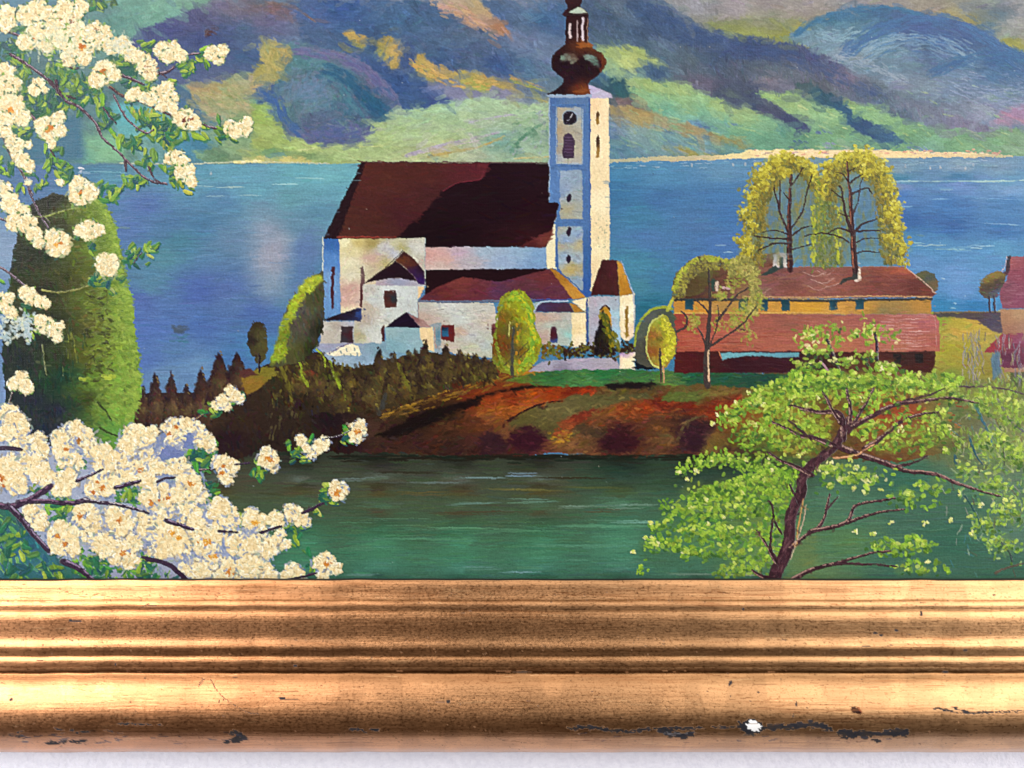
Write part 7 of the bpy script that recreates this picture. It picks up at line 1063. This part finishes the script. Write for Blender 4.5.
def gold_material():
    m, N, L = newmat('old_gilding')
    out = N.new('ShaderNodeOutputMaterial'); g = N.new('ShaderNodeBsdfPrincipled'); d = N.new('ShaderNodeBsdfPrincipled'); mix = N.new('ShaderNodeMixShader')
    at = N.new('ShaderNodeAttribute'); at.attribute_name = 'Col'; ch = N.new('ShaderNodeAttribute'); ch.attribute_name = 'chip'
    tc = N.new('ShaderNodeTexCoord')
    mp = N.new('ShaderNodeMapping'); mp.inputs['Scale'].default_value = (28, 900, 900); L.new(tc.outputs['Object'], mp.inputs['Vector'])
    st = N.new('ShaderNodeTexNoise'); st.inputs['Scale'].default_value = 1; st.inputs['Detail'].default_value = 5; st.inputs['Roughness'].default_value = .65; L.new(mp.outputs[0], st.inputs['Vector'])
    mp2 = N.new('ShaderNodeMapping'); mp2.inputs['Scale'].default_value = (600, 900, 900); L.new(tc.outputs['Object'], mp2.inputs['Vector'])
    gr = N.new('ShaderNodeTexNoise'); gr.inputs['Scale'].default_value = 1; gr.inputs['Detail'].default_value = 4; gr.inputs['Roughness'].default_value = .7; L.new(mp2.outputs[0], gr.inputs['Vector'])
    mp3 = N.new('ShaderNodeMapping'); mp3.inputs['Scale'].default_value = (9, 60, 60); L.new(tc.outputs['Object'], mp3.inputs['Vector'])
    bl = N.new('ShaderNodeTexNoise'); bl.inputs['Scale'].default_value = 1; bl.inputs['Detail'].default_value = 6; L.new(mp3.outputs[0], bl.inputs['Vector'])
    # rubbed red-brown bole and dark grime through the leaf
    r1 = N.new('ShaderNodeValToRGB'); e = r1.color_ramp.elements; e[0].position = .36; e[0].color = (1, 1, 1, 1); e[1].position = .56; e[1].color = (0, 0, 0, 1); L.new(st.outputs['Fac'], r1.inputs[0])
    r2 = N.new('ShaderNodeValToRGB'); e = r2.color_ramp.elements; e[0].position = .45; e[0].color = (.12, .12, .12, 1); e[1].position = .66; e[1].color = (.8, .8, .8, 1); L.new(bl.outputs['Fac'], r2.inputs[0])
    mm = N.new('ShaderNodeMath'); mm.operation = 'MULTIPLY'; L.new(r1.outputs[0], mm.inputs[0]); L.new(r2.outputs[0], mm.inputs[1])
    mc = N.new('ShaderNodeMix'); mc.data_type = 'RGBA'; L.new(mm.outputs[0], mc.inputs['Factor']); L.new(at.outputs['Color'], mc.inputs['A']); mc.inputs['B'].default_value = (.36, .15, .06, 1)
    # speckle
    r3 = N.new('ShaderNodeValToRGB'); e = r3.color_ramp.elements; e[0].position = .28; e[0].color = (.50, .43, .38, 1); e[1].position = .47; e[1].color = (1.0, 1.0, 1.0, 1); L.new(gr.outputs['Fac'], r3.inputs[0])
    ms = N.new('ShaderNodeMix'); ms.data_type = 'RGBA'; ms.blend_type = 'MULTIPLY'; ms.inputs['Factor'].default_value = 1; L.new(mc.outputs['Result'], ms.inputs['A']); L.new(r3.outputs[0], ms.inputs['B'])
    L.new(ms.outputs['Result'], g.inputs['Base Color'])
    g.inputs['Metallic'].default_value = 1
    rr = N.new('ShaderNodeMapRange'); rr.inputs['To Min'].default_value = .27; rr.inputs['To Max'].default_value = .44; rr.inputs['From Min'].default_value = .3; rr.inputs['From Max'].default_value = .7; L.new(gr.outputs['Fac'], rr.inputs['Value']); L.new(rr.outputs[0], g.inputs['Roughness'])
    ad = N.new('ShaderNodeMath'); ad.operation = 'MULTIPLY_ADD'; L.new(gr.outputs['Fac'], ad.inputs[0]); ad.inputs[1].default_value = .45; L.new(st.outputs['Fac'], ad.inputs[2])
    b1 = N.new('ShaderNodeBump'); b1.inputs['Strength'].default_value = .55; b1.inputs['Distance'].default_value = .00022; L.new(ad.outputs[0], b1.inputs['Height'])
    b2 = N.new('ShaderNodeBump'); b2.invert = True; b2.inputs['Strength'].default_value = .2; b2.inputs['Distance'].default_value = .0002; L.new(ch.outputs['Fac'], b2.inputs['Height']); L.new(b1.outputs[0], b2.inputs['Normal'])
    for k in (g, d): L.new(b2.outputs[0], k.inputs['Normal'])
    L.new(at.outputs['Color'], d.inputs['Base Color']); d.inputs['Roughness'].default_value = .7; d.inputs['Specular IOR Level'].default_value = .25
    L.new(ch.outputs['Fac'], mix.inputs[0]); L.new(g.outputs[0], mix.inputs[1]); L.new(d.outputs[0], mix.inputs[2])
    L.new(mix.outputs[0], out.inputs[0]); return m

def wall_material():
    m, N, L = newmat('white_plaster')
    out = N.new('ShaderNodeOutputMaterial'); b = N.new('ShaderNodeBsdfPrincipled'); tc = N.new('ShaderNodeTexCoord')
    v = N.new('ShaderNodeTexNoise'); v.inputs['Scale'].default_value = 340; v.inputs['Detail'].default_value = 4; v.inputs['Roughness'].default_value = .55; L.new(tc.outputs['Object'], v.inputs['Vector'])
    v2 = N.new('ShaderNodeTexNoise'); v2.inputs['Scale'].default_value = 90; v2.inputs['Detail'].default_value = 3; L.new(tc.outputs['Object'], v2.inputs['Vector'])
    a = N.new('ShaderNodeMath'); a.operation = 'ADD'; L.new(v.outputs['Fac'], a.inputs[0]); L.new(v2.outputs['Fac'], a.inputs[1])
    bp = N.new('ShaderNodeBump'); bp.inputs['Strength'].default_value = .6; bp.inputs['Distance'].default_value = .0009; L.new(a.outputs[0], bp.inputs['Height']); L.new(bp.outputs[0], b.inputs['Normal'])
    cr = N.new('ShaderNodeValToRGB'); e = cr.color_ramp.elements; e[0].position = .3; e[0].color = (.76, .76, .86, 1); e[1].position = .6; e[1].color = (.85, .85, .94, 1); L.new(v.outputs['Fac'], cr.inputs[0]); L.new(cr.outputs[0], b.inputs['Base Color'])
    b.inputs['Roughness'].default_value = .8; L.new(b.outputs[0], out.inputs[0]); return m

PAINT, GOLD, WALL = paint_material(), gold_material(), wall_material()

# ---------------------------------------------------------------- the thing and its canvas
root = bpy.data.objects.new('framed_painting', None); col.objects.link(root)
root.location = BASE; root.empty_display_size = .05
root['label'] = 'lakeside church oil painting in a worn gilded frame with chipped lower rail on white wall'
root['category'] = 'painting'

def world(px, py, p=0.0):
    """point seen at photograph pixel (px, py), standing p metres out from the canvas"""
    k = (D - p) / D
    return ((px - CX) * PX * k, -p, (CY - py) * PX * k)

GAIN = 0.72
def make_canvas():
    fx0, fx1, fy0, fy1, st = -14.0, 1038.0, -14.0, 587.0, .8
    xs = np.concatenate([np.arange(X0 + 1, fx0, 5.0), np.arange(fx0, fx1, st), np.arange(fx1, X1 - 1, 5.0)])
    ys = np.concatenate([np.arange(Y0 + 1, fy0, 5.0), np.arange(fy0, fy1, st)])
    C = bil(img, xs, ys); Hh = bil(hgt, xs, ys)
    I = ids[((ys - Y0) * S).astype(int).clip(0, H - 1)][:, ((xs - X0) * S).astype(int).clip(0, W - 1)]
    nx, ny = len(xs), len(ys)
    co = np.zeros((ny, nx, 3)); co[..., 0] = ((xs - CX) * PX)[None, :] - BASE[0]; co[..., 1] = -BASE[1]; co[..., 2] = ((CY - ys) * PX)[:, None] - BASE[2]
    co = co.reshape(-1, 3)
    cl = np.ones((ny * nx, 4), F32); cl[:, :3] = (lin(C.reshape(-1, 3)) * GAIN).clip(0, .9)
    hh = Hh.reshape(-1).clip(0, 2.2)
    k = np.arange(ny * nx).reshape(ny, nx)
    Q = np.stack([k[:-1, :-1], k[1:, :-1], k[1:, 1:], k[:-1, 1:]], -1).reshape(-1, 4)
    FI = I[:-1, :-1].reshape(-1)
    parent = None; out = {}
    for s in range(len(SUBJ)):
        q = Q[FI == s]
        if len(q) < 40: continue
        u, inv = np.unique(q, return_inverse=True)
        c0 = co[u]; f = inv.reshape(-1, 4); a = cl[u]; b = hh[u]
        if s == CANVAS:      # the stretched canvas has sides and a back, 12 mm deep
            x0, x1 = co[:, 0].min(), co[:, 0].max(); z0, z1 = co[:, 2].min(), co[:, 2].max(); n = len(c0)
            e = np.array([(x0, .0002, z0), (x1, .0002, z0), (x1, .0002, z1), (x0, .0002, z1), (x0, .009, z0), (x1, .009, z0), (x1, .009, z1), (x0, .009, z1)]) 
            c0 = np.vstack([c0, e]); f = np.vstack([f, np.array([(4, 7, 6, 5), (0, 4, 5, 1), (1, 5, 6, 2), (2, 6, 7, 3), (3, 7, 4, 0)]) + n])
            a = np.vstack([a, np.tile(np.array([.45, .38, .27, 1], F32), (8, 1))]); b = np.concatenate([b, np.zeros(8, F32)])
        o = mesh_obj(SUBJ[s], c0, f, PAINT, root if s == CANVAS else out[CANVAS], attrs={'Col': a, 'paint': b})
        out[s] = o
    lab = {CANVAS: 'painted canvas with blue mountains and sky', CHURCH: 'white church with dark red roof and onion spire', FARM: 'long red roofed farmhouse', COTT: 'pink gabled house at the right edge', POPLAR: 'broad dark and lime green tree at the left', CONIF: 'rows of dark brown conifers below the church',
           ROUND: 'oval yellow green tree in front of the aisle', YELLOW: 'small yellow tree beside the farmhouse', WIL1: 'left weeping tree behind the farmhouse', WIL2: 'right weeping tree behind the farmhouse', ORCH: 'pale leafy tree in front of the farmhouse', BLOS1: 'cream blossom branch in the upper left', BLOS2: 'dense cream blossom branch in the lower left',
           GNARL: 'gnarled green leafed tree with brown trunk in the lower right', LAKE: 'blue lake', POND: 'dark green water', HILL: 'red brown bank', MEADOW: 'far shore and meadow', GWALL: 'low pale wall with gate piers', GRASS: 'green grass terrace', BUSH: 'bushes around the buildings'}
    for s, o in out.items():
        if s in lab: o['label'] = lab[s]
make_canvas()

# ---------------------------------------------------------------- the frame
def profile():
    """moulding of the frame, from the sight edge outward: (photo row, slope in degrees towards the viewer)"""
    segs = [(581.5, 12), (583, 50), (586, 30), (592, 24), (597, 28), (600, 34), (600.8, -30), (601.8, 66), (604, 48), (607, 22), (609, 0), (610, -25), (611, 52), (614, 34), (618, 26), (621, 16), (626, 10), (632, 8), (637, 12), (641, 24), (645, 36), (648, 30), (650, 8), (653, -12), (656, -18), (657.5, 62), (660, 46), (663, 26), (665, 4), (666.5, -22), (667.5, 48), (669, 20), (671, -30), (673, -34), (674.5, 58), (679, 50), (686, 43), (694, 36), (702, 31), (709, 26), (714, 20), (718, 12), (722, 2), (727, -8), (732, -18), (737, -30), (741, -40), (746, -42), (749.5, -46), (752, -58), (753.4, -66)]
    pts = []
    p = 0.0045; y = 580.2
    K = lambda yy: (CY - yy) * PX / D
    z = K(y) * (D - p)
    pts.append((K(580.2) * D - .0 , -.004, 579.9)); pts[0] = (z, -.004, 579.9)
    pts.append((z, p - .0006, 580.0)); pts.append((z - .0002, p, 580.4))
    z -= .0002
    prev = y
    for (yy, a) in segs:
        a = a * .5 if (a < 0 and yy < 675) else (a * (.62 if 646 < yy < 672 else .74) if yy < 675 else (a * .88 if yy < 720 else a))
        n = max(1, int(round((yy - prev) / .9)))
        for i in range(1, n + 1):
            t = prev + (yy - prev) * i / n; ar = math.radians(a); sa, ca = math.sin(ar), math.cos(ar); k = K(t)
            d = (z - k * (D - p)) / (ca - k * sa)
            d = max(d, .00005)
            z -= d * ca; p += d * sa
            pts.append((z, p, t))
        prev = yy
    # smooth the run a little so that the mouldings roll into each other
    P = np.array(pts); Q = P.copy()
    for _ in range(4):
        Q[4:-1, :2] = (P[3:-2, :2] + 2 * P[4:-1, :2] + P[5:, :2]) / 4; P = Q.copy()
    P = np.vstack([P, [P[-1, 0] + .0002, P[-1, 1] - .004, 752.5], [P[-1, 0] + .0010, -.0135, 754]])
    return P
PROF = profile()

# worn places on the front rail, drawn where they sit on it (photograph pixels)
FW, FH = int((1060 + 36) * 2), int((756 - 576) * 2)
fcol = np.zeros((FH, FW, 3), F32); fchip = np.zeros((FH, FW), F32)
def rail_wear():
    global img, hgt, ids, X0, Y0, X1, Y1, W, H, WX, WY
    keep = (img, hgt, ids, X0, Y0, X1, Y1, W, H, WX, WY)
    X0, Y0, X1, Y1 = -36, 576, 1060, 756; W, H = FW, FH
    img = np.zeros((H, W, 3), F32); hgt = np.zeros((H, W), F32); ids = np.zeros((H, W), np.uint8)
    WX = noise(H, W, 5, seed=5, octaves=3); WY = noise(H, W, 5, seed=6, octaves=3)
    img[:] = hx('cf9468')
    yy = (np.arange(H) / S + Y0)[:, None]; xx = (np.arange(W) / S + X0)[None, :]
    w = np.clip((xx - 150) / 700, 0, 1)[..., None]
    img[:] = img * (1 - w) + np.array([.81, .63, .45], F32) * w           # warm room reflection put into the gold colour at left, paler to the right
    darken = np.zeros((H, W), F32)  # darker lines along the moulding grooves, with patches and leaf joints
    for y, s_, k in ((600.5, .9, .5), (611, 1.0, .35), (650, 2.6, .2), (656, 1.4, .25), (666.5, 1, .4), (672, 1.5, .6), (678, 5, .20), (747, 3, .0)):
        darken += k * np.exp(-((yy - y) / s_) ** 2) * (1 + .5 * noise(H, W, 30, 2, seed=int(y)))
    n = noise(H, W, 40, 4, 77, 3); darken += .10 * np.clip(n, 0, 1)
    for k in range(26):      # joints of the leaf squares
        jx = -20 + k * 42 + rng.normal(0, 5); darken += (.10 * np.exp(-((xx - jx - 3 * noise(H, W, 12, seed=300 + k)) / .7) ** 2) * (noise(H, W, 9, 9, 400 + k) > -.1))
    tone = noise(H, W, 42, 60, 78, 1); img[:] *= (1 + .035 * np.sign(tone) * np.minimum(np.abs(tone) * 8, 1))[..., None]
    img[:] *= (1 - darken.clip(0, .85)[..., None] * np.array([.75, .85, 1.0], F32))
    DK = ['1c1c24', '242228', '2c2420', '18181e']
    def nick(x, y, L, w, a=0, c=None, al=.95):
        stamp(x, y, L, w, a, hx(c or DK[rng.integers(4)]), al, .9, 1)
    g = rng
    # long scars low on the rail
    def scar(pts, w, n):
        P = spl(pts, False, 8)
        for k in range(n):
            q = P[g.integers(len(P))]; nick(q[0] + g.normal(0, 2), q[1] + g.normal(0, w * .4), g.uniform(1, 4.5), g.uniform(.4, w * .55), g.normal(0, .25))
    scar([(570, 728), (580, 727), (590, 727)], 2.6, 34); scar([(592, 727), (612, 730), (630, 731), (650, 729), (672, 728)], 2, 90); scar([(664, 730), (675, 735), (692, 734)], 3.4, 60); scar([(672, 728), (700, 728), (730, 727), (745, 726)], 1.7, 60)
    scar([(768, 727), (790, 727), (812, 725), (830, 728)], 3.4, 130); scar([(840, 732), (860, 733), (885, 733), (905, 732)], 4, 150); scar([(842, 738), (855, 736)], 2, 16); scar([(876, 740), (880, 742)], 2, 8)
    scar([(938, 709), (960, 713), (985, 712), (1030, 711)], 1.0, 60); scar([(955, 707), (968, 713)], 1.2, 14)
    scar([(225, 742), (235, 740), (243, 738)], 2.4, 26); scar([(234, 732), (241, 735)], 2.4, 16); scar([(85, 741), (70, 742), (48, 743)], 1.6, 34); scar([(120, 724), (140, 724), (160, 725)], 1.2, 30); scar([(12, 735), (26, 737)], 1.4, 10); scar([(108, 731), (118, 733)], 1.4, 10)
    scar([(350, 730), (375, 730)], 2, 20); scar([(20, 731), (60, 730), (85, 733)], 2.6, 14)
    # the big chip, white gesso showing
    fill([(738, 722), (748, 719), (758, 720), (764, 724), (764, 731), (756, 735), (746, 734), (740, 730)], '1a1a20', 1, spline=False, warp=2.6, n=10); hgt[ids == 1] = np.maximum(hgt[ids == 1], .8)
    fill([(744, 724), (750, 721.5), (757, 722.5), (762, 727), (758, 731), (752, 730), (748, 729)], 'e8e8e6', 2, spline=False, warp=2.2, n=0)
    for k in range(16): nick(674 + g.normal(0, 6), 733.5 + g.normal(0, .7), 2, .5, g.normal(0, .2), 'a8a8ac', .8)
    fill([(850, 706), (855, 705.5), (862, 712), (861, 714), (852, 712)], '241a20', 1, warp=.6, n=0); fill([(856, 706), (859, 707), (862.5, 712), (860, 712)], '8c4834', 1, warp=.3, n=0)
    # fine crack lines and scattered nicks
    for p in ([(211, 680), (218, 692), (230, 702), (246, 712), (258, 714)], [(204, 678), (198, 686)]):
        P = spl(p, False, 8)
        for q in P: nick(q[0], q[1], 1.5, .35, .8, None, .8)
    for k in range(5): nick(219 + g.normal(0, 2), 698 + k, 1.6, .4, 1.5)
    for x, y, L, w, a in ((11, 699, 2, 1.4, -.4), (223, 716, 1.2, 1, 0), (282, 698, 3, 1.4, 0), (290, 699, 8, .35, 0), (460, 704, .9, .8, 0), (592, 691, 1, .8, 0), (428, 711, 1, .8, 0), (448, 701, 2, 2, 0), (440, 702, 5, .4, 0), (730, 683, 1.5, 3.6, .5), (730, 696, 1, 1, 0), (758, 692, 1.3, 1.1, 0), (750, 701, 1, .9, 0), (528, 701, 4, .5, -.2), (796, 704, .7, 3, 0), (807, 708, 1, 1, 0), (793, 716, .7, 2.6, 0), (875, 633, 2.6, 1.2, .1), (881, 635, 2, 1.2, 0), (896, 630, 2.6, 1.4, .2), (908, 634, 3, .5, .3), (920, 602.6, .8, .8, 0), (935, 605, 1, .8, 0), (921, 614, 1.4, 2.6, 0), (784, 640, 3, .8, .2), (743, 609, 1.6, 2, 0), (638, 636, 1, .8, 0), (663, 644, 1.4, .7, 0), (75, 621.5, 7, 1, 0), (70, 621, 2, 1.4, 0), (115, 665, 1.2, 1.4, 0), (295, 666, 2.4, 1.4, 0), (145, 606, 5, .5, -.5), (152, 606, 4, .4, 0), (40, 660, 3, .8, 0), (463, 613, 4, .6, -.2), (470, 611, 2, .5, 0), (965, 650, 3, 1.6, 0), (1010, 649, 3, .8, 0), (945, 672, 4, 1.2, 0), (522, 672, 10, 1.1, 0), (235, 677, 3, 1, 0), (145, 678, 1.4, 1, 0), (28, 603, 1, .4, 0), (866, 646, 4, .6, 0), (990, 633, 1.5, .6, 0), (835, 650, 3, .8, 0), (770, 723, 2, .4, 0)):
        nick(x, y, L, w, a)
    P = spl([(66, 592), (85, 597), (98, 594), (112, 598), (125, 596), (140, 597)], False, 8)
    for q in P: nick(q[0], q[1] + g.normal(0, .4), 1.6, .35, 0, '6a4428', .7)
    for p in ([(430, 596), (445, 590), (462, 596)], [(540, 597), (560, 592), (575, 595)], [(705, 594), (715, 591), (730, 594), (745, 593)], [(215, 596), (235, 593), (256, 592)], [(345, 592), (400, 589), (512, 588)]):
        for q in spl(p, False, 10): nick(q[0], q[1] + g.normal(0, .3), 2, .3, 0, '7a4c2c', .6)
    for k in range(900):
        x = g.uniform(-30, 1055); y = g.choice([g.uniform(582, 745), g.normal(597, 3), g.normal(648, 4), g.normal(735, 6), g.normal(640, 3)])
        if y < 582 or y > 750: continue
        nick(x, y, g.uniform(.4, 1.5), g.uniform(.3, .55), g.normal(0, .5), ['4a3020', '2c2420', '6a4428'][g.integers(3)], g.uniform(.4, .9))
    for k in range(420):     # long hair scratches with the run of the rail
        x = g.uniform(-30, 1055); y = g.uniform(584, 745); nick(x, y, g.uniform(4, 22), .3, g.normal(0, .09), ['7a4c2c', '5c3a24', 'e8c090'][g.integers(3)], .45)
    for k in range(36):
        x = g.choice([g.uniform(20, 110), g.uniform(20, 250), g.uniform(560, 900)]); nick(x, g.normal(737, 4), g.uniform(1.5, 6), .6, g.normal(0, .15), '3a3c4c', .7)
    out = (img.copy(), hgt.clip(0, 1).copy(), ids.copy())
    (img, hgt, ids, X0, Y0, X1, Y1, W, H, WX, WY) = keep
    return out

def make_frame():
    C, Hh, I = rail_wear()
    chip = ((C.mean(2) < .34) & (Hh > .22)).astype(F32); chip = np.maximum(chip, (I == 2).astype(F32)); chip = np.clip(chip * 1.0, 0, 1)
    z0 = PROF[0, 0]
    out = z0 - PROF[:, 0]                  # how far outside the sight edge
    pr = PROF[:, 1]
    xl, xr = (X0 + 12 - CX) * PX, (X1 - 12 - CX) * PX; zt = (CY - (Y0 + 12)) * PX; zb = z0
    def rail(a_of, run, along):
        pass
    # bottom rail, finely divided so that its wear can lie on it
    xs = np.concatenate([np.linspace(0, 1, 24)[:-1] * ((-30 - CX) * PX * 1.0 - xl) + xl, (np.arange(-30, 1054, 1.0) - CX) * PX, np.linspace(0, 1, 24)[1:] * (xr - (1053 - CX) * PX) + (1053 - CX) * PX])
    n, m = len(PROF), len(xs)
    co = np.zeros((n, m, 3)); cc = np.ones((n, m, 4), F32); ch = np.zeros((n, m), F32)
    t = (xs - xl) / (xr - xl)
    base = lin(hx('cf986c'))
    for i in range(n):
        x = xl - out[i] + t * (xr - xl + 2 * out[i])
        # middle part keeps its own x so the wear stays put
        mid = (xs > (-30 - CX) * PX) & (xs < (1053 - CX) * PX)
        co[i, :, 0] = np.where(mid, xs * (D - pr[i]) / D if False else xs, x)
        co[i, :, 1] = -pr[i]; co[i, :, 2] = PROF[i, 0]
        px = CX + co[i, :, 0] / PX * D / (D - pr[i]); py = PROF[i, 2]
        fx = ((px + 36) * 2).clip(0, FW - 1).astype(int); fy = int(np.clip((py - 576) * 2, 0, FH - 1))
        cc[i, :, :3] = lin(C[fy, fx]); ch[i] = chip[fy, fx]
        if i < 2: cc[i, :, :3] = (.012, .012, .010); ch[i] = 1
    wob = np.interp(xs, np.linspace(xs[0], xs[-1], 60), np.random.default_rng(9).normal(0, .00011, 60)); co[..., 2] += wob[None, :]; co[2:, :, 1] += wob[None, :] * .8
    co -= np.array(BASE)
    k = np.arange(n * m).reshape(n, m)
    Q = np.stack([k[:-1, :-1], k[1:, :-1], k[1:, 1:], k[:-1, 1:]], -1).reshape(-1, 4)
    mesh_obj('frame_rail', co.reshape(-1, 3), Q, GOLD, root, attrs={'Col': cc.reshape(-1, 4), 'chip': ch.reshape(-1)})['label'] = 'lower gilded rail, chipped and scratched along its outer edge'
    # the other three rails, mitred, same moulding
    st = np.linspace(0, 1, 60)
    for kind in ('left', 'right', 'top'):
        co = np.zeros((n, 60, 3))
        for i in range(n):
            o_ = out[i]
            if kind == 'top':
                co[i, :, 0] = xr + o_ + st * (xl - xr - 2 * o_); co[i, :, 2] = zt + o_
            elif kind == 'left':
                co[i, :, 0] = xl - o_; co[i, :, 2] = zt + o_ + st * (zb - zt - 2 * o_)
            else:
                co[i, :, 0] = xr + o_; co[i, :, 2] = zb - o_ + st * (zt - zb + 2 * o_)
            co[i, :, 1] = -pr[i]
        co -= np.array(BASE)
        k = np.arange(n * 60).reshape(n, 60)
        Q = np.stack([k[:-1, :-1], k[1:, :-1], k[1:, 1:], k[:-1, 1:]], -1).reshape(-1, 4)
        c4 = np.ones((n, 60, 4), F32); fy = ((PROF[:, 2] - 576) * 2).clip(0, FH - 1).astype(int); c4[..., :3] = lin(C[fy, 900])[:, None, :]
        mesh_obj('frame_rail', co.reshape(-1, 3), Q, GOLD, root, attrs={'Col': c4.reshape(-1, 4), 'chip': np.zeros(n * 60, F32)})
make_frame()

# ---------------------------------------------------------------- the wall
def make_wall():
    y = .0134
    v = [(-3, y, -1.6), (3, y, -1.6), (3, y, 1.6), (-3, y, 1.6), (-3, y + .1, -1.6), (3, y + .1, -1.6), (3, y + .1, 1.6), (-3, y + .1, 1.6)]
    q = [(0, 1, 2, 3), (5, 4, 7, 6), (4, 0, 3, 7), (1, 5, 6, 2), (3, 2, 6, 7), (4, 5, 1, 0)]
    o = mesh_obj('wall', v, q, WALL, smooth=False); o['kind'] = 'structure'
make_wall()

# ---------------------------------------------------------------- light
def area(name, az, el, dist, sx, sy, power, colr, tgt=(0, 0, 0)):
    l = bpy.data.lights.new(name, 'AREA'); l.shape = 'RECTANGLE'; l.size = sx; l.size_y = sy; l.energy = power; l.color = colr
    o = bpy.data.objects.new(name, l); col.objects.link(o)
    a, e = math.radians(az), math.radians(el)
    d = np.array([math.sin(a) * math.cos(e), -math.cos(a) * math.cos(e), math.sin(e)])
    o.location = d * dist
    from mathutils import Vector
    o.rotation_euler = Vector(-d).to_track_quat('-Z', 'Y').to_euler()
    return o
area('window_light', -42, 27, 2.0, .6, .9, 19, (1, .97, .93))
area('room_window_light', 48, 24, 2.4, 2.0, 1.3, 28, (1, .96, .92))
area('left_wall_fill', -76, -2, 2.0, 1.2, 1.6, 64, (.96, .97, 1))  # added low fill from the left, brightens the wall below the frame
area('right_wall_fill', 76, -2, 2.0, 1.2, 1.6, 58, (.98, .97, 1))  # its added counterpart on the right, fill for the wall strip
area('ceiling_light', 0, 62, 2.4, 4.0, 1.8, 31, (1, .98, .95))

w = bpy.data.worlds.new('World'); sc.world = w; w.use_nodes = True
w.node_tree.nodes['Background'].inputs[0].default_value = (.34, .27, .22, 1); w.node_tree.nodes['Background'].inputs[1].default_value = .22

cam = bpy.data.cameras.new('camera'); cam.lens = 36 * D / (1024 * PX); cam.sensor_width = 36; cam.clip_start = .01; cam.clip_end = 100
co_ = bpy.data.objects.new('camera', cam); col.objects.link(co_); co_.location = (0, -D, 0); co_.rotation_euler = (math.radians(90), 0, 0)
sc.camera = co_
sc.view_settings.view_transform = 'Standard'; sc.view_settings.look = 'None'; sc.view_settings.exposure = .15; sc.view_settings.gamma = 1
